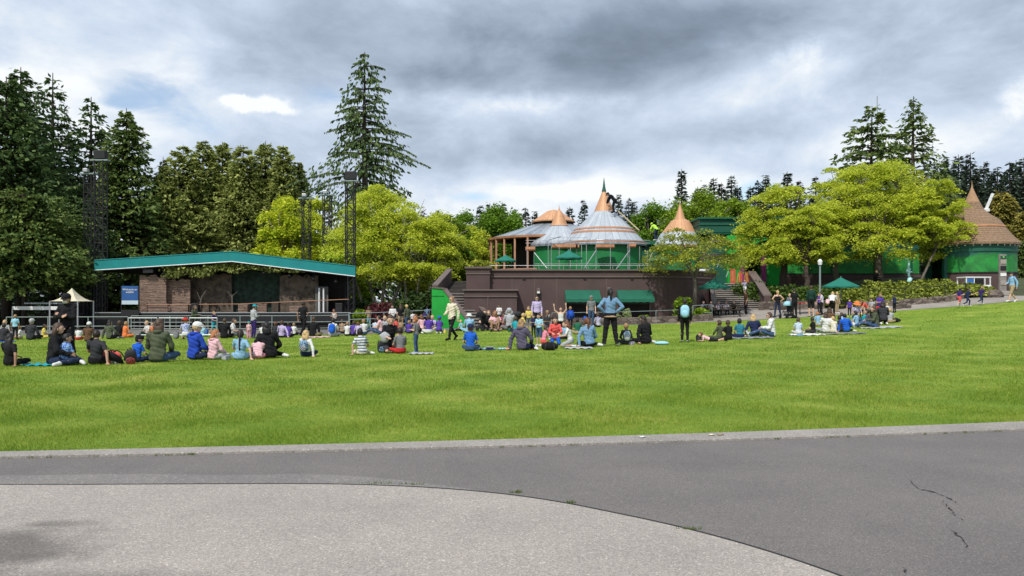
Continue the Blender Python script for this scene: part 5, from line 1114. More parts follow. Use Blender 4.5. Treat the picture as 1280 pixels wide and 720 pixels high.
# radio mast behind the conifers
rx_ = XF(1096.5, 84); o = MB().tube([(0, 0, 0), (0, 0, ZF(120, 84)-2)], [.14, .04], 6).build('antenna', M_rail); o.location = (rx_, 84, 2); tag(o, 'thin antenna pole poking above the wide conifer', 'antenna')
# lift boom and white container right
bm_ = empty('boom_lift', (XF(1240, 66), 66, H(XF(1240, 66), 66)), 0, 'silver boom lift arm raised behind the thatched kiosk', 'lift'); zb_ = bm_.location.z
Xb = lambda px: XF(px, 66)-bm_.location.x
m = MB(); m.beam((Xb(1232), 0, ZF(263, 66)-zb_), (Xb(1241), 0, ZF(242, 66)-zb_), .18, .18); m.build('boom', M_white, bm_)
m = MB(); m.beam((Xb(1236), .5, ZF(264, 66)-zb_), (Xb(1247), .5, ZF(246, 66)-zb_), .18, .18); m.build('lower_boom', M_steel, bm_)
MB().beam((Xb(1232), 0, ZF(262, 66)-zb_), (Xb(1242), .3, 1.0), .3, .3).build('mast', M_steel, bm_); MB().box((0, .4, .7), (2.2, 1.6, 1.2)).build('chassis', M_steel, bm_, bevel=.08)
MB().box((Xb(1229), 0, ZF(263, 66)-zb_), (.9, .5, .3)).build('basket', M_white, bm_, bevel=.05)
hs = empty('house', (XF(1276, 90), 90, 3), 0, 'white and grey building glimpsed between conifers at the right edge', 'building')
MB().box((0, 0, 4.2), (3.8, 4, 8.4)).build('wall', M_white, hs); MB().prism([(-2.1, -2.2), (2.1, -2.2), (2.1, 2.2), (-2.1, 2.2)], 8.4, 8.8).build('roof', M_slate, hs); MB().box((.2, -2.03, 7.9), (1.6, .04, .5)).build('window', M_dark, hs)
# tent and white vehicle at the far left
tn = empty('tent', (XF(90, 51.5), 51.5, -.5), 0, 'cream peaked tent behind the masked man in black', 'tent'); r_ = 22/F*51.5
tt_ = ZF(360, 51.5)+.5; te = ZF(376.5, 51.5)+.5
vs = [(0, 0, tt_)]; n = 24
for j in range(1, 6):
    t = j/5
    for k in range(n): a = 2*math.pi*k/n+math.pi/4; q = r_*t*(1/max(abs(math.cos(a)), abs(math.sin(a))))*.8; vs.append((q*math.cos(a), q*math.sin(a), tt_+(te-tt_)*(1-(1-t)**1.8)))
fs = [(0, 1+k, 1+(k+1) % n) for k in range(n)]
for j in range(4):
    for k in range(n): a = 1+j*n+k; b = 1+j*n+(k+1) % n; fs.append((a, a+n, b+n, b))
MB().add(vs, fs).build('canopy', mat('cream_canvas', (.58, .54, .40), .8, .06, 1), tn)
for sx in (-1, 1):
    for sy in (-1, 1): MB().tube([(sx*r_*.78, sy*r_*.78, 0), (sx*r_*.78, sy*r_*.78, te)], .05, 6).build('pole', M_steel, tn)
vn = empty('food_stall', (XF(55, 52), 52, -.5), 0, 'low stall with a long white awning under the trees at the far left', 'stall')
MB().box((0, 0, ZF(385, 52)+.5), (3.4, 1.6, .24)).build('awning', M_white, vn); MB().box((.6, .8, ZF(390, 52)*.5+.2), (3.0, .6, 1.2)).build('counter', M_dark, vn)
for x in (-1.6, 1.6): MB().beam((x, -.9, 0), (x, -.9, ZF(385, 52)+.4), .07).build('post', M_steel, vn)
MB().box((.3, .3, ZF(380, 52)+.55), (3.0, 1.2, .1)).build('upper_board', M_slate, vn)
sh_ = empty('equipment_cabinet', (XF(103, 56), 56, H(XF(103, 56), 56)), 0, 'black equipment cabinet left of the tall lattice mast', 'cabinet')
zc2 = ZF(379, 56)-sh_.location.z
MB().box((0, 0, zc2/2+.03), (1.25, .9, zc2)).build('body', M_black, sh_, bevel=.02); MB().box((0, -.46, zc2/2), (1.1, .02, zc2*.85)).build('door', M_dark, sh_); MB().box((.42, -.49, zc2*.5), (.03, .04, .16)).build('handle', M_steel, sh_)
gp = empty('planting_trough', (XF(600, 54.6), 54.6, DZ), 0, 'row of golden grasses at the left end of the terrace', 'plants')
MB().box((0, 0, .35), (.9, .5, .7)).build('trough', M_brown2, gp)
c = np.stack([RNG.normal(0, .3, 500), RNG.normal(0, .15, 500), RNG.uniform(.7, 1.7, 500)], 1); V, Fq = leaves(c, .13, 0, 3); npmesh('foliage', V, Fq, LM['copper'], gp, rnd=RNG.uniform(0, 1, len(Fq)))
# blue and white pallets on the terrace edge
cb = empty('crate', (XF(876, 55.4), 55.4, DZ), 0, 'white and blue wrapped bundle on the terrace behind the crooked tree', 'bundle')
MB().box((0, 0, 1.0), (1.1, .5, .18)).build('top', M_white, cb, bevel=.03); MB().box((-.2, -.02, .75), (.6, .48, .3)).build('wrap', mat('blue_panel', (.03, .14, .42), .4, .1, 3), cb, bevel=.03); MB().box((0, 0, .3), (1.0, .45, .58)).build('stack', M_timber, cb)
# ---------------------------------------------------------------- people
def V3(*a): return Vector(a)
def base_pose():
    return dict(pel=V3(0,0,.95), che=V3(0,-.01,1.27), nek=V3(0,0,1.48), hed=V3(0,.03,1.635), look=V3(0,1,0), up=V3(0,0,1),
        hL=V3(-.09,0,.92), hR=V3(.09,0,.92), kL=V3(-.10,.02,.50), kR=V3(.10,.02,.50), aL=V3(-.11,-.03,.09), aR=V3(.11,-.03,.09), tL=V3(-.14,.15,.03), tR=V3(.14,.15,.03),
        sL=V3(-.185,0,1.42), sR=V3(.185,0,1.42), eL=V3(-.235,-.03,1.14), eR=V3(.235,-.03,1.14), wL=V3(-.24,.06,.90), wR=V3(.24,.06,.90), fL=V3(0,.25,-1), fR=V3(0,.25,-1))
def mk(**k): p = base_pose(); p.update({a: (Vector(b) if isinstance(b, tuple) else b) for a, b in k.items()}); return p
SITB = dict(pel=(0,0,.13), che=(0,.03,.44), nek=(0,.05,.655), hed=(0,.10,.80), hL=(-.10,.02,.11), hR=(.10,.02,.11), kL=(-.27,.36,.15), kR=(.27,.36,.15), aL=(.03,.42,.07), aR=(-.05,.49,.08), tL=(.17,.45,.05), tR=(-.19,.51,.05),
        sL=(-.185,.04,.59), sR=(.185,.04,.59), eL=(-.25,.12,.33), eR=(.25,.12,.33), wL=(-.16,.33,.25), wR=(.16,.33,.25), fL=(.4,.7,-.3), fR=(-.4,.7,-.3))
def sit(**k): d = dict(SITB); d.update(k); return mk(**d)
POSES = {
 'stand': mk(),
 'hold': mk(eL=(-.24,.02,1.15), eR=(.24,.02,1.15), wL=(-.10,.26,1.18), wR=(.10,.26,1.18), fL=(.5,.6,.1), fR=(-.5,.6,.1), hed=(0,.05,1.63), look=(0,1,-.3)),
 'crossed': mk(eL=(-.25,.08,1.17), eR=(.25,.08,1.17), wL=(.03,.21,1.24), wR=(-.05,.27,1.19), fL=(.9,-.35,.15), fR=(-.9,-.15,.2), kL=(-.14,.02,.5), kR=(.14,.02,.5), aL=(-.19,-.03,.09), aR=(.19,-.03,.09), tL=(-.24,.14,.03), tR=(.24,.14,.03), hed=(-.02,.05,1.62), look=(-.2,1,-.25)),
 'hips': mk(eL=(-.36,-.08,1.20), eR=(.36,-.08,1.20), wL=(-.18,.02,1.04), wR=(.18,.02,1.04), fL=(.6,.5,-.5), fR=(-.6,.5,-.5), kL=(-.14,.02,.5), kR=(.14,.02,.5), aL=(-.2,-.03,.09), aR=(.2,-.03,.09), tL=(-.26,.13,.03), tR=(.26,.13,.03)),
 'walk': mk(pel=(0,0,.93), kL=(-.09,.16,.50), aL=(-.09,.26,.10), tL=(-.10,.44,.06), kR=(.09,-.05,.50), aR=(.10,-.36,.17), tR=(.11,-.24,.05), eL=(-.25,-.12,1.16), wL=(-.24,-.10,.90), eR=(.25,.02,1.15), wR=(.15,.22,1.08), fR=(-.4,.8,-.1), fL=(0,.2,-1)),
 'run': mk(pel=(0,0,.90), che=(0,.06,1.21), nek=(0,.11,1.42), hed=(0,.16,1.57), sL=(-.18,.10,1.36), sR=(.18,.10,1.36), kL=(-.09,.30,.62), aL=(-.09,.24,.22), tL=(-.09,.42,.18), kR=(.09,-.10,.50), aR=(.09,-.45,.34), tR=(.09,-.42,.18), eL=(-.26,-.08,1.16), wL=(-.30,-.30,1.12), eR=(.27,.20,1.14), wR=(.32,.44,1.22), fL=(0,-1,-.2), fR=(0,1,.3)),
 'up': mk(eL=(-.33,.02,1.62), wL=(-.30,.05,1.88), eR=(.36,.02,1.56), wR=(.40,.05,1.82), fL=(0,0,1), fR=(.2,0,1)),
 'bend': mk(pel=(0,-.08,.88), che=(0,.12,1.12), nek=(0,.28,1.24), hed=(0,.40,1.32), look=(0,1,-.7), up=(0,.5,1), sL=(-.18,.24,1.19), sR=(.18,.24,1.19), eL=(-.22,.36,.94), eR=(.22,.36,.94), wL=(-.12,.46,.72), wR=(.12,.46,.72), hL=(-.09,-.08,.86), hR=(.09,-.08,.86), kL=(-.1,.05,.48), kR=(.1,.05,.48)),
 'sit': sit(), 
 'sitlook': sit(look=(.7,.7,-.2), hed=(.02,.09,.80)),
 'lean': sit(che=(.03,-.02,.44), nek=(.02,-.03,.655), hed=(.01,.02,.80), sL=(-.16,-.05,.60), sR=(.21,-.06,.57), eR=(.33,-.16,.32), wR=(.37,-.22,.06), fR=(.3,-.5,-.2), eL=(-.22,.10,.36), wL=(-.05,.30,.28)),
 'side': sit(kL=(-.24,.38,.12), kR=(.08,.46,.12), aL=(.08,.54,.08), aR=(.34,.20,.08), tL=(.20,.62,.05), tR=(.44,.10,.05), che=(-.05,.02,.44), nek=(-.07,.03,.655), hed=(-.07,.08,.80), sL=(-.25,.02,.57), sR=(.12,.02,.61), eL=(-.36,-.02,.33), wL=(-.36,-.10,.06), fL=(-.4,-.3,-.1)),
 'legs': sit(kL=(-.13,.46,.24), kR=(.11,.44,.30), aL=(-.13,.86,.08), aR=(.11,.80,.08), tL=(-.17,.92,.20), tR=(.15,.86,.19), eL=(-.24,.12,.34), wL=(-.10,.36,.34), eR=(.24,.14,.34), wR=(.10,.40,.34)),
 'kneesup': sit(kL=(-.15,.36,.48), kR=(.15,.36,.48), aL=(-.14,.48,.08), aR=(.14,.48,.08), tL=(-.16,.66,.03), tR=(.16,.66,.03), eL=(-.26,.22,.42), wL=(-.10,.44,.40), eR=(.26,.22,.42), wR=(.10,.44,.40), che=(0,.05,.43), nek=(0,.10,.64), hed=(0,.16,.78)),
 'kneel': mk(pel=(0,-.05,.28), che=(0,.04,.59), nek=(0,.07,.80), hed=(0,.12,.95), look=(0,1,-.3), hL=(-.10,-.04,.26), hR=(.10,-.04,.26), kL=(-.14,.34,.08), kR=(.14,.34,.08), aL=(-.12,-.10,.08), aR=(.12,-.10,.08), tL=(-.12,-.26,.05), tR=(.12,-.26,.05), sL=(-.185,.06,.74), sR=(.185,.06,.74), eL=(-.24,.16,.50), eR=(.24,.16,.50), wL=(-.12,.38,.46), wR=(.12,.38,.46), fL=(.2,.9,-.1), fR=(-.2,.9,-.1)),
 'huddle': sit(che=(0,.12,.38), nek=(0,.24,.52), hed=(0,.36,.56), look=(0,.8,-.8), up=(0,.7,.7), sL=(-.17,.20,.48), sR=(.17,.20,.48), eL=(-.26,.30,.26), eR=(.26,.30,.26), wL=(-.12,.44,.14), wR=(.12,.44,.14)),
 'lie': mk(pel=(0,0,.12), che=(0,.28,.22), nek=(0,.46,.32), hed=(0,.58,.42), look=(0,1,.0), up=(0,-.3,1), hL=(-.09,-.02,.11), hR=(.09,-.02,.11), kL=(-.13,-.44,.08), kR=(.13,-.44,.08), aL=(-.12,-.78,.22), aR=(.12,-.80,.12), tL=(-.12,-.86,.36), tR=(.13,-.98,.06), sL=(-.18,.40,.27), sR=(.18,.40,.27), eL=(-.23,.46,.06), eR=(.23,.46,.06), wL=(-.08,.66,.06), wR=(.08,.66,.06), fL=(.3,.9,0), fR=(-.3,.9,0)),
 'bench': mk(pel=(0,0,.52), che=(0,.04,.83), nek=(0,.08,1.04), hed=(0,.13,1.19), hL=(-.09,.02,.50), hR=(.09,.02,.50), kL=(-.12,.44,.50), kR=(.12,.44,.50), aL=(-.12,.42,.09), aR=(.12,.42,.09), tL=(-.13,.58,.03), tR=(.13,.58,.03), sL=(-.185,.06,.98), sR=(.185,.06,.98), eL=(-.24,.18,.74), eR=(.24,.18,.74), wL=(-.12,.40,.78), wR=(.12,.40,.78), fL=(.3,.9,0), fR=(-.3,.9,0)),
}
PH = {k: max(v['hed'].z+.12, v['wL'].z+.16 if k == 'up' else 0) for k, v in POSES.items()}
def basis(z, x=V3(1, 0, 0)):
    z = z.normalized(); 
    if abs(z.dot(x)) > .97: x = V3(0, 1, 0)
    y = z.cross(x).normalized(); x = y.cross(z).normalized(); return Matrix((x, y, z)).transposed()
def lerp(a, b, t): return a+(b-a)*t
def solid(mb, a, b, ra, rb, n=12):
    mb.ball(a, ra, n, 8); mb.ball(b, rb, n, 8); mb.tube([a, b], [ra*.999, rb*.999], n)
def head_frame(p):
    y = p['look'].normalized(); z = p['up']; z = (z-y*z.dot(y)).normalized(); x = y.cross(z); return Matrix((x, y, z)).transposed()
def narrow(p, kid):
    p = dict(p); k = .14 if kid else .07
    for s in 'LR':
        d = (p['nek']-p['s'+s]); d -= V3(0, 0, d.z); p['s'+s] = p['s'+s]+d*k; p['h'+s] = p['h'+s]
    return p
def body_mesh(pn, kid):
    p = narrow(POSES[pn], kid); mb = MB(); hk = 1.30 if kid else 1.09; lk = .9 if kid else 1.0
    sh = (p['sR']-p['sL']).normalized(); up = (p['nek']-p['pel']).normalized()
    secs = [(p['pel']-up*.10, .09, .08), (p['pel']-up*.06, .145, .11), (p['pel']+up*.02, .168, .118), (lerp(p['pel'], p['che'], .55), .132, .098), (p['che'], .158, .115), (lerp(p['che'], p['nek'], .5), .168, .108), (lerp(p['che'], p['nek'], .82), .13, .075), (p['nek'], .06, .058)]
    cs = [s[0] for s in secs]; vs = []; fs = []; n = 20
    for i, (c, w_, d_) in enumerate(secs):
        t = (cs[min(i+1, len(cs)-1)]-cs[max(i-1, 0)]).normalized(); r = (sh-t*sh.dot(t)).normalized(); f = t.cross(r)
        for k in range(n): a = 6.28318*k/n; vs.append(c+r*math.cos(a)*w_+f*math.sin(a)*d_)
    for i in range(len(secs)-1):
        for k in range(n): a = i*n+k; b = i*n+(k+1) % n; fs.append((a, b, b+n, a+n))
    fs += [tuple(reversed(range(n))), tuple(range((len(secs)-1)*n, len(secs)*n))]; mb.add(vs, fs)
    solid(mb, p['nek']-up*.03, lerp(p['nek'], p['hed'], .7), .055, .052)
    for s in 'LR':
        q = lambda k: p[k+s]
        solid(mb, q('s'), q('s')+(p['che']-q('s'))*.25, .054, .066); solid(mb, q('s'), q('e'), .050*lk, .040*lk); solid(mb, q('e'), q('w'), .042*lk, .028*lk)
        solid(mb, q('h'), lerp(q('h'), q('k'), .5), .088*lk, .074*lk); solid(mb, lerp(q('h'), q('k'), .5), q('k'), .074*lk, .056*lk)
        calf = lerp(q('k'), q('a'), .32); solid(mb, q('k'), calf, .053*lk, .057*lk); solid(mb, calf, q('a'), .057*lk, .036*lk)
        solid(mb, q('a'), q('t'), .040, .030); solid(mb, q('a')-(q('t')-q('a')).normalized()*.05+V3(0, 0, -.02 if q('a').z > .08 else 0), q('t'), .032, .028)
        # hand: palm, four fingers, thumb
        d = p['f'+s].normalized(); B_ = basis(d, V3(1, 0, 0)); side = 1 if s == 'L' else -1
        w0 = q('w'); mb.ball(w0+d*.045, (.040, .017, .052), 12, 8, B_)
        for k, (o_, L_) in enumerate(((-.030, .062), (-.010, .074), (.010, .070), (.030, .055))):
            b0 = w0+d*.085+B_ @ V3(o_, 0, 0); b1 = b0+d*L_*.55+B_ @ V3(o_*.25, .006, 0); b2 = b1+d*L_*.42+B_ @ V3(0, .022, 0)
            mb.tube([b0-d*.02, b0, b1, b2], [.0095, .0095, .009, .0075], 8); mb.ball(b2, .0078, 8, 6)
        t0 = w0+d*.03+B_ @ V3(side*.032, 0, 0); t1 = t0+d*.03+B_ @ V3(side*.024, .008, 0); mb.tube([t0, t1, t1+d*.03+B_ @ V3(side*.006, .012, 0)], [.013, .0115, .009], 8)
    M = head_frame(p); hc = p['hed']+M @ V3(0, 0, .02*(hk-1)); k = hk
    mb.ball(hc, (.074*k, .092*k, .108*k), 18, 14, M); mb.ball(hc+M @ V3(0, .028*k, -.055*k), (.054*k, .058*k, .058*k), 12, 8, M)
    mb.tube([hc+M @ V3(0, .084*k, .012*k), hc+M @ V3(0, .112*k, -.022*k)], [.008*k, .016*k], 8); mb.ball(hc+M @ V3(0, .078*k, -.055*k), (.026*k, .014*k, .010*k), 10, 6, M)
    for s in (-1, 1): mb.ball(hc+M @ V3(s*.076*k, -.002, -.01), (.011*k, .022*k, .032*k), 8, 6, M)
    me = mb.mesh('body'); o = bpy.data.objects.new('tmp', me); COL.objects.link(o)
    m = o.modifiers.new('r', 'REMESH'); m.mode = 'VOXEL'; m.voxel_size = .0085; m = o.modifiers.new('s', 'SMOOTH'); m.factor = .5; m.iterations = 2
    dg = bpy.context.evaluated_depsgraph_get(); out = bpy.data.meshes.new_from_object(o.evaluated_get(dg)); bpy.data.objects.remove(o); bpy.data.meshes.remove(me)
    out.name = 'body'; return out
def classify(pn, kid, co):
    p = POSES[pn]; up = (p['nek']-p['pel']).normalized(); hk = 1.30 if kid else 1.09
    bones = [('torso', lerp(p['pel'], p['che'], .3), lerp(p['che'], p['nek'], .62), .13), ('pelvis', p['pel']-up*.05, p['pel']+up*.03, .135), ('neck', p['nek']+up*.0, lerp(p['nek'], p['hed'], .5), .05), ('head', p['hed'], p['hed'], .1*hk)]
    for s in 'LR':
        q = lambda k: p[k+s]
        bones += [('uparm', q('s'), lerp(q('s'), q('e'), .62), .05), ('elbow', lerp(q('s'), q('e'), .72), q('e'), .045), ('forearm', q('e'), q('w')+(q('e')-q('w'))*.06, .036), ('hand', q('w')+p['f'+s].normalized()*.03, q('w')+p['f'+s].normalized()*.12, .02),
                  ('thigh', q('h'), lerp(q('h'), q('k'), .85), .08), ('shin', lerp(q('h'), q('k'), 1.0), q('a')+(q('k')-q('a'))*.10, .05), ('foot', q('a')-V3(0, 0, .02), q('t'), .035)]
    D = np.empty((len(bones), len(co)), np.float32)
    for i, (nm, a, b, r) in enumerate(bones):
        a = np.array(a); b = np.array(b); ab = b-a; l2 = max(1e-9, ab@ab); t = np.clip(((co-a)@ab)/l2, 0, 1); D[i] = np.linalg.norm(co-(a+t[:, None]*ab), axis=1)-r
    names = np.array([b[0] for b in bones]); return names[D.argmin(0)]
_B = {}; _CL = {}
def get_body(pn, kid):
    if (pn, kid) in _B: return _B[(pn, kid)]
    me = body_mesh(pn, kid); n = len(me.vertices); co = np.empty(n*3, np.float32); me.vertices.foreach_get('co', co); co = co.reshape(-1, 3)
    no = np.empty(n*3, np.float32); me.vertices.foreach_get('normal', no); no = no.reshape(-1, 3)
    nf = len(me.polygons); lv = np.empty(len(me.loops), np.int32); me.loops.foreach_get('vertex_index', lv); ls = np.empty(nf, np.int32); me.polygons.foreach_get('loop_start', ls); lt = np.empty(nf, np.int32); me.polygons.foreach_get('loop_total', lt)
    q = lt == 4; Fq = lv[ls[q][:, None]+np.arange(4)]; cen = co[Fq].mean(1); lab = classify(pn, kid, cen); me.polygons.foreach_set('use_smooth', np.ones(nf, bool))
    me.materials.append(mat('skin', (.5, .3, .2), .55, .05, 6)); _B[(pn, kid)] = (me, co, no, Fq, cen, lab); return _B[(pn, kid)]
KINDS = {'tee': (('torso', 'uparm'), .013), 'tank': (('torso',), .010), 'long': (('torso', 'uparm', 'elbow', 'forearm'), .014), 'jacket': (('torso', 'uparm', 'elbow', 'forearm'), .022), 'trousers': (('pelvis', 'thigh', 'shin'), .009), 'wide': (('pelvis', 'thigh', 'shin'), .022),
         'shorts': (('pelvis', 'thigh'), .016), 'shoes': (('foot',), .010)}
def get_cloth(pn, kid, kind):
    key = (pn, kid, kind)
    if key in _CL: return _CL[key]
    me, co, no, Fq, cen, lab = get_body(pn, kid); regs, d = KINDS[kind]; sel = np.isin(lab, regs); p = POSES[pn]; up = np.array((p['nek']-p['pel']).normalized()); pel = np.array(p['pel'])
    tt = (cen-pel)@up
    if kind in ('tee', 'tank', 'long', 'jacket'): sel |= (lab == 'pelvis') & (tt > (-.07 if kind == 'jacket' else -.02))
    if kind == 'tank': sel &= ~((lab == 'torso') & (tt > .42))
    if kind == 'jacket': sel |= (lab == 'neck') & (tt < .55)
    f = Fq[sel]; u, inv = np.unique(f, return_inverse=True); inv = inv.reshape(f.shape); c = co[u]; nn = no[u]
    wr = np.sin(c[:, 0]*31+c[:, 2]*17)*np.sin(c[:, 1]*27-c[:, 2]*23+1.3)+.6*np.sin(c[:, 2]*61+c[:, 0]*19+c[:, 1]*33)
    wr = wr+.8*np.sin(c[:, 2]*17+c[:, 0]*14+3*np.sin(c[:, 0]*9+c[:, 1]*7+c[:, 2]*8))*np.sin(c[:, 0]*21-c[:, 2]*13+c[:, 1]*11)
    fold = .0048 if kind != 'jacket' else .0075
    outv = c+nn*(d+fold*wr)[:, None]; ed = np.sort(np.concatenate([inv[:, [0, 1]], inv[:, [1, 2]], inv[:, [2, 3]], inv[:, [3, 0]]]), 1); raw = np.concatenate([inv[:, [0, 1]], inv[:, [1, 2]], inv[:, [2, 3]], inv[:, [3, 0]]])
    key_ = ed[:, 0].astype(np.int64)*len(u)+ed[:, 1]; uq, idx, cnt = np.unique(key_, return_index=True, return_counts=True); be = raw[idx[cnt == 1]]
    innerv = c-nn*.004; V = np.concatenate([outv, innerv]); lip = np.stack([be[:, 1], be[:, 0], be[:, 0]+len(u), be[:, 1]+len(u)], 1); FF = np.concatenate([inv, lip])
    nm = {'tee': 'shirt', 'tank': 'top', 'long': 'shirt', 'jacket': 'jacket', 'trousers': 'trousers', 'wide': 'trousers', 'shorts': 'shorts', 'shoes': 'shoes'}[kind]
    o = npmesh(nm, V, FF, mat('cloth', (.5, .5, .5), .9, .1, 8), smooth=True); m = o.data; bpy.data.objects.remove(o); _CL[key] = m; return m
_HR = {}
def get_hair(style, hk=1.0):
    if style in _HR: return _HR[style]
    mb = MB(); nu, nv = 28, 20; vs = []; R_ = (.082, .100, .116)
    def f(dx, dy, dz):
        cut = (dy > .42 and dz < .50)
        face = max(0, dy-.25)*max(0, .62-dz); k = 1.0
        if dz < -.25: k = .93
        if cut: k = .80
        k *= 1+.022*math.sin(dx*23+dz*9)+.02*math.sin(dy*31-dx*17)
        return (dx*R_[0]*k, dy*R_[1]*k-.008, dz*R_[2]*k+.006)
    for j in range(nv+1):
        t = math.pi*j/nv*(.70 if style in ('short', 'bald') else .80)
        for i in range(nu):
            a = 2*math.pi*i/nu; dx, dy, dz = math.sin(t)*math.cos(a), math.sin(t)*math.sin(a), math.cos(t); vs.append(f(dx, dy, dz))
    fs = []
    for j in range(nv):
        for i in range(nu):
            a = j*nu+i; b = j*nu+(i+1) % nu; fs.append((a, a+nu, b+nu, b))
    fs.append(tuple(range(nv*nu, (nv+1)*nu))); mb.add(vs, fs)
    def lock(pts, rads, flat=.5, n=12):
        vs = []; m = len(pts)
        for (x, y, z), r in zip(pts, rads):
            for k in range(n): a = 2*math.pi*k/n; q = 1+.10*math.sin(k*5+z*40); vs.append((x+r*math.cos(a)*q, y+r*flat*math.sin(a)*q, z))
        fs = [tuple(range(n)), tuple(reversed(range((m-1)*n, m*n)))]
        for j in range(m-1):
            for k in range(n): a = j*n+k; b = j*n+(k+1) % n; fs.append((a, a+n, b+n, b))
        mb.add(vs, fs)
    if style == 'long': lock([(0, -.045, .03), (0, -.07, -.08), (0, -.085, -.18), (.01, -.09, -.27), (.01, -.085, -.36)], [.085, .092, .095, .082, .045], .5)
    if style == 'bob': lock([(0, -.035, .03), (0, -.05, -.06), (0, -.06, -.13), (0, -.055, -.17)], [.088, .098, .098, .07], .62)
    if style == 'pony': lock([(0, -.10, .07), (0, -.14, .05), (0, -.15, -.04), (0, -.14, -.16), (0, -.13, -.26)], [.028, .036, .036, .03, .01], .9)
    if style == 'braid': lock([(0, -.09, .02)]+[(0, -.115, -.02-.035*i) for i in range(10)]+[(0, -.11, -.39)], [.03]+[.026 if i % 2 else .019 for i in range(10)]+[.006], .9)
    if style == 'bun': mb.ball((0, -.10, .085), (.042, .040, .040), 12, 8)
    if style == 'curly':
        rr = random.Random(4)
        for _ in range(46):
            d = V3(rr.gauss(0, 1), rr.gauss(-.4, 1), rr.gauss(.4, 1)).normalized()
            if d.y > .45 and d.z < .5: continue
            if d.z < -.5: continue
            mb.ball((d.x*.085, d.y*.10-.008, d.z*.115), .028, 8, 6)
    me = mb.mesh('hair', True); me.materials.append(mat('hair_brown', (.05, .03, .02), .6, .3, 20)); _HR[style] = me; return me
def hat_mesh(kind):
    if ('hat', kind) in _HR: return _HR[('hat', kind)]
    mb = MB()
    if kind in ('cap', 'capback'):
        mb.lathe([(.094, .03), (.096, .05), (.088, .09), (.06, .125), (.02, .138), (0, .139)], n=20, sy=1.18); s = 1 if kind == 'cap' else -1
        mb.prism([(-.07, s*.08), (-.055, s*.15), (0, s*.175), (.055, s*.15), (.07, s*.08)][::s], .032, .042)
    elif kind == 'bucket': mb.lathe([(.15, .02), (.098, .05), (.094, .10), (.07, .13), (0, .137)], n=20, sy=1.12)
    else: mb.lathe([(.092, .02), (.098, .04), (.092, .09), (.06, .135), (.02, .155), (0, .156)], n=20, sy=1.18)
    me = mb.mesh('hat', True); me.materials.append(M_black); _HR[('hat', kind)] = me; return me
def misc_mesh(kind):
    if ('m', kind) in _HR: return _HR[('m', kind)]
    mb = MB()
    if kind == 'mask': mb.ball((0, .082, -.045), (.052, .030, .036), 12, 8)
    elif kind == 'glasses':
        for s in (-1, 1): mb.ball((s*.033, .090, .012), (.028, .010, .018), 10, 6); mb.tube([(s*.06, .078, .014), (s*.080, .0, .012)], .003, 4)
        mb.tube([(-.01, .096, .014), (.01, .096, .014)], .003, 4)
    elif kind == 'eye': mb.ball((0, 0, 0), .0085, 8, 6)
    elif kind == 'mouth': mb.ball((0, 0, 0), (.022, .006, .005), 8, 6)
    elif kind == 'hood': mb.lathe([(.085, -.03), (.105, .0), (.10, .035), (.07, .05), (.06, .02)], n=18, sy=1.15)
    elif kind == 'skirt': mb.lathe([(.15, .06), (.19, -.05), (.27, -.20), (.29, -.28), (.27, -.275)], n=28)
    me = mb.mesh(kind, True); me.materials.append(M_black); _HR[('m', kind)] = me; return me
CN = {'black': (.012, .012, .014), 'charcoal': (.035, .036, .042), 'grey': (.17, .175, .185), 'lgrey': (.36, .37, .39), 'white': (.62, .62, .61), 'cream': (.62, .56, .44), 'navy': (.018, .026, .075), 'denim': (.045, .085, .17), 'ddenim': (.022, .035, .075),
      'blue': (.015, .10, .50), 'royal': (.02, .06, .38), 'lblue': (.24, .42, .60), 'sky': (.30, .55, .68), 'teal': (.02, .30, .38), 'chambray': (.15, .27, .42), 'green': (.02, .12, .07), 'olive': (.075, .088, .055), 'dgreen': (.012, .045, .032), 'pink': (.66, .24, .32), 'lpink': (.68, .42, .46), 'coral': (.65, .10, .09),
      'red': (.45, .03, .03), 'purple': (.085, .045, .30), 'dpurple': (.035, .02, .12), 'lilac': (.46, .38, .60), 'plum': (.085, .075, .12), 'yellow': (.62, .50, .12), 'khaki': (.36, .28, .17), 'orange': (.70, .19, .06), 'brown': (.11, .06, .035), 'tan': (.33, .23, .14)}
HC = {'black': (.010, .009, .009), 'dark': (.022, .014, .010), 'brown': (.060, .034, .020), 'auburn': (.13, .05, .022), 'ginger': (.34, .13, .045), 'blond': (.48, .33, .15), 'grey': (.30, .29, .28), 'sandy': (.28, .17, .08)}
SK = {'l': (.56, .35, .26), 'm': (.42, .25, .17), 't': (.28, .155, .095), 'd': (.12, .065, .04)}
def pat(a, b, kind='plaid'):
    key = ('pat', a, b, kind)
    if key in _MC: return _MC[key]
    m, t, out = nt('patterned_cloth'); L = t.links; tc = nd(t, 'ShaderNodeTexCoord')
    if kind == 'stripe': n = nd(t, 'ShaderNodeTexWave', Scale=3.2, Distortion=1.0); n.bands_direction = 'Z'
    elif kind == 'plaid': n = nd(t, 'ShaderNodeTexChecker', Scale=26.0)
    else: n = nd(t, 'ShaderNodeTexNoise', Scale=24.0, Detail=2.0)
    L.new(tc.outputs['Object'], n.inputs['Vector']); r = ramp(t, [((.62 if kind == 'stripe' else .42), CN[a]), ((.70 if kind == 'stripe' else .58), CN[b])]); L.new(n.outputs['Fac'], r.inputs[0])
    p = nd(t, 'ShaderNodeBsdfPrincipled', Roughness=.9); L.new(r.outputs[0], p.inputs['Base Color']); L.new(p.outputs[0], out.inputs['Surface']); _MC[key] = m; return m
def cm(c):
    if isinstance(c, tuple): return pat(*c)
    return mat('cloth_'+c, CN[c], .92, .14, 9, bump=.15, bscale=70, spec=.2)
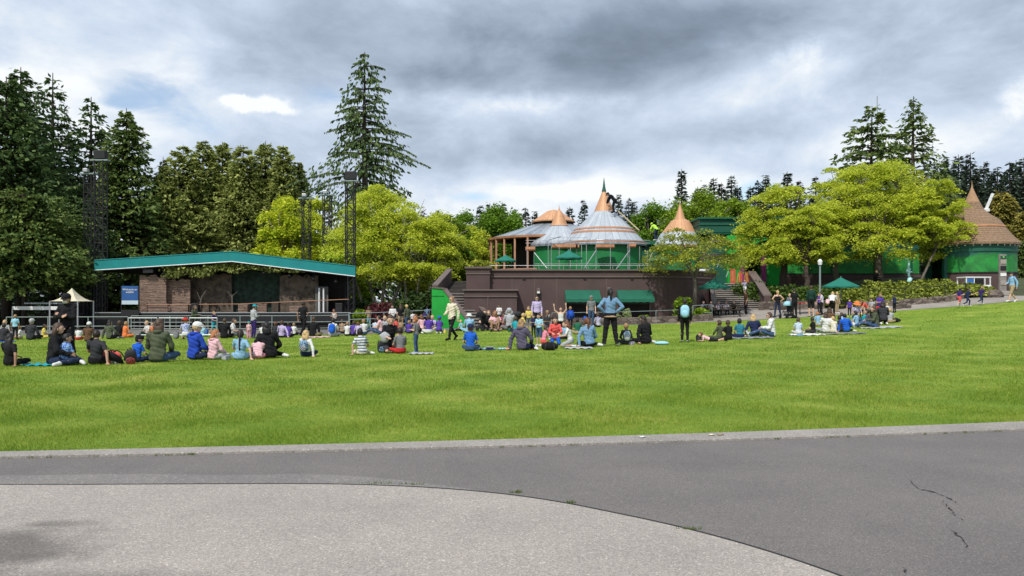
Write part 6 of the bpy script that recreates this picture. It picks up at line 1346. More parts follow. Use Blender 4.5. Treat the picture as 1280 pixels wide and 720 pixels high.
def child(me, name, m_, root, M=None):
    o = bpy.data.objects.new(name, me); COL.objects.link(o); o.parent = root; 
    o.material_slots[0].link = 'OBJECT'; o.material_slots[0].material = m_
    if M is not None: o.matrix_local = M
    return o
def person(px, py, hp, pose, rot, top, bottom, hair, label, kid=0, skin='l', hat=None, shoe='white', extra=(), Y=None, z=None, group='people on and around the lawn', scale=None):
    """px, py: where the feet or seat meet the ground in the photograph; hp: height there; rot: 0 = back to the camera"""
    if Y is None: g = G(px, py)
    else: g = Vector((XF(px, Y), Y, H(XF(px, Y), Y) if z is None else z))
    s = scale or hp*g.y/F/(PH[pose]+(.03 if kid else 0))*(1.08 if pose in ('sit', 'side', 'lean', 'sitlook', 'legs', 'kneel') else 1.0)
    root = empty('person', g, R(rot), label, 'person', group); root.scale = (s, s, s); p = POSES[pose]
    child(get_body(pose, kid)[0], 'body', mat('skin_'+skin, SK[skin], .5, .06, 6, spec=.35), root)
    child(get_cloth(pose, kid, top[0]), {'tee': 'shirt', 'tank': 'top', 'long': 'shirt', 'jacket': 'jacket'}[top[0]], cm(top[1]), root)
    if bottom: child(get_cloth(pose, kid, bottom[0]), 'shorts' if bottom[0] == 'shorts' else 'trousers', cm(bottom[1]), root)
    if shoe: child(get_cloth(pose, kid, 'shoes'), 'shoes', cm(shoe), root)
    k = 1.32 if kid else 1.12; M = Matrix.Translation(p['hed']) @ head_frame(p).to_4x4() @ Matrix.Scale(k, 4)
    if hair: child(get_hair(hair[0]), 'hair', mat('hair_'+hair[1], HC[hair[1]], .55, .35, 24, spec=.4), root, M)
    if hat: child(hat_mesh(hat[0]), 'hat', cm(hat[1]), root, M)
    front = math.cos(R(rot)) < .35
    if front:
        for sx_ in (-1, 1): child(misc_mesh('eye'), 'eye', M_black, root, M @ Matrix.Translation((sx_*.031, .083, .008)))
        child(misc_mesh('mouth'), 'mouth', mat('lips', (.30, .09, .08), .5, .05, 6), root, M @ Matrix.Translation((0, .090, -.057)))
    for e in extra:
        if e == 'mask': child(misc_mesh('mask'), 'face_mask', cm('white'), root, M)
        elif e == 'glasses': child(misc_mesh('glasses'), 'sunglasses', M_black, root, M)
        elif e == 'hood': child(misc_mesh('hood'), 'hood', cm(top[1]), root, Matrix.Translation(p['nek']+V3(0, -.03, -.01)))
        elif e[0] == 'skirt': child(misc_mesh('skirt'), 'skirt', cm(e[1]), root, Matrix.Translation(p['pel']))
        elif e[0] == 'tied': child(misc_mesh('skirt'), 'tied_jacket', cm(e[1]), root, Matrix.Translation(p['pel']+V3(0, 0, .02)) @ Matrix.Diagonal((.74, .62, .3, 1)))
    root['pose_'] = pose; return root
def pack_mesh(kind='pack'):
    if ('pk', kind) in _HR: return _HR[('pk', kind)]
    a, b, c = MB(), MB(), MB(); a.ball((0, 0, .21), (.165, .10, .23), 16, 12); a.v = [(max(-.145, min(.145, x)), max(-.085, min(.085, y)), max(.0, min(.42, z))) for x, y, z in a.v]
    b.ball((0, -.085, .13), (.12, .05, .12), 14, 10)
    for s in (-1, 1): c.tube([(s*.08, .08, .40), (s*.09, .15, .36), (s*.10, .17, .24), (s*.11, .12, .10), (s*.11, .07, .05)], .013, 6)
    c.tube([(-.03, .04, .42), (0, .04, .46), (.03, .04, .42)], .010, 6)
    r = [x.mesh(n, True) for x, n in ((a, 'bag'), (b, 'pocket'), (c, 'straps'))]
    for m in r: m.materials.append(M_black)
    _HR[('pk', kind)] = r; return r
def pack(loc_, rot, s, c1, c2, label, tilt=0, name='backpack', c3_='black'):
    root = empty(name, loc_, 0, label, 'backpack'); root.rotation_euler = (R(tilt), 0, R(rot)); root.scale = (s, s, s)
    for m, n, c in zip(pack_mesh(), ('bag', 'pocket', 'straps'), (c1, c2, c3_)): child(m, n, cm(c), root)
    return root
def worn(pr, c1, c2, label, s=1.0):
    p = POSES[pr['pose_']]; k = pr.scale[0]; c = lerp(p['pel'], p['che'], .35); off = V3(0, -.20, 0)+c; off = Matrix.Rotation(pr.rotation_euler[2], 3, 'Z') @ off*k
    return pack(Vector(pr.location)+off+V3(0, 0, -.05*k), math.degrees(pr.rotation_euler[2]), k*s, c1, c2, label)
Pn = person
D = ('trousers', 'ddenim'); K = ('trousers', 'black')
# --- nearest row, left
Pn(12, 458, 38, 'lean', -8, ('tee', 'black'), K, ('long', 'black'), 'person in a black shirt with long black hair seated alone at the far left', skin='t')
Pn(67, 457, 49, 'side', -70, ('jacket', 'black'), D, ('bob', 'brown'), 'woman with brown hair in a black jacket seated in front of the standing masked man', extra=('hood',))
Pn(80, 457, 37, 'sitlook', -15, ('tee', ('royal', 'lblue', 'noise')), ('shorts', 'navy'), ('short', 'black'), 'black haired boy in a blue patterned shirt seated before the masked man', kid=1, skin='m')
m_ = Pn(84, 455, 87, 'crossed', 172, ('jacket', 'black'), K, ('short', 'black'), 'standing man all in black with folded arms, dark cap and white face mask', hat=('cap', 'black'), shoe='black', extra=('mask',), skin='m')
Pn(120, 456, 40, 'lean', 8, ('tee', 'charcoal'), ('shorts', 'black'), ('short', 'dark'), 'person with short dark hair in a slate grey shirt leaning beside the coral bag', skin='m')
Pn(171, 453, 31, 'sitlook', -20, ('tee', 'blue'), ('shorts', 'navy'), ('short', 'black'), 'boy in a bright blue shirt and black cap seated right of the black backpack', kid=1, hat=('cap', 'black'))
Pn(197, 453, 50, 'sit', 2, ('jacket', 'olive'), ('trousers', 'denim'), ('bob', 'brown'), 'woman with brown hair in an olive green hooded sweatshirt and jeans seen from behind', extra=('hood',))
Pn(242, 450, 43, 'sitlook', -30, ('jacket', 'royal'), ('trousers', 'ddenim'), ('short', 'blond'), 'woman in a royal blue jacket and white cap seated with her back to us', hat=('cap', 'white'), extra=('hood',))
Pn(266, 450, 35, 'sitlook', -25, ('jacket', 'lpink'), ('trousers', 'lgrey'), ('bob', 'ginger'), 'ginger haired girl in a pale pink hooded top next to the woman in royal blue', kid=1, extra=('hood',))
Pn(300, 450, 35, 'lean', 10, ('tee', 'lblue'), ('shorts', 'lblue'), ('braid', 'dark'), 'girl in a pale blue shirt with a long dark braid down her back', kid=1)
Pn(322, 449, 26, 'huddle', 10, ('jacket', 'lpink'), ('trousers', 'pink'), None, 'child huddled under a pale pink hooded jacket beside the black puffer jacket', kid=1, hat=('beanie', 'lpink'))
Pn(337, 448, 42, 'side', 18, ('jacket', 'black'), K, ('bob', 'black'), 'woman in a black puffer jacket leaning left towards the pink huddled child', extra=('hood',))
p_ = Pn(382, 446, 31, 'lean', -6, ('long', 'white'), ('shorts', 'navy'), ('bob', 'blond'), 'blond child in long white sleeves wearing a plaid backpack', kid=1)
worn(p_, ('navy', 'lblue', 'noise'), ('navy', 'lgrey', 'plaid'), 'navy and white patterned backpack worn by the blond child')
Pn(453, 444, 31, 'side', 25, ('tee', ('white', 'denim', 'stripe')), ('trousers', 'cream'), ('short', 'black'), 'black haired toddler in a white and blue striped shirt and pale trousers', kid=1, skin='m')
Pn(487, 441, 44, 'kneel', 200, ('tee', 'black'), ('shorts', 'charcoal'), ('short', 'brown'), 'boy in a black printed T-shirt kneeling and holding a grey jacket', kid=1)
Pn(501, 442, 30, 'sitlook', 30, ('tee', 'grey'), ('shorts', 'red'), ('short', 'dark'), 'boy in a grey T-shirt seated with his back to us beside the kneeling boy', kid=1, skin='m')
Pn(520, 442, 45, 'hold', 75, ('tee', 'grey'), ('trousers', 'denim'), ('curly', 'ginger'), 'small ginger boy standing in a grey T-shirt and jeans, hand to his mouth', kid=1, shoe='lblue')
Pn(565, 426, 55, 'walk', 140, ('jacket', 'cream'), K, ('bun', 'sandy'), 'woman in a cream jacket, black leggings and sunglasses striding toward us', shoe='black', extra=('glasses',))
Pn(588, 439, 31, 'sit', 0, ('tee', 'blue'), ('shorts', 'denim'), ('short', 'auburn'), 'boy in a bright blue T-shirt seated alone on the open grass in the middle', kid=1, hat=('capback', 'navy'))
Pn(653, 438, 36, 'side', -25, ('jacket', 'plum'), ('trousers', 'navy'), ('bob', 'sandy'), 'strawberry blond woman in a dusky purple hooded jacket seated in the middle', extra=('hood',))
Pn(674, 433, 41, 'hold', 150, ('tee', 'sky'), ('shorts', 'denim'), ('bob', 'dark'), 'girl standing in a pale teal T-shirt left of the girl in a coral jacket', kid=1)
Pn(680, 433, 24, 'kneel', -60, ('tee', 'pink'), ('shorts', 'coral'), ('short', 'brown'), 'child in a pink shirt crouching behind the black duffel bag', kid=1)
Pn(694, 431, 33, 'kneel', 180, ('long', 'coral'), ('trousers', 'blue'), ('long', 'dark'), 'dark haired girl in an open coral jacket facing us over the duffel bag', kid=1)
Pn(712, 434, 30, 'kneel', 80, ('tee', 'white'), ('shorts', 'lgrey'), ('bob', 'auburn'), 'auburn girl in a white shirt kneeling and reaching left by the duffel bag', kid=1)
Pn(701, 421, 43, 'up', 175, ('tank', 'white'), K, ('short', 'auburn'), 'woman in a white top raising both arms above her head')
p_ = Pn(713, 414, 31, 'stand', 10, ('jacket', 'royal'), K, ('short', 'sandy'), 'child in a royal blue jacket standing beside the woman with raised arms', kid=1); worn(p_, 'blue', 'royal', 'blue backpack worn by the child beside the left awning')
Pn(737, 434, 34, 'side', 12, ('long', 'chambray'), K, ('pony', 'auburn'), 'woman with an auburn ponytail in a light denim shirt seated left of the standing woman')
p_ = Pn(739, 409, 39, 'stand', 175, ('tee', 'grey'), ('trousers', 'denim'), ('short', 'brown'), 'man in grey T-shirt, jeans and cap holding a blue bag by the left awning', hat=('cap', 'grey'))
pack(p_.location+V3(-.36, -.1, .35), 0, .7, 'blue', 'blue', 'blue bag hanging from the hand of the man before the left awning')
Pn(763, 433, 72, 'hips', 0, ('long', 'chambray'), ('wide', 'black'), ('pony', 'black'), 'tall woman standing with hands on hips in a light denim shirt and wide black trousers', extra=(('tied', 'tan'),), skin='m')
p_ = Pn(783, 431, 25, 'sit', 0, ('long', 'charcoal'), ('shorts', 'charcoal'), ('short', 'sandy'), 'small child with a pale patterned backpack seated right of the standing woman', kid=1); worn(p_, ('lgrey', 'lblue', 'noise'), 'lgrey', 'pale grey patterned backpack worn by the small seated child')
Pn(808, 430, 33, 'side', 30, ('jacket', 'black'), K, ('long', 'dark'), 'woman in black with long dark hair seated left of the pale blue cushion')
p_ = Pn(856, 428, 54, 'stand', -12, ('jacket', 'black'), K, ('short', 'dark'), 'person in black standing with a turquoise and orange backpack', shoe='lgrey'); worn(p_, 'sky', 'sky', 'turquoise backpack with an orange top worn by the standing person in black', 1.2)
Pn(888, 427, 14, 'lie', 80, ('tee', 'lpink'), ('shorts', 'black'), ('short', 'auburn'), 'child in a pink top lying on its front on the right lawn', kid=1, shoe='black', scale=.62)
Pn(899, 425, 23, 'lean', 30, ('long', 'olive'), ('trousers', 'olive'), ('short', 'brown'), 'boy in an olive green top leaning towards the lying child', kid=1)
Pn(911, 425, 23, 'sitlook', 20, ('tee', 'black'), ('shorts', 'black'), ('short', 'brown'), 'boy in a plain black T-shirt in the row of five seated on the right lawn', kid=1)
Pn(925, 423, 23, 'sit', 0, ('tee', ('teal', 'navy', 'plaid')), ('shorts', 'navy'), ('short', 'black'), 'boy in a teal and navy plaid shirt seated in the row on the right lawn', kid=1)
Pn(944, 421, 26, 'side', -10, ('jacket', 'navy'), ('trousers', 'lgrey'), ('bob', 'blond'), 'blond woman in a navy jacket seated left of the man in a white sweatshirt')
Pn(965, 421, 28, 'legs', 75, ('jacket', 'white'), ('trousers', 'denim'), ('short', 'brown'), 'man in a white hooded sweatshirt, jeans and sunglasses seated facing left', extra=('glasses', 'hood'))
# --- standing along the path
Pn(972, 397, 34, 'hips', 0, ('tank', 'black'), ('trousers', 'ddenim'), ('pony', 'blond'), 'blond woman in black tank top and jeans, hands on hips, on the path', shoe='black')
Pn(993, 398, 37, 'hold', 10, ('tee', 'black'), K, ('short', 'dark'), 'person dressed in black standing behind the light blue stroller', shoe='black')
Pn(987, 395, 28, 'stand', 190, ('tee', ('navy', 'lgrey', 'noise')), ('trousers', 'navy'), ('short', 'blond'), 'blond child in dark blue standing beside the light blue stroller', kid=1)
Pn(1014, 396, 39, 'stand', -5, ('long', 'dgreen'), ('shorts', 'black'), ('short', 'brown'), 'man in a long dark green shirt and black shorts with bare calves on the path')
Pn(1027, 394, 29, 'hold', 60, ('tee', ('white', 'lilac', 'noise')), K, ('short', 'dark'), 'person in a white and lilac shirt standing right of the man in dark green', shoe='black')
Pn(1024, 391, 24, 'stand', 120, ('tee', 'purple'), K, ('short', 'brown'), 'child in a purple shirt half hidden behind the person in white and lilac', kid=1, shoe='black')
p_ = Pn(1040, 396, 31, 'bend', -30, ('tee', 'white'), K, ('pony', 'blond'), 'blond woman in a white shirt stooping with a pink backpack'); pack(p_.location+V3(-.35, -.2, .75), -20, .75, 'lpink', 'lpink', 'pale pink backpack on the back of the stooping blond woman', tilt=-18)
Pn(1046, 392, 27, 'stand', 200, ('jacket', 'tan'), ('trousers', 'khaki'), ('short', 'blond'), 'tall blond person in a tan jacket behind the stooping woman')
# --- seated group right
p = [(998, 418, 19, 'sitlook', -10, ('tee', ('white', 'lblue', 'noise')), ('shorts', 'white'), ('short', 'brown'), 'brown haired child in white seated at the left end of the right picnic group', 1),
 (1017, 417, 19, 'sitlook', 40, ('tee', 'black'), ('shorts', 'charcoal'), ('short', 'dark'), 'small boy in a black T-shirt holding food left of the adult in a white shirt', 1),
 (1023, 408, 17, 'sit', 20, ('tee', 'lblue'), ('shorts', 'khaki'), ('short', 'ginger'), 'ginger child glimpsed behind the boy in the black T-shirt', 1),
 (1032, 416, 24, 'lean', -5, ('jacket', 'white'), ('trousers', 'lgrey'), ('bob', 'brown'), 'large adult in a loose white shirt seated in the right picnic group', 0),
 (1042, 416, 19, 'sit', 0, ('tee', 'cream'), ('shorts', 'cream'), ('short', 'blond'), 'blond child in a cream shirt seated right of the adult in white', 1),
 (1050, 415, 19, 'sit', 0, ('tee', 'charcoal'), K, ('short', 'dark'), 'dark haired child in charcoal seated between the cream shirt and the blue jacket', 1),
 (1058, 415, 21, 'side', -20, ('jacket', 'blue'), ('trousers', 'ddenim'), ('short', 'black'), 'black haired person in a bright blue jacket ending the front picnic row at right', 0),
 (1053, 409, 17, 'sit', 10, ('tee', 'lblue'), ('shorts', 'lblue'), ('short', 'brown'), 'child in pale blue behind the bright blue jacket', 1)]
for a in p: Pn(*a[:9], kid=a[9])
Pn(1062, 396, 22, 'stand', 150, ('tee', 'purple'), K, ('short', 'brown'), 'child in a purple shirt standing left of the orange hat', kid=1)
Pn(1070, 402, 23, 'kneel', 180, ('tee', ('purple', 'white', 'noise')), ('trousers', 'denim'), ('short', 'brown'), 'child in purple wearing a bright orange hat', kid=1, hat=('bucket', 'orange'))
Pn(1083, 400, 25, 'bend', 90, ('tee', 'coral'), ('shorts', 'khaki'), ('bob', 'auburn'), 'child in a coral red shirt bending beside the turquoise bag', kid=1)
Pn(1090, 402, 29, 'hold', 120, ('tee', 'lgrey'), K, ('bob', 'dark'), 'woman with full dark hair looking down, in pale grey, amid the right group')
Pn(1100, 400, 33, 'hold', 185, ('tee', 'purple'), K, ('short', 'sandy'), 'adult in a purple T-shirt facing us at the back of the right group', skin='m')
Pn(1101, 404, 24, 'bend', 60, ('tee', 'red'), K, ('short', 'dark'), 'child in a red top bending before the adult in purple', kid=1)
Pn(1104, 406, 27, 'kneel', -15, ('jacket', 'charcoal'), K, ('bob', 'dark'), 'person in a dark charcoal jacket kneeling with back to us beside the black bag')
Pn(1095, 410, 25, 'legs', 70, ('jacket', 'olive'), ('trousers', 'denim'), ('bob', 'brown'), 'woman in an olive jacket and jeans seated facing left on a grey blanket')
Pn(1109, 400, 21, 'stand', 0, ('tee', 'white'), K, ('short', 'blond'), 'child in a white shirt behind the person in charcoal', kid=1)
Pn(1118, 391, 23, 'hold', 20, ('tee', 'navy'), K, ('short', 'dark'), 'child in navy standing apart before the black rail', kid=1, shoe='black')
Pn(1199, 385, 25, 'run', -60, ('tee', 'dpurple'), ('shorts', 'coral'), ('short', 'dark'), 'running child in a dark purple shirt and coral shorts, last of the three', kid=1)
Pn(1209, 385, 25, 'run', -85, ('tee', 'navy'), ('trousers', 'navy'), ('short', 'brown'), 'running child in navy, middle of the three with an arm stretched out', kid=1)
Pn(1226, 382, 24, 'run', -75, ('tee', 'dpurple'), ('trousers', 'ddenim'), ('short', 'sandy'), 'running child in dark purple and denim, first of the three', kid=1)
Pn(1265, 378, 38, 'walk', 95, ('long', 'lblue'), ('shorts', 'khaki'), ('short', 'dark'), 'man in a light blue jacket, khaki shorts and cap walking left on the path', hat=('cap', 'charcoal'), extra=('glasses',))
Pn(1094, 0, 0, 'bench', 200, ('jacket', 'black'), ('trousers', 'black'), ('short', 'blond'), 'blond person in black sitting above the hedge at the foot of the largest lime tree', Y=55.2, z=ZF(356, 55.2)-.1, scale=.9, kid=0)
Pn(931, 0, 0, 'run', 160, ('tee', ('purple', 'white', 'noise')), ('shorts', 'white'), ('short', 'dark'), 'child in purple and white skipping down the broad stairs', kid=1, Y=52.8, z=1.92, scale=.66)
# --- children round the picnic table
tg = V3(XF(902, 48.6), 48.6, H(XF(902, 48.6), 48.6)); pt = empty('picnic_table', tg, 0, 'dark picnic table with benches under the green parasol at the stairs', 'picnic table')
m = MB()
for i in range(5): m.box((0, -.32+.16*i, .74), (2.6, .15, .04))
m.build('tabletop', M_barkd, pt)
for s in (-1, 1):
    m = MB(); m.box((0, s*.72, .44), (2.6, .26, .04)); m.build('bench', M_barkd, pt)
    m = MB(); m.beam((s*1.0, -.3, .72), (s*1.0, -.75, 0), .06, .08); m.beam((s*1.0, .3, .72), (s*1.0, .75, 0), .06, .08); m.beam((s*1.0, -.82, .40), (s*1.0, .82, .40), .05, .08); m.build('leg_frame', M_barkd, pt)
for i, (dx, c, lab) in enumerate(((-1.0, 'purple', 'child in purple at the left end of the picnic table'), (-.5, 'dpurple', 'child in dark purple second from the left at the picnic table'), (.0, 'purple', 'child in purple in the middle of the picnic table bench'), (.5, 'lilac', 'child in pale lilac second from the right at the picnic table'), (1.0, 'black', 'taller figure in black at the right end of the picnic table'))):
    x = tg.x+dx; Pn(0, 0, 0, 'bench', 0 if i != 4 else 10, ('tee', c), K, ('short', ('dark', 'black', 'brown')[i % 3]), lab, kid=1, Y=None, scale=.74) if False else None
    o = person((x)/tg.y*F+CX, 0, 0, 'bench', 180, ('tee', (c, 'white', 'noise') if i != 4 else c), K, ('short', ('dark', 'black', 'brown')[i % 3]), lab, kid=1, Y=tg.y+.78, z=tg.z-.02, scale=.78, shoe='black'); o.location.x = x
o = person(0, 0, 0, 'stand', 90, ('tee', 'brown'), K, ('short', 'brown'), 'adult in brown standing at the right end of the picnic table', Y=48.8, z=tg.z, scale=.98); o.location.x = tg.x+1.65
# --- rows in front of the stage (behind the near row)
F2 = [
 (4, 427, 19, 'sit', 15, ('jacket', 'charcoal'), K, ('short', 'dark'), 'person in charcoal at the very left edge beside a blue blanket', 0),
 (7, 420, 17, 'sit', 190, ('tee', 'lgrey'), ('shorts', 'khaki'), ('short', 'blond'), 'blond child in grey seated facing us near the left edge', 1),
 (19, 425, 29, 'stand', 25, ('tee', 'sky'), K, ('short', 'sandy'), 'toddler in a pale blue shirt standing near the left edge', 1),
 (26, 424, 14, 'sit', 120, ('tee', 'white'), ('shorts', 'tan'), ('short', 'sandy'), 'small child in white seated behind the toddler in pale blue', 1),
 (38, 425, 22, 'sit', 0, ('jacket', 'charcoal'), K, ('short', 'grey'), 'broad person in a charcoal jacket with grey hair seen from behind', 0),
 (54, 423, 15, 'sit', -60, ('tee', 'yellow'), ('shorts', 'yellow'), ('short', 'dark'), 'small child in a yellow shirt seated left of the masked man', 1),
 (98, 425, 14, 'sit', 20, ('tee', 'white'), ('shorts', 'red'), ('short', 'dark'), 'small child in white and red right of the masked man', 1),
 (110, 427, 20, 'sit', 0, ('jacket', 'brown'), K, ('long', 'dark'), 'person with long dark hair and a small white party hat in the second row', 0),
 (137, 424, 20, 'side', -20, ('jacket', 'olive'), K, ('long', 'black'), 'person with long black hair in dark olive seated before the barrier', 0),
 (149, 422, 18, 'sit', 20, ('tee', 'black'), K, ('short', 'brown'), 'child in black seated left of the child in orange', 1),
 (156, 422, 17, 'sit', -30, ('tee', 'orange'), ('shorts', 'orange'), ('short', 'sandy'), 'child in an orange top seated against the first crowd barrier', 1),
 (185, 420, 16, 'sit', 150, ('tee', 'white'), K, ('short', 'blond'), 'blond child in white seated behind the crowd barrier', 1),
 (191, 420, 15, 'sit', 190, ('tee', 'orange'), K, ('short', 'brown'), 'child in orange seated behind the crowd barrier beside the child in white', 1),
 (232, 424, 22, 'kneel', 30, ('tee', ('blue', 'white', 'noise')), ('shorts', 'white'), ('short', 'ginger'), 'child in blue and white with a red hat left of the white cap', 1),
 (253, 421, 13, 'sit', 0, ('tee', 'sky'), ('shorts', 'sky'), ('short', 'blond'), 'small child in pale blue right of the white cap', 1),
 (243, 419, 34, 'hold', -100, ('jacket', 'olive'), K, ('bob', 'brown'), 'woman in an olive jacket standing behind the royal blue jacket', 0),
 (267, 419, 27, 'walk', -90, ('tee', 'dpurple'), ('shorts', 'teal'), ('short', 'sandy'), 'boy in a dark purple shirt and teal shorts walking right', 1),
 (280, 423, 21, 'sit', 0, ('jacket', 'black'), K, ('short', 'brown'), 'person in a plain black jacket seated right of the walking boy', 0),
 (290, 422, 20, 'legs', -80, ('tee', 'white'), ('trousers', 'lgrey'), ('short', 'brown'), 'person in white seated facing right beside the black jacket', 0),
 (311, 424, 20, 'stand', 30, ('tee', 'lpink'), ('trousers', 'pink'), ('short', 'blond'), 'small child in pink standing beside the adult in a blue cap', 1),
 (317, 423, 38, 'hold', -40, ('long', 'lgrey'), ('trousers', 'dpurple'), ('short', 'brown'), 'adult in a pale grey top, purple trousers and blue cap standing', 0),
 (328, 421, 14, 'sit', 10, ('tee', 'white'), K, ('short', 'dark'), 'child in white behind the black puffer jacket', 1),
 (344, 421, 16, 'sit', 0, ('tee', 'charcoal'), K, ('short', 'auburn'), 'child in charcoal between the puffer jacket and the lilac shirt', 1),
 (352, 422, 18, 'lean', 10, ('long', 'lilac'), K, ('short', 'brown'), 'child in a long sleeved lilac shirt leaning left', 1),
 (360, 422, 16, 'sit', 0, ('tee', 'purple'), K, ('short', 'dark'), 'child in purple right of the lilac shirt', 1),
 (367, 419, 13, 'sit', 0, ('tee', 'white'), K, ('short', 'sandy'), 'small child in white left of the man in black', 1),
 (379, 421, 40, 'walk', -20, ('tee', 'black'), K, ('short', 'dark'), 'man in a black T-shirt walking with arms bent among the seated children', 0),
 (391, 421, 21, 'sit', -10, ('jacket', 'black'), ('trousers', 'khaki'), ('short', 'brown'), 'person in a black hooded jacket right of the man in black', 0),
 (416, 421, 20, 'sit', 0, ('tee', 'white'), ('shorts', 'lgrey'), ('short', 'dark'), 'child in white wearing a bright blue backpack before the stage', 1),
 (418, 415, 26, 'hold', 150, ('tank', 'white'), K, ('short', 'auburn'), 'woman in a white top standing beyond the bright blue backpack', 0),
 (434, 420, 15, 'sit', 0, ('tee', 'white'), K, ('short', 'sandy'), 'child in white at the left of the cluster below the stage corner', 1),
 (442, 420, 16, 'sit', 0, ('tee', 'purple'), K, ('short', 'brown'), 'child in purple in the cluster below the stage corner', 1),
 (448, 420, 15, 'sit', 20, ('tee', 'lilac'), K, ('short', 'auburn'), 'child in lilac in the cluster below the stage corner', 1),
 (455, 419, 17, 'sit', 30, ('tee', 'white'), ('shorts', 'denim'), ('short', 'sandy'), 'child in white at the right of the cluster below the stage corner', 1),
 (461, 411, 25, 'hold', 40, ('jacket', 'tan'), ('trousers', 'sky'), ('bob', 'brown'), 'woman in a tan jacket and pale jeans standing by the rail', 0),
 (468, 409, 24, 'stand', 190, ('tee', 'charcoal'), ('trousers', 'sky'), ('short', 'dark'), 'person in a charcoal top standing right of the tan jacket', 0),
 (476, 418, 20, 'legs', 80, ('tee', 'lpink'), ('trousers', 'denim'), ('short', 'dark'), 'man in a pale pink shirt, sunglasses and jeans seated facing left', 0),
 (491, 413, 29, 'hold', 170, ('long', 'white'), ('trousers', 'denim'), ('bob', 'dark'), 'woman in white looking down behind the kneeling boy', 0),
 (501, 413, 30, 'stand', 20, ('tee', 'black'), ('trousers', 'khaki'), ('long', 'brown'), 'person in a black top and khaki trousers standing', 0),
 (509, 415, 31, 'hold', 60, ('jacket', 'olive'), ('trousers', 'denim'), ('short', 'blond'), 'blond man in an olive jacket and jeans facing left', 0),
 (524, 405, 24, 'stand', 0, ('tee', 'grey'), ('trousers', 'charcoal'), ('short', 'brown'), 'man in a grey T-shirt standing farther back by the trees', 0),
 (534, 407, 22, 'stand', 30, ('tee', ('lblue', 'navy', 'noise')), K, ('short', 'dark'), 'person in a blue and white top standing left of the green stair wall', 0),
 (511, 417, 14, 'sit', 0, ('tee', 'purple'), K, ('short', 'sandy'), 'child in purple seated behind the ginger boy', 1),
 (501, 416, 15, 'sit', 30, ('tee', 'tan'), K, ('short', 'brown'), 'child in tan seated between the grey shirt and the ginger boy', 1),
 (528, 417, 20, 'kneel', 40, ('tee', 'lpink'), K, ('bob', 'auburn'), 'woman in pink kneeling right of the ginger boy', 0),
 (536, 417, 20, 'sit', 10, ('tee', 'purple'), ('shorts', 'white'), ('short', 'brown'), 'child in purple beside the woman kneeling in pink', 1),
 (531, 408, 17, 'bend', 10, ('tee', 'dpurple'), K, ('short', 'dark'), 'child in dark purple bending behind the woman in pink', 1),
 (549, 417, 18, 'kneel', 0, ('tee', 'purple'), ('shorts', 'purple'), ('short', 'brown'), 'child in a purple shirt and blue pointed hat left of the striding woman', 1),
 (577, 414, 12, 'sit', 60, ('tee', 'sky'), K, ('short', 'blond'), 'small child in pale blue right of the striding woman', 1),
 (587, 416, 20, 'sit', 15, ('tee', 'lblue'), ('shorts', 'lblue'), ('short', 'grey'), 'person in a light blue shirt and white cap left of the black stroller', 0),
 (611, 413, 21, 'sit', 180, ('tee', 'black'), K, ('short', 'sandy'), 'person in black seated between the black stroller and the family', 0),
 (619, 414, 23, 'kneesup', 180, ('tee', 'lpink'), ('shorts', 'khaki'), ('bob', 'ginger'), 'woman in pale pink with knees up in front of the brown wall', 0),
 (624, 409, 26, 'hold', 150, ('tee', 'white'), K, ('short', 'dark'), 'man in white standing behind the woman in pale pink', 0),
 (623, 414, 15, 'sit', 170, ('tee', 'dpurple'), ('shorts', 'denim'), ('short', 'sandy'), 'child in dark purple sitting before the family at the brown wall', 1),
 (637, 413, 23, 'sit', 10, ('tee', 'lgrey'), ('shorts', 'grey'), ('short', 'grey'), 'grey haired person seated with a black and green bag before the brown wall', 0),
 (652, 414, 19, 'kneel', -70, ('tee', 'yellow'), ('shorts', 'black'), ('short', 'blond'), 'blond child in yellow kneeling left of the other yellow shirt', 1),
 (661, 416, 30, 'hold', 160, ('tee', 'yellow'), ('shorts', 'grey'), ('short', 'sandy'), 'boy in a yellow shirt standing in front of the woman in lilac', 1),
 (671, 414, 40, 'stand', 180, ('long', 'lilac'), K, ('bob', 'dark'), 'dark haired woman in a lilac blouse and sunglasses standing before the brown wall', 0),
 (685, 417, 26, 'hold', 60, ('tee', 'lgrey'), K, ('short', 'sandy'), 'person with a tan cap behind the girl in pale teal', 0),
 (690, 420, 22, 'sit', 20, ('tee', 'grey'), K, ('short', 'brown'), 'person in a grey shirt seated behind the coral jacket', 0),
]
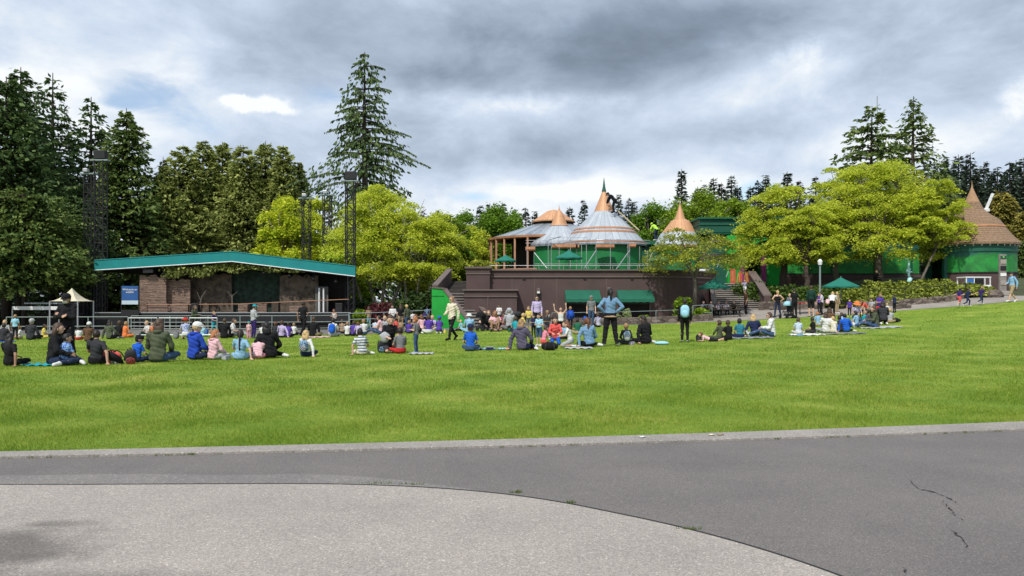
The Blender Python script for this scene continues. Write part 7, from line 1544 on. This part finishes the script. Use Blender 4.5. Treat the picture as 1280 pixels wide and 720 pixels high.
F2 += [
 (428, 417, 15, 'sit', 30, ('tee', 'tan'), K, ('short', 'brown'), 'child in tan at the far left of the cluster below the stage corner', 1),
 (469, 416, 15, 'sit', -20, ('tee', ('lblue', 'white', 'noise')), K, ('short', 'dark'), 'small child in blue and white behind the man in pale pink', 1),
 (482, 415, 17, 'sit', 160, ('tee', 'lgrey'), K, ('bob', 'blond'), 'blond child in pale grey between the man in pale pink and the kneeling boy', 1),
 (496, 417, 17, 'kneel', 60, ('tee', 'coral'), K, ('short', 'dark'), 'child in coral kneeling behind the boy in the grey T-shirt', 1),
 (516, 411, 20, 'stand', 10, ('tee', 'white'), ('shorts', 'navy'), ('short', 'dark'), 'child in white and navy shorts standing right of the blond man in olive', 1),
 (522, 413, 17, 'kneel', 90, ('tee', ('coral', 'purple', 'noise')), K, ('bob', 'auburn'), 'child in a coral and purple shirt behind the ginger boy', 1),
 (541, 413, 16, 'sit', 170, ('tee', 'lilac'), ('shorts', 'lilac'), ('short', 'blond'), 'blond child in lilac next to the green stair wall', 1),
 (605, 411, 20, 'sit', 200, ('tee', 'charcoal'), K, ('bob', 'brown'), 'person in charcoal seated right behind the black stroller', 0),
 (629, 412, 18, 'kneel', 200, ('tee', ('coral', 'navy', 'noise')), K, ('short', 'dark'), 'child in coral and navy right of the woman with knees up', 1),
 (645, 416, 17, 'sit', 10, ('tee', 'teal'), ('shorts', 'navy'), ('short', 'brown'), 'child in dark teal left of the children in yellow', 1),
 (667, 422, 26, 'hold', 170, ('tee', 'navy'), K, ('short', 'dark'), 'dark haired child in navy between the yellow shirt and the pale teal shirt', 1),
 (684, 424, 30, 'hold', 190, ('tee', 'charcoal'), ('trousers', 'denim'), ('short', 'auburn'), 'person in charcoal with sunglasses above the child in pink', 0),
 (706, 424, 18, 'sit', 150, ('tee', 'lblue'), K, ('short', 'sandy'), 'child in pale blue behind the auburn girl in white', 1),
 (722, 418, 17, 'sit', 0, ('tee', 'green'), ('shorts', 'khaki'), ('short', 'dark'), 'child in green seated behind the woman with the auburn ponytail', 1),
 (748, 409, 15, 'sit', 20, ('tee', ('white', 'purple', 'noise')), K, ('short', 'brown'), 'small child in white and purple right of the man with the blue bag', 1),
 (1037, 408, 20, 'sit', -20, ('tee', 'brown'), K, ('bob', 'brown'), 'brown haired person in brown behind the adult in the white shirt', 0),
 (1071, 409, 17, 'sit', 40, ('tee', 'lblue'), K, ('short', 'dark'), 'child in pale blue between the bright blue jacket and the woman in olive', 1),
 (1077, 399, 21, 'stand', 150, ('tee', 'tan'), K, ('bob', 'sandy'), 'sandy haired child in tan right of the orange hat', 1),
 (1086, 408, 18, 'sit', 60, ('tee', 'plum'), K, ('short', 'dark'), 'child in dusky purple before the woman with full dark hair', 1),
 (1112, 404, 16, 'sit', -30, ('tee', 'lgrey'), ('shorts', 'khaki'), ('short', 'blond'), 'blond child in pale grey between the charcoal jacket and the black bag', 1),
]
HATS = {'party': None}
for a in F2:
    kw = {}
    if 'blue cap' in a[8] : kw['hat'] = ('cap', 'teal')
    if 'red hat' in a[8]: kw['hat'] = ('bucket', 'red')
    if 'white cap left' in a[8]: kw['hat'] = ('bucket', 'white')
    if 'tan cap' in a[8]: kw['hat'] = ('cap', 'tan')
    if 'pointed hat' in a[8]: kw['hat'] = ('beanie', 'blue')
    if 'sunglasses' in a[8]: kw['extra'] = ('glasses',)
    if 'grey hair' in a[8]: kw['hat'] = ('cap', 'lgrey')
    if 'party hat' in a[8]: kw['hat'] = ('beanie', 'white')
    kw['shoe'] = ('white', 'black', 'grey')[int(a[0]) % 3]; a = (a[0], a[1], a[2]*1.1)+a[3:]; o = Pn(*a[:9], kid=a[9], skin=('l', 'm', 'l', 't', 'l')[int(a[0]*7) % 5], **kw)
    if 'bright blue backpack before' in a[8]: worn(o, 'blue', 'blue', 'bright blue backpack worn by the child in white before the stage', 1.1)
# worker on the roof and one in hi-vis
yw = 60.6; o = person(767, 0, 0, 'bend', 70, ('jacket', 'black'), K, ('short', 'black'), 'roof worker in black crouched against the tall copper cone', Y=yw, z=ZF(266, yw), scale=1.15, shoe='black', hat=('cap', 'black'))
M_hi = None; CN['hivis'] = (.45, .75, .08)
o = person(820, 0, 0, 'bend', 40, ('jacket', 'hivis'), ('trousers', 'ddenim'), ('short', 'dark'), 'worker in a bright yellow green vest between the white roofs', Y=60, z=ZF(296, 60)-.3, scale=1.0, hat=('cap', 'hivis'))
# ---------------------------------------------------------------- things on the lawn
def onl(px, py): return G(px, py)

pack(onl(152, 455), -30, 1.05, 'black', ('black', 'lgrey', 'noise'), 'black backpack with pale markings lying left of the boy in bright blue', tilt=50)
pack(onl(164, 455), 20, .95, 'charcoal', ('charcoal', 'red', 'noise'), 'charcoal backpack with red trim against the boy in bright blue', tilt=25)
pack(onl(220, 424), 0, .95, 'grey', 'grey', 'grey backpack standing on the grass by the barrier')
pack(onl(178, 421), 0, .75, 'dgreen', 'black', 'dark green bag standing behind the first crowd barrier')
pack(onl(257, 420), 0, .95, 'blue', 'blue', 'blue bag standing beside the boy in teal shorts')
pack(onl(477, 441), 25, .95, 'charcoal', ('navy', 'lblue', 'noise'), 'black and blue backpack beside the kneeling boy', tilt=15)
pack(onl(637, 415), 0, .8, 'black', 'green', 'black and green bag behind the grey haired person')
pack(onl(1080, 403), 0, .95, 'teal', 'sky', 'turquoise bag beside the bending child in coral red', tilt=20)
pack(onl(874, 427), 0, .7, 'black', 'charcoal', 'small black bag left of the child lying in pink', tilt=-30)
def duffel(px, py, L_, h, c, label):
    g = onl(px, py); r = empty('duffel_bag', g, 0, label, 'bag'); m = MB(); m.ball((0, 0, h/2), (L_/2, h*.45, h*.52), 20, 12); m.v = [(max(-L_*.46, min(L_*.46, x)), y, max(0, z)) for x, y, z in m.v]; m.build('bag', cm(c), r, smooth=True)
    m = MB(); m.tube([(-L_*.2, -h*.42, h*.5), (-L_*.17, -h*.3, h*1.0), (0, -h*.2, h*1.22), (L_*.17, -h*.3, h*1.0), (L_*.2, -h*.42, h*.5)], .014, 6); m.build('handle', cm('charcoal'), r)
    for s in (-1, 1): MB().box((s*L_*.25, -h*.44, h*.5), (.03, .02, h*.7)).build('strap', cm('charcoal'), r)
    return r
duffel(137, 455, .62, .34, 'coral', 'coral red bag lying beside the person in slate grey')
duffel(687, 438, .58, .26, 'black', 'black duffel bag on the grass in front of the girl in a coral jacket')
duffel(1119, 403, .60, .20, 'black', 'flat black bag on the grass at the right end of the right group')
def blanket(px, py, w_, d, c, label, rz=0):
    g = onl(px, py); n = 14; vs = []; fs = []
    for i in range(n+1):
        for j in range(n+1):
            x = (i/n-.5)*w_; y = (j/n-.5)*d; X = x*math.cos(rz)-y*math.sin(rz); Y_ = x*math.sin(rz)+y*math.cos(rz); vs.append((X, Y_, H(g.x+X, g.y+Y_)-g.z+.035+.018*math.sin(i*1.7+j*.8)+.012*math.sin(j*2.3)))
    for i in range(n):
        for j in range(n): a = i*(n+1)+j; fs.append((a, a+n+1, a+n+2, a+1))
    o = MB().add(vs, fs).build('blanket', cm(c), smooth=True); o.location = g; o.modifiers.new('thickness', 'SOLIDIFY').thickness = .012; tag(o, label, 'blanket'); return o
blanket(55, 457, .8, .5, 'teal', 'blue blanket under the woman in the black jacket'); blanket(605, 437, .75, .35, ('navy', 'lblue', 'noise'), 'dark blue cloth on the grass right of the lone boy in blue', .2)
blanket(4, 428, .9, .5, 'blue', 'blue blanket at the far left edge of the lawn'); blanket(629, 437, .35, .25, 'sky', 'pale turquoise cloth left of the dusky purple jacket')
blanket(395, 422, 1.5, .6, 'lpink', 'pale pink blanket under the children right of the man in black'); blanket(1008, 419, 1.3, .8, 'white', 'white blanket under the children at the left of the right group')
blanket(1100, 410, 1.7, .8, 'lgrey', 'grey blanket under the woman in olive'); blanket(936, 423, 1.8, .7, ('lgrey', 'navy', 'noise'), 'grey and navy blanket under the row of five'); blanket(1050, 418, 2.0, .5, 'grey', 'grey blanket under the front picnic row')
blanket(723, 436, .9, .5, 'lgrey', 'pale cloth under the girl kneeling in white'); blanket(527, 443, .7, .35, 'lgrey', 'pale cloth at the feet of the ginger boy')
g = onl(827, 431); m = MB().ball((0, 0, .06), (.26, .17, .07), 18, 10); o = m.build('cushion', cm('sky'), smooth=True); o.location = g; tag(o, 'pale blue cushion lying alone right of the woman in black', 'cushion')
g = onl(631, 438); o = MB().lathe([(0, 0), (.05, 0), (.05, .08), (.045, .09), (0, .09)], n=14).build('cup', cm('coral')); o.location = g+V3(.1, .1, 0); tag(o, 'small coral cup on the grass left of the dusky purple jacket', 'cup')
g = onl(556, 417); o = MB().lathe([(0, 0), (.05, 0), (.055, .02), (.055, .16), (.02, .2), (.02, .24), (0, .24)], n=14).build('bottle', cm('yellow'), smooth=True); o.location = g; tag(o, 'yellow bottle standing on the grass left of the striding woman', 'bottle')
g = onl(574, 442); 
# grey jacket held by the kneeling boy
g = onl(483, 441); m = MB().ball((0, 0, 0), (.15, .09, .17), 16, 12); m.v = [(x*(1+.2*math.sin(z*30)), y*(1+.2*math.sin(x*40)), z) for x, y, z in m.v]; o = m.build('coat', cm('lgrey'), smooth=True); o.location = g+V3(0, -.30, .50); tag(o, 'pale grey jacket held by the kneeling boy in black', 'jacket')
# food and lunch boxes on the lawn
for i, (px, py, c, lab) in enumerate(((612, 438, 'navy', 'small navy lunch box beside the dark blue cloth'), (668, 437, 'coral', 'coral lunch box by the dusky purple jacket'), (1000, 420, 'lblue', 'pale blue lunch box on the white blanket'), (789, 431, 'lilac', 'lilac bottle pouch between the small child and the woman in black'), (283, 450, 'lgrey', 'pale grey lunch box right of the ginger girl'), (276, 441, 'green', 'small green cup right of the ginger girl'))):
    g = onl(px, py); r = empty('lunch_box', g, .3*i, lab, 'lunch box'); MB().box((0, 0, .05), (.22, .15, .10)).build('box', cm(c), r, bevel=.015); MB().box((0, 0, .108), (.22, .15, .014)).build('lid', cm('lgrey'), r, bevel=.004)
for px, py, c, lab in ((798, 545.5, 'white', 'small white scrap of paper lying on the kerb, left one'), (881, 542.5, 'cream', 'small pale leaf lying on the kerb right of the paper scrap'), (890, 541, 'tan', 'small tan leaf at the grass edge of the kerb')):
    x, y = flat(px, py); n = 9; vs = [(0, 0, .006)]+[(.045*math.cos(6.283*k/n)*(1+.3*math.sin(k*2.3)), .02*math.sin(6.283*k/n), .004+.006*(k % 3)) for k in range(n)]
    o = MB().add(vs, [(0, 1+k, 1+(k+1) % n) for k in range(n)]).build('scrap_of_paper' if c == 'white' else 'fallen_leaf', cm(c)); o.modifiers.new('thickness', 'SOLIDIFY').thickness = .002; o.location = (x, Kf(x)-Kw(x)*.5, .037); tag(o, lab, 'litter' if c == 'white' else 'leaf')
# strollers
def stroller(px, py, Y, rot, c, c2, label, s=1.0):
    g = onl(px, py) if Y is None else V3(XF(px, Y), Y, H(XF(px, Y), Y)); r = empty('stroller', g, R(rot), label, 'stroller', 'strollers parked by the families'); r.scale = (s, s, s)
    f = MB()
    for sx in (-.24, .24):
        f.tube([(sx, .35, .12), (sx, -.05, .62), (sx, -.38, 1.0)], .014, 6); f.tube([(sx, -.32, .12), (sx, .10, .50)], .014, 6)
    f.tube([(-.24, -.38, 1.0), (.24, -.38, 1.0)], .018, 6); f.tube([(-.24, -.32, .14), (.24, -.32, .14)], .012, 6); f.build('frame', M_black, r)
    sm_ = MB(); sm_.prism([(-.21, -.2), (.21, -.2), (.21, .22), (-.21, .22)], .38, .46); sm_.prism([(-.21, -.26), (.21, -.26), (.21, -.18), (-.21, -.18)], .42, .95); sm_.build('seat', cm(c), r, bevel=.02)
    cn = MB(); cn.lathe([(.0, .30), (.14, .28), (.24, .18), (.28, .02), (.26, .0)], (0, -.05, .82), 16, 0, math.pi*2, 1, 1.1); cn.build('canopy', cm(c2), r, smooth=True)
    MB().box((0, -.05, .24), (.36, .4, .16)).build('basket', cm('charcoal'), r, bevel=.02)
    for sx in (-.26, .26):
        for y in (.35, -.32): m = MB(); m.tube([(sx-.02, y, .12), (sx+.02, y, .12)], .12, 16); m.build('wheel', M_black, r)
    return r
stroller(600, 414, None, 60, 'black', 'black', 'black stroller parked left of the family at the brown wall', .95); stroller(637, 413, 43.6, -40, 'charcoal', 'lgrey', 'stroller with a pale grey canopy behind the grey haired person', .95)
stroller(984, 398, None, 120, 'charcoal', 'sky', 'stroller with a light blue canopy on the path by the person in black', .95)
stroller(647, 412, 43.4, 20, 'black', 'charcoal', 'charcoal stroller left of the child kneeling in yellow', .85)
# red table on the path, blue bench seat
rt = empty('table', V3(XF(1006, 47.6), 47.6, H(XF(1006, 47.6), 47.6)), 0, 'dark red table between the stroller and the man in dark green', 'table')
MB().box((0, 0, .74), (1.0, .7, .05)).build('tabletop', cm('red'), rt, bevel=.01)
for sx in (-.42, .42):
    for sy in (-.28, .28): MB().beam((sx, sy, 0), (sx, sy, .72), .05).build('leg', M_black, rt)
